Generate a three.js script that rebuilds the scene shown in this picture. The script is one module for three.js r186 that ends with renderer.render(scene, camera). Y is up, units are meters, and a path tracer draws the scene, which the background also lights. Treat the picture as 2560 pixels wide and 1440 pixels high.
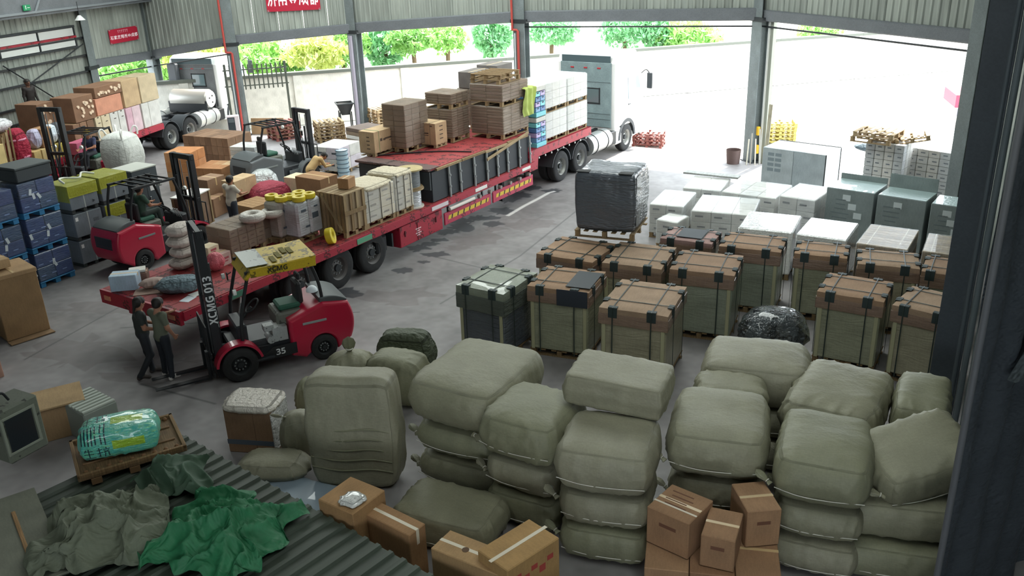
import * as THREE from 'three';
import { mergeGeometries, mergeVertices, toCreasedNormals } from 'three/addons/utils/BufferGeometryUtils.js';
import { RectAreaLightUniformsLib } from 'three/addons/lights/RectAreaLightUniformsLib.js';
import { MarchingCubes } from 'three/addons/objects/MarchingCubes.js';
import { ImprovedNoise } from 'three/addons/math/ImprovedNoise.js';

// ---------------------------------------------------------------- camera, light, exposure
const rad = THREE.MathUtils.degToRad, V3 = (x, y, z) => new THREE.Vector3(x, y, z);
const scene = new THREE.Scene();
const FOCAL = 2200, PITCH = rad(22), ROLL = rad(-2), CAM_H = 7.9;
const camera = new THREE.PerspectiveCamera(2 * Math.atan(720 / FOCAL) * 180 / Math.PI, 2560 / 1440, 0.1, 400);
const FWD = V3(0, -Math.sin(PITCH), -Math.cos(PITCH)), U0 = V3(0, Math.cos(PITCH), -Math.sin(PITCH)), R0 = V3(1, 0, 0);
const CR = R0.clone().multiplyScalar(Math.cos(ROLL)).addScaledVector(U0, Math.sin(ROLL));
const CU = U0.clone().multiplyScalar(Math.cos(ROLL)).addScaledVector(R0, -Math.sin(ROLL));
camera.position.set(0, CAM_H, 0);
camera.quaternion.setFromRotationMatrix(new THREE.Matrix4().makeBasis(CR, CU, FWD.clone().negate()));
const renderer = new THREE.WebGLRenderer({ antialias: true });
renderer.toneMapping = THREE.LinearToneMapping;
renderer.toneMappingExposure = 1.22;
renderer.shadowMap.enabled = true;
scene.background = new THREE.Color(0.86, 0.94, 1.0);
scene.backgroundIntensity = 6.5;
const sun = new THREE.DirectionalLight(0xfff3e2, 9);
sun.position.set(17, 46, -44); sun.target.position.set(0, 0, -24); scene.add(sun, sun.target);
sun.castShadow = true; sun.shadow.mapSize.set(4096, 4096); sun.shadow.radius = 2;
Object.assign(sun.shadow.camera, { left: -45, right: 45, top: 45, bottom: -45, near: 1, far: 140 });
RectAreaLightUniformsLib.init();
const SKYLIGHT = 4.4;      // radiance of the translucent roof panels built with the roof below

// ---------------------------------------------------------------- helpers
let seed = 7; const rnd = () => { seed = (seed * 1664525 + 1013904223) >>> 0; return seed / 4294967296; };
const rr = (a, b) => a + (b - a) * rnd();
const pick = (a) => a[Math.floor(rnd() * a.length)];
const noise = new ImprovedNoise(), ns = (x, y, z) => noise.noise(x + 17.3, y + 5.1, z + 9.7);
// where the line of sight through a point of the photograph meets a plane of the place
const sight = (px, py) => FWD.clone().addScaledVector(CR, (px - 1280) / FOCAL).addScaledVector(CU, -(py - 720) / FOCAL);
function at(px, py, h = 0) { const d = sight(px, py), t = (h - CAM_H) / d.y; return V3(d.x * t, h, d.z * t); }
class Frame {     // local x runs along the yaw, local z to its right
  constructor(ox, oz, deg) { this.ox = ox; this.oz = oz; this.deg = deg; this.yaw = rad(deg); this.c = Math.cos(this.yaw); this.s = Math.sin(this.yaw); }
  W(x, y, z) { return V3(this.ox + x * this.c + z * this.s, y, this.oz - x * this.s + z * this.c); }
  loc(v) { const dx = v.x - this.ox, dz = v.z - this.oz; return V3(dx * this.c - dz * this.s, v.y, dx * this.s + dz * this.c); }
  H(px, py, h) { return this.loc(at(px, py, h)); }
  V(px, py, zl) { const d = sight(px, py), n = [this.s, this.c], t = (zl + this.ox * n[0] + this.oz * n[1]) / (d.x * n[0] + d.z * n[1]); return this.loc(V3(d.x * t, CAM_H + d.y * t, d.z * t)); }
  U(px, py, xl) { const d = sight(px, py), n = [this.c, -this.s], t = (xl + this.ox * n[0] + this.oz * n[1]) / (d.x * n[0] + d.z * n[1]); return this.loc(V3(d.x * t, CAM_H + d.y * t, d.z * t)); }
}
// a level rectangle at height h from three or four of its corners in the photograph: near left, near right, far right, far left
function quad(h, a, b, c, d) {
  const A = at(...a, h), B = at(...b, h), C = c ? at(...c, h) : null, D = d ? at(...d, h) : null;
  const u = B.clone().sub(A); if (D && C) u.add(C.clone().sub(D)).multiplyScalar(0.5);
  const v = V3(0, 0, 0); let n = 0;
  if (C) { v.add(C.clone().sub(B)); n++; } if (D) { v.add(D.clone().sub(A)); n++; } if (n) v.multiplyScalar(1 / n);
  let yaw = Math.atan2(-u.z, u.x);
  if (n) { const y2 = Math.atan2(-v.z, v.x) - Math.PI / 2; let dy = y2 - yaw; while (dy > Math.PI) dy -= 2 * Math.PI; while (dy < -Math.PI) dy += 2 * Math.PI; yaw += dy * 0.4; }
  const ctr = V3(0, 0, 0), all = [A, B, C, D].filter(Boolean);
  if (C && D) all.forEach((p) => ctr.addScaledVector(p, 0.25)); else if (C) ctr.copy(A).add(C).multiplyScalar(0.5); else if (D) ctr.copy(B).add(D).multiplyScalar(0.5); else ctr.copy(A).add(B).multiplyScalar(0.5);
  return { x: ctr.x, z: ctr.z, w: u.length(), d: n ? v.length() : 0, yaw, h };
}
const used = {};
function numbered(name) { const n = used[name] ?? -1; used[name] = n + 1; return n < 0 ? name : name + '_' + String(n + 1).padStart(3, '0'); }
function shade(o) { o.traverse((m) => { if (m.isMesh) { m.castShadow = true; m.receiveShadow = true; } }); return o; }
function thing(name, label, category, p = [0, 0, 0], yaw = 0, group) {
  const o = new THREE.Group(); o.name = numbered(name); o.position.set(...(p.isVector3 ? [p.x, p.y, p.z] : p)); o.rotation.y = yaw;
  o.userData = { label, category }; if (group) o.userData.group = group; scene.add(o); return o;
}
function part(name, geo, mat, parent, p, r, label) {
  const m = new THREE.Mesh(geo, mat); m.name = name; m.castShadow = m.receiveShadow = true; parent.add(m);
  if (p) m.position.set(...p); if (r) m.rotation.set(...r); if (label) m.userData.label = label; return m;
}
function solo(name, geo, mat, label, category, p, yaw = 0, group) {
  const m = new THREE.Mesh(geo, mat); m.name = numbered(name); m.castShadow = m.receiveShadow = true; scene.add(m);
  if (p) m.position.set(...(p.isVector3 ? [p.x, p.y, p.z] : p)); m.rotation.y = yaw; m.userData = { label, category }; if (group) m.userData.group = group; return m;
}
function struct(name, geo, mat, label) {
  const m = geo ? new THREE.Mesh(geo, mat) : new THREE.Group(); m.name = numbered(name); m.castShadow = m.receiveShadow = true; scene.add(m);
  m.userData.kind = 'structure'; if (label) m.userData.label = label; return m;
}
// box with chamfered edges standing on y = 0, uv in metres
const boxCache = new Map();
function cbox(w, h, d, c = 0.008) {
  const key = [w, h, d, c].map((v) => v.toFixed(4)).join(); if (boxCache.has(key)) return boxCache.get(key);
  c = Math.min(c, w * 0.3, h * 0.3, d * 0.3);
  const H = [w / 2, h / 2, d / 2], pos = [], uv = [];
  const P = (sx, sy, sz, ax) => [sx, sy, sz].map((s, i) => s * (H[i] - (i === ax ? 0 : c)));
  const ctr = new THREE.Vector3(), n = new THREE.Vector3(), e1 = new THREE.Vector3(), e2 = new THREE.Vector3();
  const tri = (a, b, q) => {
    ctr.set((a[0] + b[0] + q[0]), (a[1] + b[1] + q[1]), (a[2] + b[2] + q[2]));
    e1.set(b[0] - a[0], b[1] - a[1], b[2] - a[2]); e2.set(q[0] - a[0], q[1] - a[1], q[2] - a[2]); n.crossVectors(e1, e2);
    const t = n.dot(ctr) < 0 ? [a, q, b] : [a, b, q]; const ax = [Math.abs(n.x), Math.abs(n.y), Math.abs(n.z)]; const k = ax.indexOf(Math.max(...ax));
    for (const p of t) { pos.push(p[0], p[1] + h / 2, p[2]); uv.push(k === 0 ? p[2] + d / 2 : p[0] + w / 2, k === 1 ? p[2] + d / 2 : p[1] + h / 2); }
  };
  const q4 = (a, b, q, r) => { tri(a, b, q); tri(a, q, r); };
  for (let ax = 0; ax < 3; ax++) {
    const o1 = (ax + 1) % 3, o2 = (ax + 2) % 3, mk = (s, s1, s2) => { const v = []; v[ax] = s; v[o1] = s1; v[o2] = s2; return v; };
    for (const s of [-1, 1]) q4(P(...mk(s, -1, -1), ax), P(...mk(s, 1, -1), ax), P(...mk(s, 1, 1), ax), P(...mk(s, -1, 1), ax));
    for (const s1 of [-1, 1]) for (const s2 of [-1, 1]) q4(P(...mk(-1, s1, s2), o1), P(...mk(1, s1, s2), o1), P(...mk(1, s1, s2), o2), P(...mk(-1, s1, s2), o2));
  }
  for (const x of [-1, 1]) for (const y of [-1, 1]) for (const z of [-1, 1]) tri(P(x, y, z, 0), P(x, y, z, 1), P(x, y, z, 2));
  const g = new THREE.BufferGeometry(); g.setAttribute('position', new THREE.Float32BufferAttribute(pos, 3)); g.setAttribute('uv', new THREE.Float32BufferAttribute(uv, 2)); g.computeVertexNormals();
  boxCache.set(key, g); return g;
}
const bx = (w, h, d, x = 0, y = 0, z = 0, c = 0.006) => cbox(w, h, d, c).clone().translate(x, y, z);
const flat = (g) => { let q = g.index ? g.toNonIndexed() : g; for (const k of Object.keys(q.attributes)) if (!['position', 'normal', 'uv'].includes(k)) q.deleteAttribute(k); if (!q.attributes.uv) q.setAttribute('uv', new THREE.Float32BufferAttribute(new Float32Array(q.attributes.position.count * 2), 2)); return q; };
const merge = (list) => mergeGeometries(list.map(flat));
const cyl = (r, h, n = 20, r2 = r) => new THREE.CylinderGeometry(r2, r, h, n);
function tube(pts, r, seg = 24, rs = 7, tension = 0.5) { return new THREE.TubeGeometry(new THREE.CatmullRomCurve3(pts.map((p) => (p.isVector3 ? p : V3(...p))), false, 'catmullrom', tension), seg, r, rs); }
function bar(a, b, w, t = w) {   // straight bar of rectangular section from a to b
  const A = V3(...a), B = V3(...b), L = A.distanceTo(B), g = cbox(w, L, t, Math.min(w, t) * 0.12).clone();
  g.applyQuaternion(new THREE.Quaternion().setFromUnitVectors(V3(0, 1, 0), B.clone().sub(A).normalize())); return g.translate(A.x, A.y, A.z);
}
function rod(a, b, r, n = 10) { const A = V3(...a), B = V3(...b), L = A.distanceTo(B), g = cyl(r, L, n).translate(0, L / 2, 0); g.applyQuaternion(new THREE.Quaternion().setFromUnitVectors(V3(0, 1, 0), B.clone().sub(A).normalize())); return g.translate(A.x, A.y, A.z); }
function extrude(pts, depth, bevel = 0.006) { const s = new THREE.Shape(pts.map((p) => new THREE.Vector2(p[0], p[1]))); return new THREE.ExtrudeGeometry(s, { depth, bevelEnabled: bevel > 0, bevelSize: bevel, bevelThickness: bevel, bevelSegments: 1, curveSegments: 10 }); }
const jitter = (hex, a = 0.06) => { const c = new THREE.Color(hex), k = 1 + rr(-a, a); return c.multiplyScalar(k); };

// ---------------------------------------------------------------- computed textures and materials
function hash(x, y, s) { let h = (x * 374761393 + y * 668265263 + s * 974634533) | 0; h = Math.imul(h ^ (h >>> 13), 1274126177); return ((h ^ (h >>> 16)) >>> 0) / 4294967296; }
function vnoise(u, v, nx, ny, s) { const x = u * nx, y = v * ny, x0 = Math.floor(x), y0 = Math.floor(y), f = (t) => t * t * (3 - 2 * t), fx = f(x - x0), fy = f(y - y0), h = (i, j) => hash(((i % nx) + nx) % nx, ((j % ny) + ny) % ny, s); return (h(x0, y0) * (1 - fx) + h(x0 + 1, y0) * fx) * (1 - fy) + (h(x0, y0 + 1) * (1 - fx) + h(x0 + 1, y0 + 1) * fx) * fy; }
function tex(size, fn, srgb = true, metres = 1) {
  const data = new Uint8Array(size * size * 4);
  for (let y = 0; y < size; y++) for (let x = 0; x < size; x++) { const c = fn(x / size, y / size), i = (y * size + x) * 4; const [r, g, b] = Array.isArray(c) ? c : [c, c, c]; data[i] = Math.max(0, Math.min(255, r * 255)); data[i + 1] = Math.max(0, Math.min(255, g * 255)); data[i + 2] = Math.max(0, Math.min(255, b * 255)); data[i + 3] = 255; }
  const t = new THREE.DataTexture(data, size, size); t.magFilter = THREE.LinearFilter; t.wrapS = t.wrapT = THREE.RepeatWrapping; if (srgb) t.colorSpace = THREE.SRGBColorSpace; t.repeat.set(1 / metres, 1 / metres); t.needsUpdate = true; return t;
}
function canvasTex(w, h, draw) { const c = document.createElement('canvas'); c.width = w; c.height = h; const g = c.getContext('2d'); draw(g, w, h); const t = new THREE.CanvasTexture(c); t.colorSpace = THREE.SRGBColorSpace; t.anisotropy = 4; return t; }
const T = {
  card: tex(256, (u, v) => 0.86 + 0.1 * vnoise(u, v, 6, 6, 1) + 0.05 * (vnoise(u, v, 90, 18, 2) - 0.5) + 0.05 * (vnoise(u, v, 128, 128, 3) - 0.5), true, 1.3),
  wrapBump: tex(256, (u, v) => 0.5 + 0.5 * (vnoise(u + 0.05 * vnoise(u, v, 5, 5, 9), v + 0.08 * vnoise(u, v, 4, 4, 4), 7, 42, 5) - 0.5) + 0.35 * (vnoise(u, v, 20, 90, 6) - 0.5), false, 1.2),
  crinkle: tex(256, (u, v) => { const a = vnoise(u, v, 12, 12, 7), b = vnoise(u, v, 34, 34, 8); return 0.5 + 0.6 * Math.abs(a - 0.5) + 0.35 * Math.abs(b - 0.5) - 0.2; }, false, 0.9),
  weave: tex(256, (u, v) => 0.9 + 0.06 * vnoise(u, v, 5, 5, 11) + 0.04 * (vnoise(u, v, 128, 24, 12) - 0.5) + 0.05 * (vnoise(u, v, 24, 128, 13) - 0.5), true, 0.8),
  cloth: tex(256, (u, v) => 0.5 + 0.4 * (vnoise(u, v, 8, 14, 14) - 0.5) + 0.3 * (vnoise(u, v, 30, 46, 15) - 0.5), false, 1),
  wood: tex(256, (u, v) => { const k = vnoise(u + 0.02 * vnoise(u, v, 3, 9, 3), v, 60, 4, 21); return 0.72 + 0.24 * k + 0.08 * (vnoise(u, v, 6, 6, 22) - 0.5); }, true, 0.6),
  metal: tex(256, (u, v) => 0.84 + 0.12 * vnoise(u, v, 7, 5, 31) + 0.08 * (vnoise(u, v, 60, 60, 32) - 0.5), true, 1.5),
  worn: tex(256, (u, v) => { const a = vnoise(u, v, 9, 9, 41), b = vnoise(u, v, 44, 44, 42); const d = a * 0.6 + b * 0.4 > 0.66 ? 0.55 : 0.95; return d * (0.94 + 0.06 * vnoise(u, v, 90, 90, 43)); }, true, 1.6),
  streak: tex(256, (u, v) => 0.8 + 0.12 * vnoise(u, v, 48, 3, 51) + 0.1 * (vnoise(u, v, 8, 3, 52) - 0.5), true, 2.2),
  rubber: tex(128, (u, v) => 0.8 + 0.25 * vnoise(u, v, 12, 12, 61), true, 0.5),
};
const matCache = new Map();
function M(color, rough = 0.8, o = {}) {
  const key = JSON.stringify([color, rough, Object.entries(o).map(([k, v]) => [k, v?.uuid ?? (v?.isVector2 ? v.toArray() : v)])]); if (matCache.has(key)) return matCache.get(key);
  const phys = ['clearcoat', 'transmission', 'sheen', 'ior', 'specularIntensity'].some((k) => k in o);
  const m = new (phys ? THREE.MeshPhysicalMaterial : THREE.MeshStandardMaterial)({ color, roughness: rough, ...o }); matCache.set(key, m); return m;
}
const card = (c) => M(c, 0.88, { map: T.card });
const CARD = { tan: card(0xb98f66), brown: card(0x9a7553), pale: card(0xcdb08a), orange: card(0xc98a58), kraft: card(0xa87f5d), pink: card(0xd79a86), dull: card(0x8d7a66), white: card(0xe4e2dc), grey: card(0xa9adac), yellow: card(0xd9bb7c), cream: card(0xe5d5b4) };
const WOOD = [M(0xb59a72, 0.85, { map: T.wood }), M(0xa1855f, 0.85, { map: T.wood }), M(0xc4ab84, 0.85, { map: T.wood })];
const STEEL = { dark: M(0x3a3f42, 0.55, { metalness: 0.4, map: T.metal }), black: M(0x22262a, 0.5, { map: T.metal }), column: M(0x7d8788, 0.6, { map: T.metal }), header: M(0x767b80, 0.65, { map: T.metal }), light: M(0x9aa0a2, 0.45, { metalness: 0.5, map: T.metal }), red: M(0xa3182e, 0.42, { map: T.worn }), pipe: M(0xb0443c, 0.5) };
const TRAILER_RED = M(0xb4233a, 0.5, { map: T.worn }), DECK_RED = M(0xa63a3c, 0.7, { map: T.worn });
const FILM = M(0xeef2f2, 0.22, { transparent: true, opacity: 0.28, bumpMap: T.wrapBump, bumpScale: 0.02, clearcoat: 0.6, side: THREE.DoubleSide });
const FILM_BLACK = M(0x5d636b, 0.32, { bumpMap: T.wrapBump, bumpScale: 0.03, clearcoat: 0.5 });
const FILM_YELLOW = M(0xb9bb3c, 0.3, { transparent: true, opacity: 0.62, bumpMap: T.crinkle, bumpScale: 0.03, clearcoat: 0.4, side: THREE.DoubleSide });
const BLACK = M(0x1b1d1f, 0.7), RUBBER = M(0x2a2b2c, 0.85, { map: T.rubber }), WHITE = M(0xe8e8e6, 0.5), GLASS = M(0xbfd0d6, 0.05, { transmission: 1, ior: 1.45 }), DARKGLASS = M(0x20282c, 0.08, { clearcoat: 1 }), CHROME = M(0xb9bec0, 0.25, { metalness: 0.9 });
// ---------------------------------------------------------------- the setting
const LW = new Frame(-18.67, -30.9, 74.4);                       // plane of the left wall
const plan = (v) => ({ x: v.x, z: v.z });
const lw = (px, py) => LW.V(px, py, 0);
const C = [];                                                    // columns 0..6 from the left wall round to the near right
for (const [px, py] of [[230, 200], [384, 160]]) { const l = lw(px, py), w = LW.W(l.x, 0, 0); C.push(plan(w)); }
C.push(plan(at(612, 338)), plan(at(908, 318)));
const c6 = at(1880, 402), c4 = at(908, 318);
{ const f = new Frame(c4.x, c4.z, Math.atan2(-(c6.z - c4.z), c6.x - c4.x) * 180 / Math.PI), l = f.V(1305, 150, 0), w = f.W(l.x, 0, 0); C.push(plan(w)); }
C.push(plan(c6), plan(at(2452, 115, 4.85)));
const NC = plan(at(2338, 1070));                                 // free-standing near column
function project(v) { const d = v.clone().sub(camera.position), z = d.dot(FWD); return [1280 + FOCAL * d.dot(CR) / z, 720 - FOCAL * d.dot(CU) / z]; }
function heightAt(p, py) { let lo = -2, hi = 14; for (let i = 0; i < 40; i++) { const m = (lo + hi) / 2; if (project(V3(p.x, m, p.z))[1] > py) lo = m; else hi = m; } return lo; }
const HEAD = [172, 146, 113, 82, 55, 51, 112].map((py, i) => heightAt(C[i], py));
const ROOF = 10.2;
const SEG = (i, j) => new Frame(C[i].x, C[i].z, Math.atan2(-(C[j].z - C[i].z), C[j].x - C[i].x) * 180 / Math.PI);
const segLen = (i, j) => Math.hypot(C[j].x - C[i].x, C[j].z - C[i].z);
const frontL = plan(LW.W(-40, 0, 0)), turn = { x: NC.x + 1.7, z: NC.z + 2.6 }, east = { x: C[6].x + 0.2, z: turn.z }, frontR = { x: NC.x + 1.75, z: frontL.z };

// floor with its stains, in metres from (FX, FZ)
const FX = -30, FZ = -46, FS = 56;
const floorTex = canvasTex(2048, 2048, (g, w, h) => {
  const n = 1024, img = g.createImageData(n, n);
  for (let y = 0; y < n; y++) for (let x = 0; x < n; x++) {
    const u = x / n, v = y / n, a = vnoise(u, v, 7, 7, 71), b = vnoise(u, v, 33, 33, 72), c = vnoise(u, v, 140, 140, 73), e = vnoise(u, v, 512, 512, 74);
    const k = 0.86 + 0.14 * (a - 0.5) + 0.16 * (b - 0.5) + 0.12 * (c - 0.5) + 0.1 * (e - 0.5), i = (y * n + x) * 4;
    img.data[i] = 156 * k; img.data[i + 1] = 152 * k; img.data[i + 2] = 152 * k; img.data[i + 3] = 255;
  }
  const c2 = document.createElement('canvas'); c2.width = c2.height = n; c2.getContext('2d').putImageData(img, 0, 0); g.drawImage(c2, 0, 0, w, h);
  const P = (px, py) => { const p = at(px, py); return [(p.x - FX) / FS * w, (p.z - FZ) / FS * h]; };
  const blot = (px, py, rx, ry, col, k = 0.3) => { g.fillStyle = col; g.beginPath(); for (let i = 0; i < 28; i++) { const t = i / 28 * Math.PI * 2, q = 1 + k * (hash(i, px | 0, 5) - 0.5) * 2 * 0.5; const [X, Y] = P(px + Math.cos(t) * rx * q + 0.25 * rx * Math.sin(3 * t), py + Math.sin(t) * ry * q - Math.cos(t) * rx * 0.1); i ? g.lineTo(X, Y) : g.moveTo(X, Y); } g.closePath(); g.fill(); };
  for (const [x, y, a, b] of [[866, 734, 37, 13], [1008, 676, 22, 8], [1046, 620, 26, 8], [1072, 610, 22, 6], [1088, 636, 34, 7], [1158, 568, 30, 12], [1150, 553, 26, 8], [1195, 545, 25, 7], [1257, 527, 28, 9], [1271, 497, 26, 10], [1235, 560, 22, 8], [1300, 488, 24, 8], [1380, 477, 22, 6], [1100, 600, 20, 5], [1120, 580, 28, 7], [1330, 470, 24, 7], [1060, 655, 14, 4], [1220, 545, 26, 6]]) blot(x, y, a, b, 'rgba(52,54,58,0.82)', 0.6);
  for (const [x, y, a, b] of [[1145, 620, 26, 7], [1240, 572, 24, 7], [1000, 740, 90, 22], [1190, 600, 70, 16], [1330, 560, 60, 18], [700, 800, 80, 20], [330, 760, 160, 30], [420, 930, 150, 26], [200, 880, 120, 40], [520, 900, 60, 14]]) blot(x, y, a, b, 'rgba(96,90,88,0.35)', 0.8);
  g.strokeStyle = 'rgba(226,224,220,0.85)'; g.lineWidth = 5; g.beginPath(); [[1268, 540], [1310, 515], [1345, 497], [1372, 482], [1388, 478]].forEach(([x, y], i) => { const [X, Y] = P(x, y); i ? g.lineTo(X, Y) : g.moveTo(X, Y); }); g.stroke();
  g.strokeStyle = 'rgba(70,70,72,0.6)'; g.lineWidth = 1.6;
  for (const l of [[[1080, 640], [1330, 700]], [[1450, 520], [1300, 640], [1100, 760]], [[300, 820], [900, 780]], [[350, 960], [540, 1010]], [[60, 900], [420, 700]]]) { g.beginPath(); l.forEach(([x, y], i) => { const [X, Y] = P(x, y); i ? g.lineTo(X, Y) : g.moveTo(X, Y); }); g.stroke(); }
});
floorTex.flipY = false;
const outline = [frontL, plan(LW.W(-8, 0, 0)), C[0], C[1], C[2], C[3], C[4], C[5], C[6], east, turn, frontR];
function slab(pts, y0, t) { const s = new THREE.Shape(pts.map((p) => new THREE.Vector2(p.x, -p.z))); const g = new THREE.ExtrudeGeometry(s, { depth: t, bevelEnabled: false }); g.rotateX(-Math.PI / 2); return g.translate(0, y0, 0); }
{
  const pts = [{ x: -30, z: 9 }, { x: -30, z: -30 }, { x: -19, z: -41 }, { x: C[2].x - 0.6, z: C[2].z - 0.5 }, { x: C[3].x, z: C[3].z - 0.6 }, { x: C[5].x + 0.3, z: C[5].z - 0.6 }, { x: C[6].x + 0.6, z: C[6].z - 0.4 }, { x: C[6].x + 0.6, z: 9 }];
  const g = slab(pts, -0.2, 0.2), p = g.attributes.position, uv = new Float32Array(p.count * 2);
  for (let i = 0; i < p.count; i++) { uv[i * 2] = (p.getX(i) - FX) / FS; uv[i * 2 + 1] = (p.getZ(i) - FZ) / FS; }
  g.setAttribute('uv', new THREE.BufferAttribute(uv, 2));
  struct('floor', g, M(0xffffff, 0.62, { map: floorTex }), 'grey concrete warehouse floor with dark oil stains');
}
struct('ground', bx(220, 0.3, 220, 0, -0.52, -60, 0.01), M(0xc9c6bd, 0.9, { map: T.card }), 'pale sunlit concrete yard outside');

// corrugated sheets, one mesh per sheet, foot following a sloping header
const SHEET = [M(0xa9b0a8, 0.55, { map: T.streak }), M(0xa2a9a1, 0.55, { map: T.streak }), M(0xb0b7ae, 0.55, { map: T.streak })];
function sheet(w, ya, yb, top, pitch = 0.25, dep = 0.035) {
  const prof = [], n = Math.max(1, Math.round(w / pitch)), p = w / n; for (let i = 0; i < n; i++) prof.push([i * p, 0], [(i + 0.55) * p, 0], [(i + 0.68) * p, dep], [(i + 0.87) * p, dep]); prof.push([w, 0]);
  const pos = [], uv = [], idx = []; prof.forEach(([x, z]) => { const y = ya + (yb - ya) * x / w; pos.push(x, y, z, x, top, z); uv.push(x, y, x, top); });
  for (let i = 0; i < prof.length - 1; i++) { const a = i * 2; idx.push(a, a + 2, a + 1, a + 1, a + 2, a + 3); }
  const k = pos.length / 3; pos.push(0, ya, -0.06, w, yb, -0.06, 0, top, -0.06, w, top, -0.06); uv.push(0, ya, w, yb, 0, top, w, top); idx.push(k, k + 2, k + 1, k + 1, k + 2, k + 3);
  const g = new THREE.BufferGeometry(); g.setAttribute('position', new THREE.Float32BufferAttribute(pos, 3)); g.setAttribute('uv', new THREE.Float32BufferAttribute(uv, 2)); g.setIndex(idx); const q = g.toNonIndexed(); q.computeVertexNormals(); return q;
}
function sheetWall(name, label, f, x0, x1, ha, hb, top) {
  const o = struct(name, null, null, label); o.position.set(f.ox, 0, f.oz); o.rotation.y = f.yaw;
  const n = Math.max(1, Math.round((x1 - x0) / 1.05)), w = (x1 - x0) / n;
  for (let i = 0; i < n; i++) part('panel', sheet(w - 0.012, ha + (hb - ha) * i / n, ha + (hb - ha) * (i + 1) / n, top), SHEET[i % 3], o, [x0 + i * w, 0, 0]);
  return o;
}
const wl = sheetWall('wall_left', 'grey-green corrugated steel wall with dark girts on the left', LW, -12, LW.loc(V3(C[0].x, 0, C[0].z)).x, 0, 0, ROOF);
const LX0 = LW.loc(V3(C[0].x, 0, C[0].z)).x, LX1 = LW.loc(V3(C[1].x, 0, C[1].z)).x;
for (const [px, py] of [[216, 139], [220, 179], [228, 228], [232, 262], [205, 96]]) { const y = lw(px, py).y; part('girt', bx(LX0 + 12, 0.07, 0.09, (LX0 - 12) / 2, y, 0.08), STEEL.black, wl); }
part('roof_girder', bx(LX1 + 12, 3.2, 0.5, (LX1 - 12) / 2, lw(120, 33).y, 0.3), STEEL.header, wl);
for (const k of [0.1, 0.9, 1.7]) part('purlin', bx(LX1 + 12, 0.08, 0.1, (LX1 - 12) / 2, lw(120, 33).y + k, 0.57), M(0x7d8488, 0.5), wl);
for (let i = 0; i < 5; i++) part('bracket', bar([-9 + i * 3.1, lw(120, 33).y + 0.1, 0.6], [-8 + i * 3.1, lw(120, 33).y + 1.4, 0.6], 0.06), M(0x7d8488, 0.5), wl);
part('diagonal_brace', rod([lw(0, 165).x, lw(0, 165).y, 0.14], [lw(110, 165).x, lw(110, 165).y - 1.2, 0.14], 0.025), STEEL.dark, wl);
part('diagonal_brace', rod([lw(200, 110).x, lw(200, 110).y, 0.14], [lw(60, 215).x, lw(60, 215).y, 0.14], 0.025), STEEL.dark, wl);
{ // strip window in the left wall: two rows of panes in a dark frame
  const x1 = lw(180, 86).x, x0 = -11.8, yb = lw(90, 134).y, yt = lw(90, 78).y, o = struct('window_1', null, null, 'long strip window with milky panes high in the left wall'); o.position.set(LW.ox, 0, LW.oz); o.rotation.y = LW.yaw;
  const n = 9, w = (x1 - x0) / n, h = (yt - yb) / 2;
  const pane = M(0xc4c8c6, 0.35, { clearcoat: 0.4 });
  for (let r = 0; r < 2; r++) for (let i = 0; i < n; i++) part('pane', bx(w - 0.09, h - 0.1, 0.03, x0 + (i + 0.5) * w, yb + r * h + 0.05, 0.1, 0.004), pane, o);
  for (let r = 0; r < 3; r++) part('window_frame', bx(x1 - x0 + 0.1, 0.08, 0.1, (x0 + x1) / 2, yb + r * h - 0.04, 0.1), r === 1 ? STEEL.red : STEEL.dark, o);
  for (let i = 0; i <= n; i++) part('mullion', bx(0.06, yt - yb, 0.09, x0 + i * w, yb, 0.1), STEEL.dark, o);
}
const names = ['back', 'rear', 'far', 'centre', 'opening', 'right'];
const labels = ['corrugated wall panel between the two leftmost columns, with a small red banner', 'corrugated wall above the white truck cab bay', 'corrugated wall above the bay with the large red banner', 'corrugated wall above the bay behind the pallet stacks', 'corrugated wall above the bay of the loaded red trailer', 'corrugated wall above the bright bay at the right'];
for (let i = 0; i < 6; i++) { const f = SEG(i, i + 1), L = segLen(i, i + 1), t = [0.34, 0.36, 0.4, 0.42, 0.42, 0.36][i]; sheetWall('wall_' + names[i], labels[i], f, 0, L, HEAD[i] + t, HEAD[i + 1] + t, ROOF);
  const hb = struct('trim', bar([0, HEAD[i] + t / 2, -0.02], [L, HEAD[i + 1] + t / 2, -0.02], t, 0.3), STEEL.header, ['header beam over the leftmost opening', 'header beam over the truck cab opening', 'header beam over the opening with the fence', 'header beam over the opening behind the crates', 'header beam over the main truck opening', 'header beam over the bright right opening'][i]); hb.position.set(f.ox, 0, f.oz); hb.rotation.y = f.yaw;
  if (i !== 2 && i !== 3) { const d = 0.34, r = struct('trim', rod([0, HEAD[i] - d * (i > 3 ? 0.55 : 1), 0], [L, HEAD[i + 1] - d * (i > 3 ? 0.55 : 1), 0], 0.03), STEEL.black, 'thin dark rail below the header beam'); r.position.set(f.ox, 0, f.oz); r.rotation.y = f.yaw; } }
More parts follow.
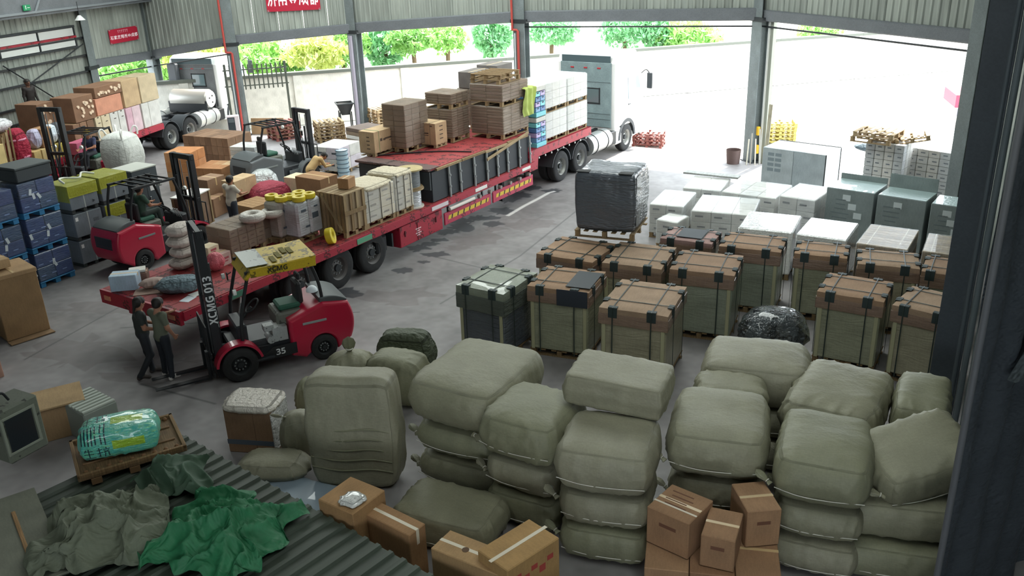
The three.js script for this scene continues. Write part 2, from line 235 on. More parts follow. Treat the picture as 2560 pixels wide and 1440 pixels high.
// H-section columns
const colW = [0.42, 0.42, 0.46, 0.46, 0.5, 0.52, 0.42, 0.42];
[...C, NC].forEach((c, i) => {
  const f = SEG(Math.min(i, 5), Math.min(i, 5) + 1), o = struct('steel_column', null, null, ['steel column at the end of the left wall', 'steel column beside the tank of the white truck', 'steel column with red and white pipes right of the white truck cab', 'steel column left of the carton pallets', 'steel column with a red pipe behind the loaded trailer', 'wide steel column left of the bright opening', 'steel column at the far end of the right wall', 'tall dark steel column at the near right'][i]);
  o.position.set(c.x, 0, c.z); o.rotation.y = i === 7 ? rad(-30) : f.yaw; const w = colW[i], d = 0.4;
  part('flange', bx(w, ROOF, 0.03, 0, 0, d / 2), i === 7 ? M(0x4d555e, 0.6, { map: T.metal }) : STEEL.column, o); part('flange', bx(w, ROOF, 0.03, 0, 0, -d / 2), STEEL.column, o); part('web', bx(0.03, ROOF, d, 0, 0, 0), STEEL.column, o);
  part('base_plate', bx(w + 0.15, 0.03, d + 0.15, 0, 0, 0), STEEL.dark, o);
  if (i < 6) part('bracket', bx(w + 0.2, 0.14, d + 0.1, 0, HEAD[i] - 0.02, 0), STEEL.dark, o);
  if (i === 2 || i === 4) { part('drain_pipe', rod([0.0, 0.2, d / 2 + 0.08], [0.0, HEAD[i] - 0.3, d / 2 + 0.08], 0.05), STEEL.pipe, o); part('drain_pipe', tube([[0.0, HEAD[i] - 0.32, d / 2 + 0.08], [0.0, HEAD[i] - 0.28, d / 2 + 0.08], [-0.22, HEAD[i] - 0.26, d / 2 + 0.08], [-0.24, HEAD[i] - 0.2, d / 2 + 0.08], [-0.24, HEAD[i] + 2.6, d / 2 + 0.12]], 0.045, 40, 8, 0.2), STEEL.pipe, o); part('conduit', rod([-0.14, 0.2, d / 2 + 0.06], [-0.14, HEAD[i] - 0.4, d / 2 + 0.06], 0.03), M(0xc3cdd0, 0.5), o); }
  if (i === 3) part('drain_pipe', rod([-0.02, 0.1, d / 2 + 0.07], [-0.02, HEAD[i] - 0.1, d / 2 + 0.07], 0.09), M(0x9b96a4, 0.5), o);
  if (i === 5) { part('door_post', bx(0.16, HEAD[5], 0.14, 0.5, 0, -0.12), M(0x8d9186, 0.6), o); part('guide_rail', bx(0.06, HEAD[5], 0.06, 0.36, 0, -0.05), M(0xdadcda, 0.5), o); for (const y of [0.35, 1.0]) part('hazard_band', bx(0.1, 0.3, 0.1, 0.33, y, 0.08), M(0xe0b020, 0.5), o); }
});
// the remaining walls and the roof, all outside the picture
const plainWall = (name, a, b, y0, label) => { const f = new Frame(a.x, a.z, Math.atan2(-(b.z - a.z), b.x - a.x) * 180 / Math.PI), L = Math.hypot(b.x - a.x, b.z - a.z); const m = struct(name, bx(L, ROOF - y0, 0.1, L / 2, y0, -0.05), SHEET[0], label); m.position.set(f.ox, 0, f.oz); m.rotation.y = f.yaw; return m; };
plainWall('wall_side', frontL, plan(LW.W(-12, 0, 0)), 0, 'corrugated side wall beyond the left edge');
for (const [a, b, y] of [[frontL.x, -9, 0], [-9, 4, 5.6], [4, frontR.x, 0]]) plainWall('wall_front', { x: a, z: frontL.z }, { x: b, z: frontL.z }, y, 'corrugated wall with a high opening behind the viewpoint');
plainWall('wall_front', { x: -9, z: frontL.z }, { x: 4, z: frontL.z }, 0, 'low wall under the high opening behind the viewpoint').scale.y = 0.3;
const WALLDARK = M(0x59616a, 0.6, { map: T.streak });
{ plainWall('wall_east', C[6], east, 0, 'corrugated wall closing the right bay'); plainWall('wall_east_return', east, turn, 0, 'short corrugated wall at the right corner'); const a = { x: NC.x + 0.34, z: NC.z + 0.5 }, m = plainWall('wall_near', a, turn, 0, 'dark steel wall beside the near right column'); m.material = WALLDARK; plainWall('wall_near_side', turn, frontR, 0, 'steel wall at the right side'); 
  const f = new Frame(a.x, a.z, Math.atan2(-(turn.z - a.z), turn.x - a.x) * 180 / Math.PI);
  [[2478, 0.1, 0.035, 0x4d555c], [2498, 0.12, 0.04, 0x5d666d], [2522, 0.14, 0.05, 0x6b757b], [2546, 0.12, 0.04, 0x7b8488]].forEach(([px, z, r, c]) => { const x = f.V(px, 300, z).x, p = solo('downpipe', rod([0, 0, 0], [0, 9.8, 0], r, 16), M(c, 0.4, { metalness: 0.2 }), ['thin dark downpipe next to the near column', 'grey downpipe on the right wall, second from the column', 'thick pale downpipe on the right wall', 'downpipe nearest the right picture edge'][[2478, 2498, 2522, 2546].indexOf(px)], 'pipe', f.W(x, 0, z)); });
}
{
  const roof = struct('ceiling', slab(outline, ROOF, 0.25), M(0x6f777b, 0.8), 'steel roof over the hall'); 
  for (const [x, z, w, d] of [[-15.5, -31, 2.4, 7], [-11, -30, 2.6, 13], [-5.5, -31, 2.6, 15], [-0.5, -29, 2.6, 13], [4.2, -23, 2.6, 13], [3, -7, 1.6, 8], [-5, -6, 1.0, 5]]) {
    const o = struct('roof_light', null, null, 'translucent daylight panel in the roof'); o.position.set(x, ROOF, z);
    part('diffuser', bx(w, 0.05, d, 0, -0.06, 0), M(0xf4f8f6, 0.6, { emissive: new THREE.Color(0.92, 1, 0.97), emissiveIntensity: 1 }), o);
    const l = new THREE.RectAreaLight(new THREE.Color(0.93, 1, 0.96), SKYLIGHT, w, d); l.rotation.x = -Math.PI / 2; l.position.set(x, ROOF - 0.1, z); l.castShadow = true; scene.add(l);
  }
}
// ---------------------------------------------------------------- builders for repeated kinds of things
const yawOf = (q) => q.yaw;
function palletPart(parent, w, d, y = 0, mat = WOOD[0], h = 0.14) {
  const p = part('pallet', cbox(w, 0.022, 0.1, 0.003), mat, parent, [0, y, 0]);
  for (const x of [-1, 0, 1]) for (const z of [0, 1]) part('block', cbox(0.1, h - 0.044, 0.1, 0.004), mat, p, [x * (w / 2 - 0.06), 0.022, z * (d / 2 - 0.06)]);
  for (const z of [-1, 1]) part('board', cbox(w, 0.022, 0.1, 0.003), mat, p, [0, 0, z * (d / 2 - 0.06)]);
  const n = Math.max(4, Math.round(w / 0.2)); for (let i = 0; i < n; i++) part('board', cbox(0.1, 0.022, d, 0.003), mat, p, [-w / 2 + 0.05 + i * (w - 0.1) / (n - 1), h - 0.022, 0]);
  return p;
}
function emptyPallet(w, d, p, yaw, label, group, mat = WOOD[1], h = 0.14) { const o = thing('wooden_pallet', label, 'pallet', p, yaw, group); for (const x of [-1, 0, 1]) for (const z of [-1, 0, 1]) part('block', cbox(0.1, h - 0.044, 0.1, 0.004), mat, o, [x * (w / 2 - 0.06), 0.022, z * (d / 2 - 0.06)]); for (const z of [-1, 0, 1]) part('board', cbox(w, 0.022, 0.1, 0.003), mat, o, [0, 0, z * (d / 2 - 0.06)]); const n = 6; for (let i = 0; i < n; i++) part('board', cbox(0.1, 0.022, d, 0.003), mat, o, [-w / 2 + 0.05 + i * (w - 0.1) / (n - 1), h - 0.022, 0]); return o; }
const TAPE = M(0xcbb083, 0.35), TAPE_CLEAR = M(0xd9cfb9, 0.25);
// carton with a taped seam; q or explicit pose
function carton(w, h, d, mat, p, yaw, label, group, o = {}) {
  if (o.plain) return solo('carton', cbox(w, h, d, o.c ?? 0.008), mat, label, 'carton', p, yaw, group);
  const t = thing('carton', label, 'carton', p, yaw, group); part('box', cbox(w, h, d, o.c ?? 0.01), mat, t);
  part('tape', bx(o.cross ? 0.05 : w * 0.995, 0.003, o.cross ? d * 0.995 : 0.05, 0, h - 0.0015, 0, 0.001), o.tape ?? TAPE, t);
  part('tape', bx(0.003, h * 0.22, 0.05, w / 2, h * 0.78, 0, 0.001), o.tape ?? TAPE, t);
  for (const [x, y, a, b] of o.marks ?? []) part('print', bx(a, b, 0.003, x, y, d / 2, 0.0008), o.ink ?? M(0x4a3f37, 0.8), t);
  if (o.flap) part('flap', bx(w, 0.006, d * 0.48, 0, h, d * 0.26), mat, t, [0, 0, 0], [0, 0, 0]);
  return t;
}
// shrink-wrapped block of cartons on a pallet, nx * ny * nz cartons as parts
function wrapped(name, label, q, top, o = {}) {
  const { nx = 3, ny = 4, nz = 3, mats = [CARD.white], film = FILM, y0 = 0, pallet = true, group, cat = 'wrapped pallet', marks } = o, s = o.shrink ?? 0.97, w = q.w * s, d = q.d * s, ph = pallet ? 0.14 : 0, H = top - y0 - ph;
  const t = thing(name, label, cat, [q.x, y0, q.z], q.yaw, group);
  if (pallet) palletPart(t, w, d, 0, o.wood ?? WOOD[0]);
  const cw = w / nx, ch = H / ny, cd = d / nz, geo = cbox(cw - 0.012, ch - 0.008, cd - 0.012, 0.01);
  for (let i = 0; i < nx; i++) for (let j = 0; j < ny; j++) for (let k = 0; k < nz; k++) {
    if (i > 0 && i < nx - 1 && k > 0 && k < nz - 1 && j < ny - 1) continue;      // inside the block, never seen
    const c = part('carton', geo, mats[(i * 7 + j * 3 + k * 5) % mats.length], t, [-w / 2 + (i + 0.5) * cw + rr(-1, 1) * (o.loose ?? 0), ph + j * ch, -d / 2 + (k + 0.5) * cd + rr(-1, 1) * (o.loose ?? 0)]);
    if (marks && k === nz - 1) part('print', cbox(cw * 0.4, ch * 0.16, 0.003, 0.0005), marks, c, [cw * (hash(i, j, 3) - 0.5) * 0.3, ch * 0.42, (cd - 0.012) / 2]);
  }
  if (film) part('film', bx(w + 0.03, H + 0.012, d + 0.03, 0, ph, 0, 0.03), film, t);
  for (const z of o.straps ?? []) part('strap', merge([bx(0.02, H + 0.02, 0.006, z * w, ph, d / 2 + 0.02, 0.001), bx(0.02, 0.006, d + 0.04, z * w, ph + H + 0.015, 0, 0.001)]), o.strapMat ?? BLACK, t);
  return t;
}
// pallet load with pale wrapped sides, cardboard cap, straps and black corner pads
const LOAD = [M(0xaeb096, 0.5, { map: T.card, bumpMap: T.wrapBump, bumpScale: 0.012, clearcoat: 0.35 }), M(0xa3ab99, 0.5, { map: T.card, bumpMap: T.wrapBump, bumpScale: 0.012, clearcoat: 0.35 }), M(0xb4ae94, 0.5, { map: T.card, bumpMap: T.wrapBump, bumpScale: 0.012, clearcoat: 0.35 })];
const CAP = [M(0xb08f72, 0.85, { map: T.card }), M(0xa98a70, 0.85, { map: T.card }), M(0xb69a80, 0.85, { map: T.card })];
const PAD = M(0x2c3a3a, 0.6), STRAP = M(0x2e3a36, 0.5), SKIRT = M(0x9d8270, 0.4, { map: T.card, bumpMap: T.wrapBump, bumpScale: 0.015, clearcoat: 0.5 });
function capPallet(label, q, top, o = {}) {
  const s = o.shrink ?? 0.96, w = q.w * s, d = q.d * s, k = o.k ?? 0, capH = o.capH ?? 0.34, t = thing('strapped_pallet', label, 'pallet load', [q.x, 0, q.z], q.yaw, o.group);
  palletPart(t, w * 0.98, d * 0.98, 0, WOOD[1]);
  part('load', bx(w - 0.04, top - 0.14 - 0.1, d - 0.04, 0, 0.14, 0, 0.02), o.load ?? LOAD[k % 3], t);
  part('corner_post', bx(0.07, top - 0.3, 0.02, -w / 2 + 0.08, 0.14, d / 2 - 0.008), M(0xb9b795, 0.7), t); part('corner_post', bx(0.07, top - 0.3, 0.02, w / 2 - 0.08, 0.14, d / 2 - 0.008), M(0xb9b795, 0.7), t);
  const c = part('cap', softCap(w + 0.02, capH, d + 0.02, k + 3), o.cap ?? CAP[k % 3], t, [0, top - capH, 0]);
  part('skirt', (() => { const g = []; for (const sx of [-1, 1]) { g.push(bx(0.012, capH * 0.62, d + 0.04, sx * (w / 2 + 0.014), 0, 0)); g.push(bx(w + 0.04, capH * 0.62, 0.012, 0, 0, sx * (d / 2 + 0.014))); } return merge(g); })(), o.skirt ?? SKIRT, c, [0, 0.01, 0], null, 'film-wrapped skirt of the cap');
  const sy = top + 0.008;
  for (const x of [-0.3, 0.27]) { part('strap', merge([bx(0.022, 0.008, d + 0.07, x * w, sy, 0, 0.002), bx(0.022, sy - 0.1, 0.008, x * w, 0.1, d / 2 + 0.034, 0.002), bx(0.022, sy - 0.1, 0.008, x * w, 0.1, -d / 2 - 0.034, 0.002)]), STRAP, t); }
  for (const z of [-0.28, 0.25]) { part('strap', merge([bx(w + 0.07, 0.008, 0.022, 0, sy + 0.002, z * d, 0.002), bx(0.008, sy - 0.1, 0.022, w / 2 + 0.034, 0.1, z * d, 0.002), bx(0.008, sy - 0.1, 0.022, -w / 2 - 0.034, 0.1, z * d, 0.002)]), STRAP, t); }
  const pad = (x, z, nx, nz) => part('edge_pad', nz ? merge([bx(0.17, 0.2, 0.014, 0, -0.19, nz * 0.02), bx(0.17, 0.014, 0.09, 0, 0, -nz * 0.03)]) : merge([bx(0.014, 0.2, 0.17, nx * 0.02, -0.19, 0), bx(0.09, 0.014, 0.17, -nx * 0.03, 0, 0)]), PAD, t, [x, top, z]);
  for (const x of [-0.3, 0.27]) { pad(x * w, d / 2, 0, 1); pad(x * w, -d / 2, 0, -1); }
  for (const z of [-0.28, 0.25]) { pad(w / 2, z * d, 1, 0); pad(-w / 2, z * d, -1, 0); }
  if (o.sheet) part('dark_sheet', bx(w * o.sheet[2], 0.008, d * o.sheet[3], w * o.sheet[0], top + 0.02, d * o.sheet[1]), M(0x333a40, 0.6), t);
  if (o.flap) part('drape', bx(w * 0.5, 0.34, 0.01, w * 0.24, top - 0.34, d / 2 + 0.045), M(0x2f3640, 0.6), t);
  return t;
}
function softCap(w, h, d, s) {   // cardboard lid, slightly sagging and uneven
  const g = new THREE.BoxGeometry(w, h, d, 12, 3, 12), p = g.attributes.position;
  for (let i = 0; i < p.count; i++) { let x = p.getX(i), y = p.getY(i), z = p.getZ(i); const ex = Math.max(Math.abs(x) / (w / 2), Math.abs(z) / (d / 2)); if (y > h / 2 - 1e-4) y += 0.012 * ns(x * 3, s * 3.1, z * 3) - 0.022 * Math.pow(ex, 10); const k = 1 + 0.012 * ns(x * 4 + s, y * 5, z * 4); p.setXYZ(i, x * k, y + h / 2, z * k); }
  const u = g.attributes.uv; for (let i = 0; i < u.count; i++) u.setXY(i, u.getX(i) * w, u.getY(i) * d); g.computeVertexNormals(); return toCreasedNormals(g, 0.9);
}
// woven bale
const BAGM = [M(0x97957d, 0.55, { map: T.weave, bumpMap: T.cloth, bumpScale: 0.006 }), M(0x8d8d73, 0.55, { map: T.weave, bumpMap: T.cloth, bumpScale: 0.006 }), M(0x9d9a84, 0.55, { map: T.weave, bumpMap: T.cloth, bumpScale: 0.006 })];
const STRING = M(0xd8d6cc, 0.6);
function bagGeo(w, h, d, s, o = {}) {
  const n = o.n ?? 5.5, N = o.N ?? 26, g = new THREE.BoxGeometry(2, 2, 2, N, Math.round(N * 0.7), N), p = g.attributes.position, uv = g.attributes.uv, v = V3(0, 0, 0);
  for (let i = 0; i < p.count; i++) {
    v.set(p.getX(i), p.getY(i), p.getZ(i)); const a = Math.sign(v.x) * Math.pow(Math.abs(v.x), 0.9), b = v.y, c = Math.sign(v.z) * Math.pow(Math.abs(v.z), 0.9);
    const k = Math.pow(Math.pow(Math.abs(a), n) + Math.pow(Math.abs(b), n * 0.75) + Math.pow(Math.abs(c), n), -1 / n);
    let x = a * k, y = b * k, z = c * k;
    const e = Math.max(Math.abs(x), Math.abs(z)); 
    y *= 1 - (o.pillow ?? 0.12) * Math.pow(e, 3); const side = Math.exp(-y * y * 9); x *= 1 + 0.03 * side; z *= 1 + 0.03 * side;
    const X = x * w / 2, Y = y * h / 2, Z = z * d / 2;
    const low = ns(X * 1.6 + s * 7, Y * 1.6, Z * 1.6 + s), wr = 1 - Math.abs(ns(X * (z * z > x * x ? 6.5 : 1.8) + s, Y * 1.6, Z * (z * z > x * x ? 1.8 : 6.5) + s * 3)) * 2.4, fold = wr * wr * wr * (wr > 0 ? 1 : 0);
    const amp = (o.wrinkle ?? 0.022) * Math.pow(e, 2), m = 1 + (0.035 * low + amp * fold) / Math.max(0.25, Math.hypot(X, Y, Z));
    p.setXYZ(i, X * m, Y * m + h / 2, Z * m);
    uv.setXY(i, Math.abs(v.x) > 0.999 ? Z + d : X + w, Math.abs(v.y) > 0.999 ? Z + d : Y + h);
  }
  const q = mergeVertices(new THREE.BufferGeometry().setAttribute('position', p.clone()).setIndex(g.index), 1e-4); q.computeVertexNormals();
  // keep uv of the unwelded copy, take the smooth normals from the welded one
  const key = new Map(), qp = q.attributes.position, qn = q.attributes.normal; for (let i = 0; i < qp.count; i++) key.set([qp.getX(i), qp.getY(i), qp.getZ(i)].map((t) => t.toFixed(3)).join(), i);
  const nn = g.attributes.normal; for (let i = 0; i < p.count; i++) { const j = key.get([p.getX(i), p.getY(i), p.getZ(i)].map((t) => t.toFixed(3)).join()); if (j !== undefined) nn.setXYZ(i, qn.getX(j), qn.getY(j), qn.getZ(j)); }
  return g;
}
const earGeo = (() => { const g = new THREE.LatheGeometry([[0.0, 0], [0.045, 0.0], [0.034, 0.03], [0.022, 0.055], [0.046, 0.1], [0.06, 0.15], [0.045, 0.2], [0.0, 0.23]].map((p) => new THREE.Vector2(...p)), 14), p = g.attributes.position; for (let i = 0; i < p.count; i++) { const a = Math.atan2(p.getZ(i), p.getX(i)), k = 1 + 0.3 * Math.sin(a * 5) * (p.getY(i) > 0.1 ? 1 : 0.3); p.setXYZ(i, p.getX(i) * k, p.getY(i), p.getZ(i) * k * 0.35); } g.computeVertexNormals(); return g; })();
function bag(label, x, y, z, w, h, d, yawDeg, o = {}) {
  const t = thing('woven_bag', label, 'bag', [x, y, z], rad(yawDeg), o.group ?? 'green woven bales in the foreground'); if (o.rx) t.rotation.x = rad(o.rx); if (o.rz) t.rotation.z = rad(o.rz);
  const s = o.s ?? Math.floor(rnd() * 90); part('sack', bagGeo(w, h, d, s, o), o.mat ?? BAGM[s % 3], t);
  for (const [ex, ey, ez] of o.ears ?? []) { const e = part('tied_corner', earGeo, o.mat ?? BAGM[s % 3], t, [ex * w / 2, ey * h, ez * d / 2]); e.rotation.set(ez * 2.0, 0.4 * ex, -ex * 2.1); e.scale.setScalar(o.earScale ?? 1.1); part('string', new THREE.TorusGeometry(0.024, 0.006, 6, 14), STRING, e, [0, 0.055, 0], [Math.PI / 2, 0, 0]); }
  if (o.stitch) part('stitching', tube([[-w * 0.46, h * 0.34, d * 0.48], [-w * 0.2, h * 0.3, d * 0.515], [w * 0.1, h * 0.3, d * 0.515], [w * 0.45, h * 0.32, d * 0.485]], 0.006, 30, 5), STRING, t);
  return t;
}
// wheel: tyre, rim and hub; axle along z, centre at the origin
function wheelParts(parent, R, W, p, o = {}) {
  const pr = [[R * 0.56, -W / 2], [R * 0.8, -W / 2], [R * 0.95, -W * 0.44], [R, -W * 0.3], [R, -0.012], [R * 0.97, -0.006], [R * 0.97, 0.006], [R, 0.012], [R, W * 0.3], [R * 0.95, W * 0.44], [R * 0.8, W / 2], [R * 0.56, W / 2]].map((q) => new THREE.Vector2(...q));
  const ty = part('tyre', new THREE.LatheGeometry(pr, 40).rotateX(Math.PI / 2), RUBBER, parent, p);
  const rp = [[R * 0.1, W * 0.18], [R * 0.34, W * 0.12], [R * 0.44, -W * 0.1], [R * 0.52, -W * 0.1], [R * 0.54, W * 0.3], [R * 0.6, W * 0.47], [R * 0.57, W * 0.49], [R * 0.5, W * 0.25]].map((q) => new THREE.Vector2(...q));
  part('rim', new THREE.LatheGeometry(rp, 32).rotateX(Math.PI / 2), o.rim ?? M(0x8b8a88, 0.5, { metalness: 0.4, side: THREE.DoubleSide }), ty);
  part('hub', cyl(R * 0.2, W * 0.5, 16, R * 0.17).rotateX(Math.PI / 2).translate(0, 0, W * 0.1), o.hub ?? STEEL.dark, ty);
  const nuts = []; for (let i = 0; i < 10; i++) nuts.push(cyl(0.018, 0.04, 6).rotateX(Math.PI / 2).translate(Math.cos(i * 0.628) * R * 0.3, Math.sin(i * 0.628) * R * 0.3, W * 0.16)); part('wheel_nuts', merge(nuts), STEEL.light, ty).userData.kind = 'stuff';
  return ty;
}
// counterbalance forklift, forks towards +x
function forklift(label, p, yaw, o = {}) {
  const body = o.body ?? M(0xb41238, 0.35, { clearcoat: 0.5 }), dark = M(0x2b2f33, 0.5), t = thing('forklift', label, 'forklift', p, yaw, o.group), mh = o.mast ?? 2.9, roof = o.roof === null ? null : o.roof ?? M(0xcfb01f, 0.5, { map: T.worn }), gh = o.guard ?? 2.15;
  // counterweight: rounded tail with a dark grille slot
  const cw = part('counterweight', (() => { const s = new THREE.Shape(); s.moveTo(-1.5, 0.42); s.quadraticCurveTo(-1.66, 0.75, -1.5, 1.12); s.lineTo(-1.02, 1.2); s.lineTo(-0.35, 0.98); s.lineTo(-0.35, 0.3); s.lineTo(-0.55, 0.22); s.absarc(-0.95, 0.3, 0.34, -0.1, Math.PI + 0.1, false); s.lineTo(-1.5, 0.42); const g = new THREE.ExtrudeGeometry(s, { depth: 1.04, bevelEnabled: true, bevelSize: 0.07, bevelThickness: 0.07, bevelSegments: 3, curveSegments: 14 }); return g.translate(0, 0, -0.52); })(), body, t);
  part('vent', bx(0.5, 0.05, 0.012, -0.78, 0.86, 0.6), M(0x7f8584, 0.5), cw); part('tail_panel', bx(0.02, 0.3, 0.7, -1.64, 0.7, 0), dark, cw);
  part('cover', (() => { const s = new THREE.Shape(); s.moveTo(-1.0, 1.2); s.quadraticCurveTo(-1.5, 1.22, -1.52, 1.14); s.lineTo(-1.52, 1.2); s.quadraticCurveTo(-1.3, 1.36, -1.0, 1.33); return new THREE.ExtrudeGeometry(s, { depth: 0.96, bevelEnabled: true, bevelSize: 0.03, bevelThickness: 0.03, bevelSegments: 2 }).translate(0, 0, -0.48); })(), M(0x4a5052, 0.5), t);
  part('chassis', bx(1.5, 0.5, 0.9, 0.15, 0.22, 0, 0.03), dark, t);
  part('hood', bx(0.9, 0.36, 0.72, -0.55, 0.78, 0, 0.04), M(0x6d7066, 0.6, { map: T.worn }), t);
  const seat = part('seat', bx(0.46, 0.12, 0.5, -0.42, 1.14, 0, 0.04), M(0x2a5a48, 0.7), t); part('backrest', bx(0.12, 0.46, 0.46, -0.66, 1.2, 0, 0.04), BLACK, seat); part('headrest', bx(0.08, 0.14, 0.24, -0.7, 1.68, 0, 0.03), BLACK, seat);
  part('floor_plate', bx(0.62, 0.04, 0.98, 0.42, 0.56, 0), dark, t); part('step', bx(0.4, 0.04, 0.14, 0.3, 0.36, 0.6), dark, t); part('step', bx(0.4, 0.04, 0.14, 0.3, 0.36, -0.6), dark, t);
  part('side_panel', bx(0.5, 0.3, 0.03, 0.2, 0.28, 0.53), body, t); part('fender', (() => { const s = new THREE.Shape(); s.absarc(0.78, 0.36, 0.47, 0.1, Math.PI - 0.2, false); s.absarc(0.78, 0.36, 0.42, Math.PI - 0.2, 0.1, true); return new THREE.ExtrudeGeometry(s, { depth: 0.26, bevelEnabled: false, curveSegments: 16 }); })(), body, t, [0, 0, 0.42]);
  part('fender', (() => { const s = new THREE.Shape(); s.absarc(0.78, 0.36, 0.47, 0.1, Math.PI - 0.2, false); s.absarc(0.78, 0.36, 0.42, Math.PI - 0.2, 0.1, true); return new THREE.ExtrudeGeometry(s, { depth: 0.26, bevelEnabled: false, curveSegments: 16 }); })(), body, t, [0, 0, -0.68]);
  part('dashboard', bx(0.22, 0.5, 0.8, 0.62, 0.58, 0, 0.03), dark, t);
  const sc = part('steering_column', rod([0.58, 1.0, 0], [0.3, 1.28, 0], 0.03), BLACK, t); part('steering_wheel', new THREE.TorusGeometry(0.17, 0.018, 8, 24), BLACK, sc, [0.28, 1.3, 0], [Math.PI / 2, -0.7, 0]);
  part('levers', merge([0.2, 0.28, 0.36].map((z) => rod([0.52, 1.0, z], [0.42, 1.26, z], 0.012))), CHROME, t);
  // overhead guard
  for (const z of [-0.5, 0.5]) { part('guard_post', tube([[0.66, 0.6, z], [0.6, 1.3, z], [0.36, gh - 0.04, z]], 0.035, 20, 8), BLACK, t); part('guard_post', tube([[-1.05, 1.25, z * 0.92], [-1.0, 1.7, z * 0.95], [-0.86, gh - 0.02, z]], 0.035, 20, 8), BLACK, t); part('guard_rail', bar([-0.9, gh, z], [0.42, gh - 0.02, z], 0.06), BLACK, t); }
  for (let i = 0; i < 5; i++) part('guard_bar', bx(0.05, 0.04, 1.0, -0.7 + i * 0.24, gh - 0.01, 0), BLACK, t);
  const rp = roof && part('roof_sheet', (() => { const s = new THREE.Shape(); s.moveTo(-0.98, gh + 0.1); s.lineTo(0.3, gh + 0.05); s.lineTo(0.44, gh - 0.12); s.lineTo(0.4, gh - 0.14); s.lineTo(0.27, gh + 0.01); s.lineTo(-0.98, gh + 0.05); return new THREE.ExtrudeGeometry(s, { depth: 1.14, bevelEnabled: true, bevelSize: 0.012, bevelThickness: 0.02, bevelSegments: 2 }).translate(0, 0, -0.57); })(), roof, t);
  if (rp) part('side_lip', bx(1.3, 0.16, 0.03, -0.32, gh - 0.08, 0.6), roof, rp);
  // mast
  const mx = 1.12; for (const z of [-0.36, 0.36]) { part('mast_rail', merge([bx(0.16, mh, 0.02, mx, 0.1, z + Math.sign(z) * 0.05), bx(0.02, mh, 0.1, mx - 0.07, 0.1, z), bx(0.02, mh, 0.1, mx + 0.07, 0.1, z)]), STEEL.black, t); part('inner_rail', merge([bx(0.12, mh - 0.1, 0.018, mx + 0.02, 0.16, z - Math.sign(z) * 0.05), bx(0.018, mh - 0.1, 0.06, mx + 0.07, 0.16, z - Math.sign(z) * 0.06)]), STEEL.dark, t); part('lift_cylinder', rod([mx - 0.1, 0.2, z * 0.62], [mx - 0.1, mh * 0.8, z * 0.62], 0.035), STEEL.dark, t); part('chain', bx(0.02, mh - 0.5, 0.03, mx + 0.03, 0.4, z * 0.4), STEEL.light, t); part('tilt_cylinder', rod([mx - 0.06, 0.75, z * 0.95], [0.5, 0.62, z * 0.95], 0.035), STEEL.dark, t); }
  for (const [y, hh] of [[0.16, 0.16], [mh * 0.52, 0.1], [mh - 0.04, 0.14]]) part('mast_crossbar', bx(0.1, hh, 0.86, mx, y, 0), STEEL.black, t);
  const fy = o.fork ?? 0.06; part('carriage', merge([bx(0.05, 0.1, 0.95, mx + 0.16, fy + 0.08, 0), bx(0.05, 0.1, 0.95, mx + 0.16, fy + 0.5, 0), bx(0.05, 0.5, 0.08, mx + 0.16, fy + 0.08, 0.3), bx(0.05, 0.5, 0.08, mx + 0.16, fy + 0.08, -0.3)]), STEEL.black, t);
  part('load_backrest', merge([bx(0.03, 0.03, 0.95, mx + 0.17, fy + 1.15, 0), ...[-0.46, -0.23, 0, 0.23, 0.46].map((z) => bx(0.03, 0.6, 0.03, mx + 0.17, fy + 0.56, z))]), STEEL.black, t);
  for (const z of [-0.26, 0.26]) part('fork', (() => { const s = new THREE.Shape([[0, 0], [1.07, 0.02], [1.07, 0.03], [0.05, 0.05], [0.05, 0.6], [0, 0.6]].map((q) => new THREE.Vector2(...q))); return new THREE.ExtrudeGeometry(s, { depth: 0.12, bevelEnabled: false }).translate(mx + 0.19, fy, z - 0.06); })(), STEEL.black, t);
  for (const z of [-1, 1]) { wheelParts(t, 0.36, 0.24, [0.78, 0.36, z * 0.56], { rim: M(0x303335, 0.7, { side: THREE.DoubleSide }) }).rotation.y = z < 0 ? Math.PI : 0; wheelParts(t, 0.28, 0.2, [-0.95, 0.28, z * 0.5], { rim: M(0x303335, 0.7, { side: THREE.DoubleSide }) }).rotation.y = z < 0 ? Math.PI : 0; part('head_lamp', cyl(0.06, 0.06, 14).rotateZ(Math.PI / 2), M(0xe4e6e2, 0.3), t, [0.66, gh - 0.35, z * 0.52]); }
  part('mirror', bx(0.02, 0.16, 0.1, 0.56, gh - 0.5, 0.66, 0.01), BLACK, t); part('mirror_arm', rod([0.5, gh - 0.3, 0.52], [0.55, gh - 0.38, 0.66], 0.01), BLACK, t);
  return t;
}
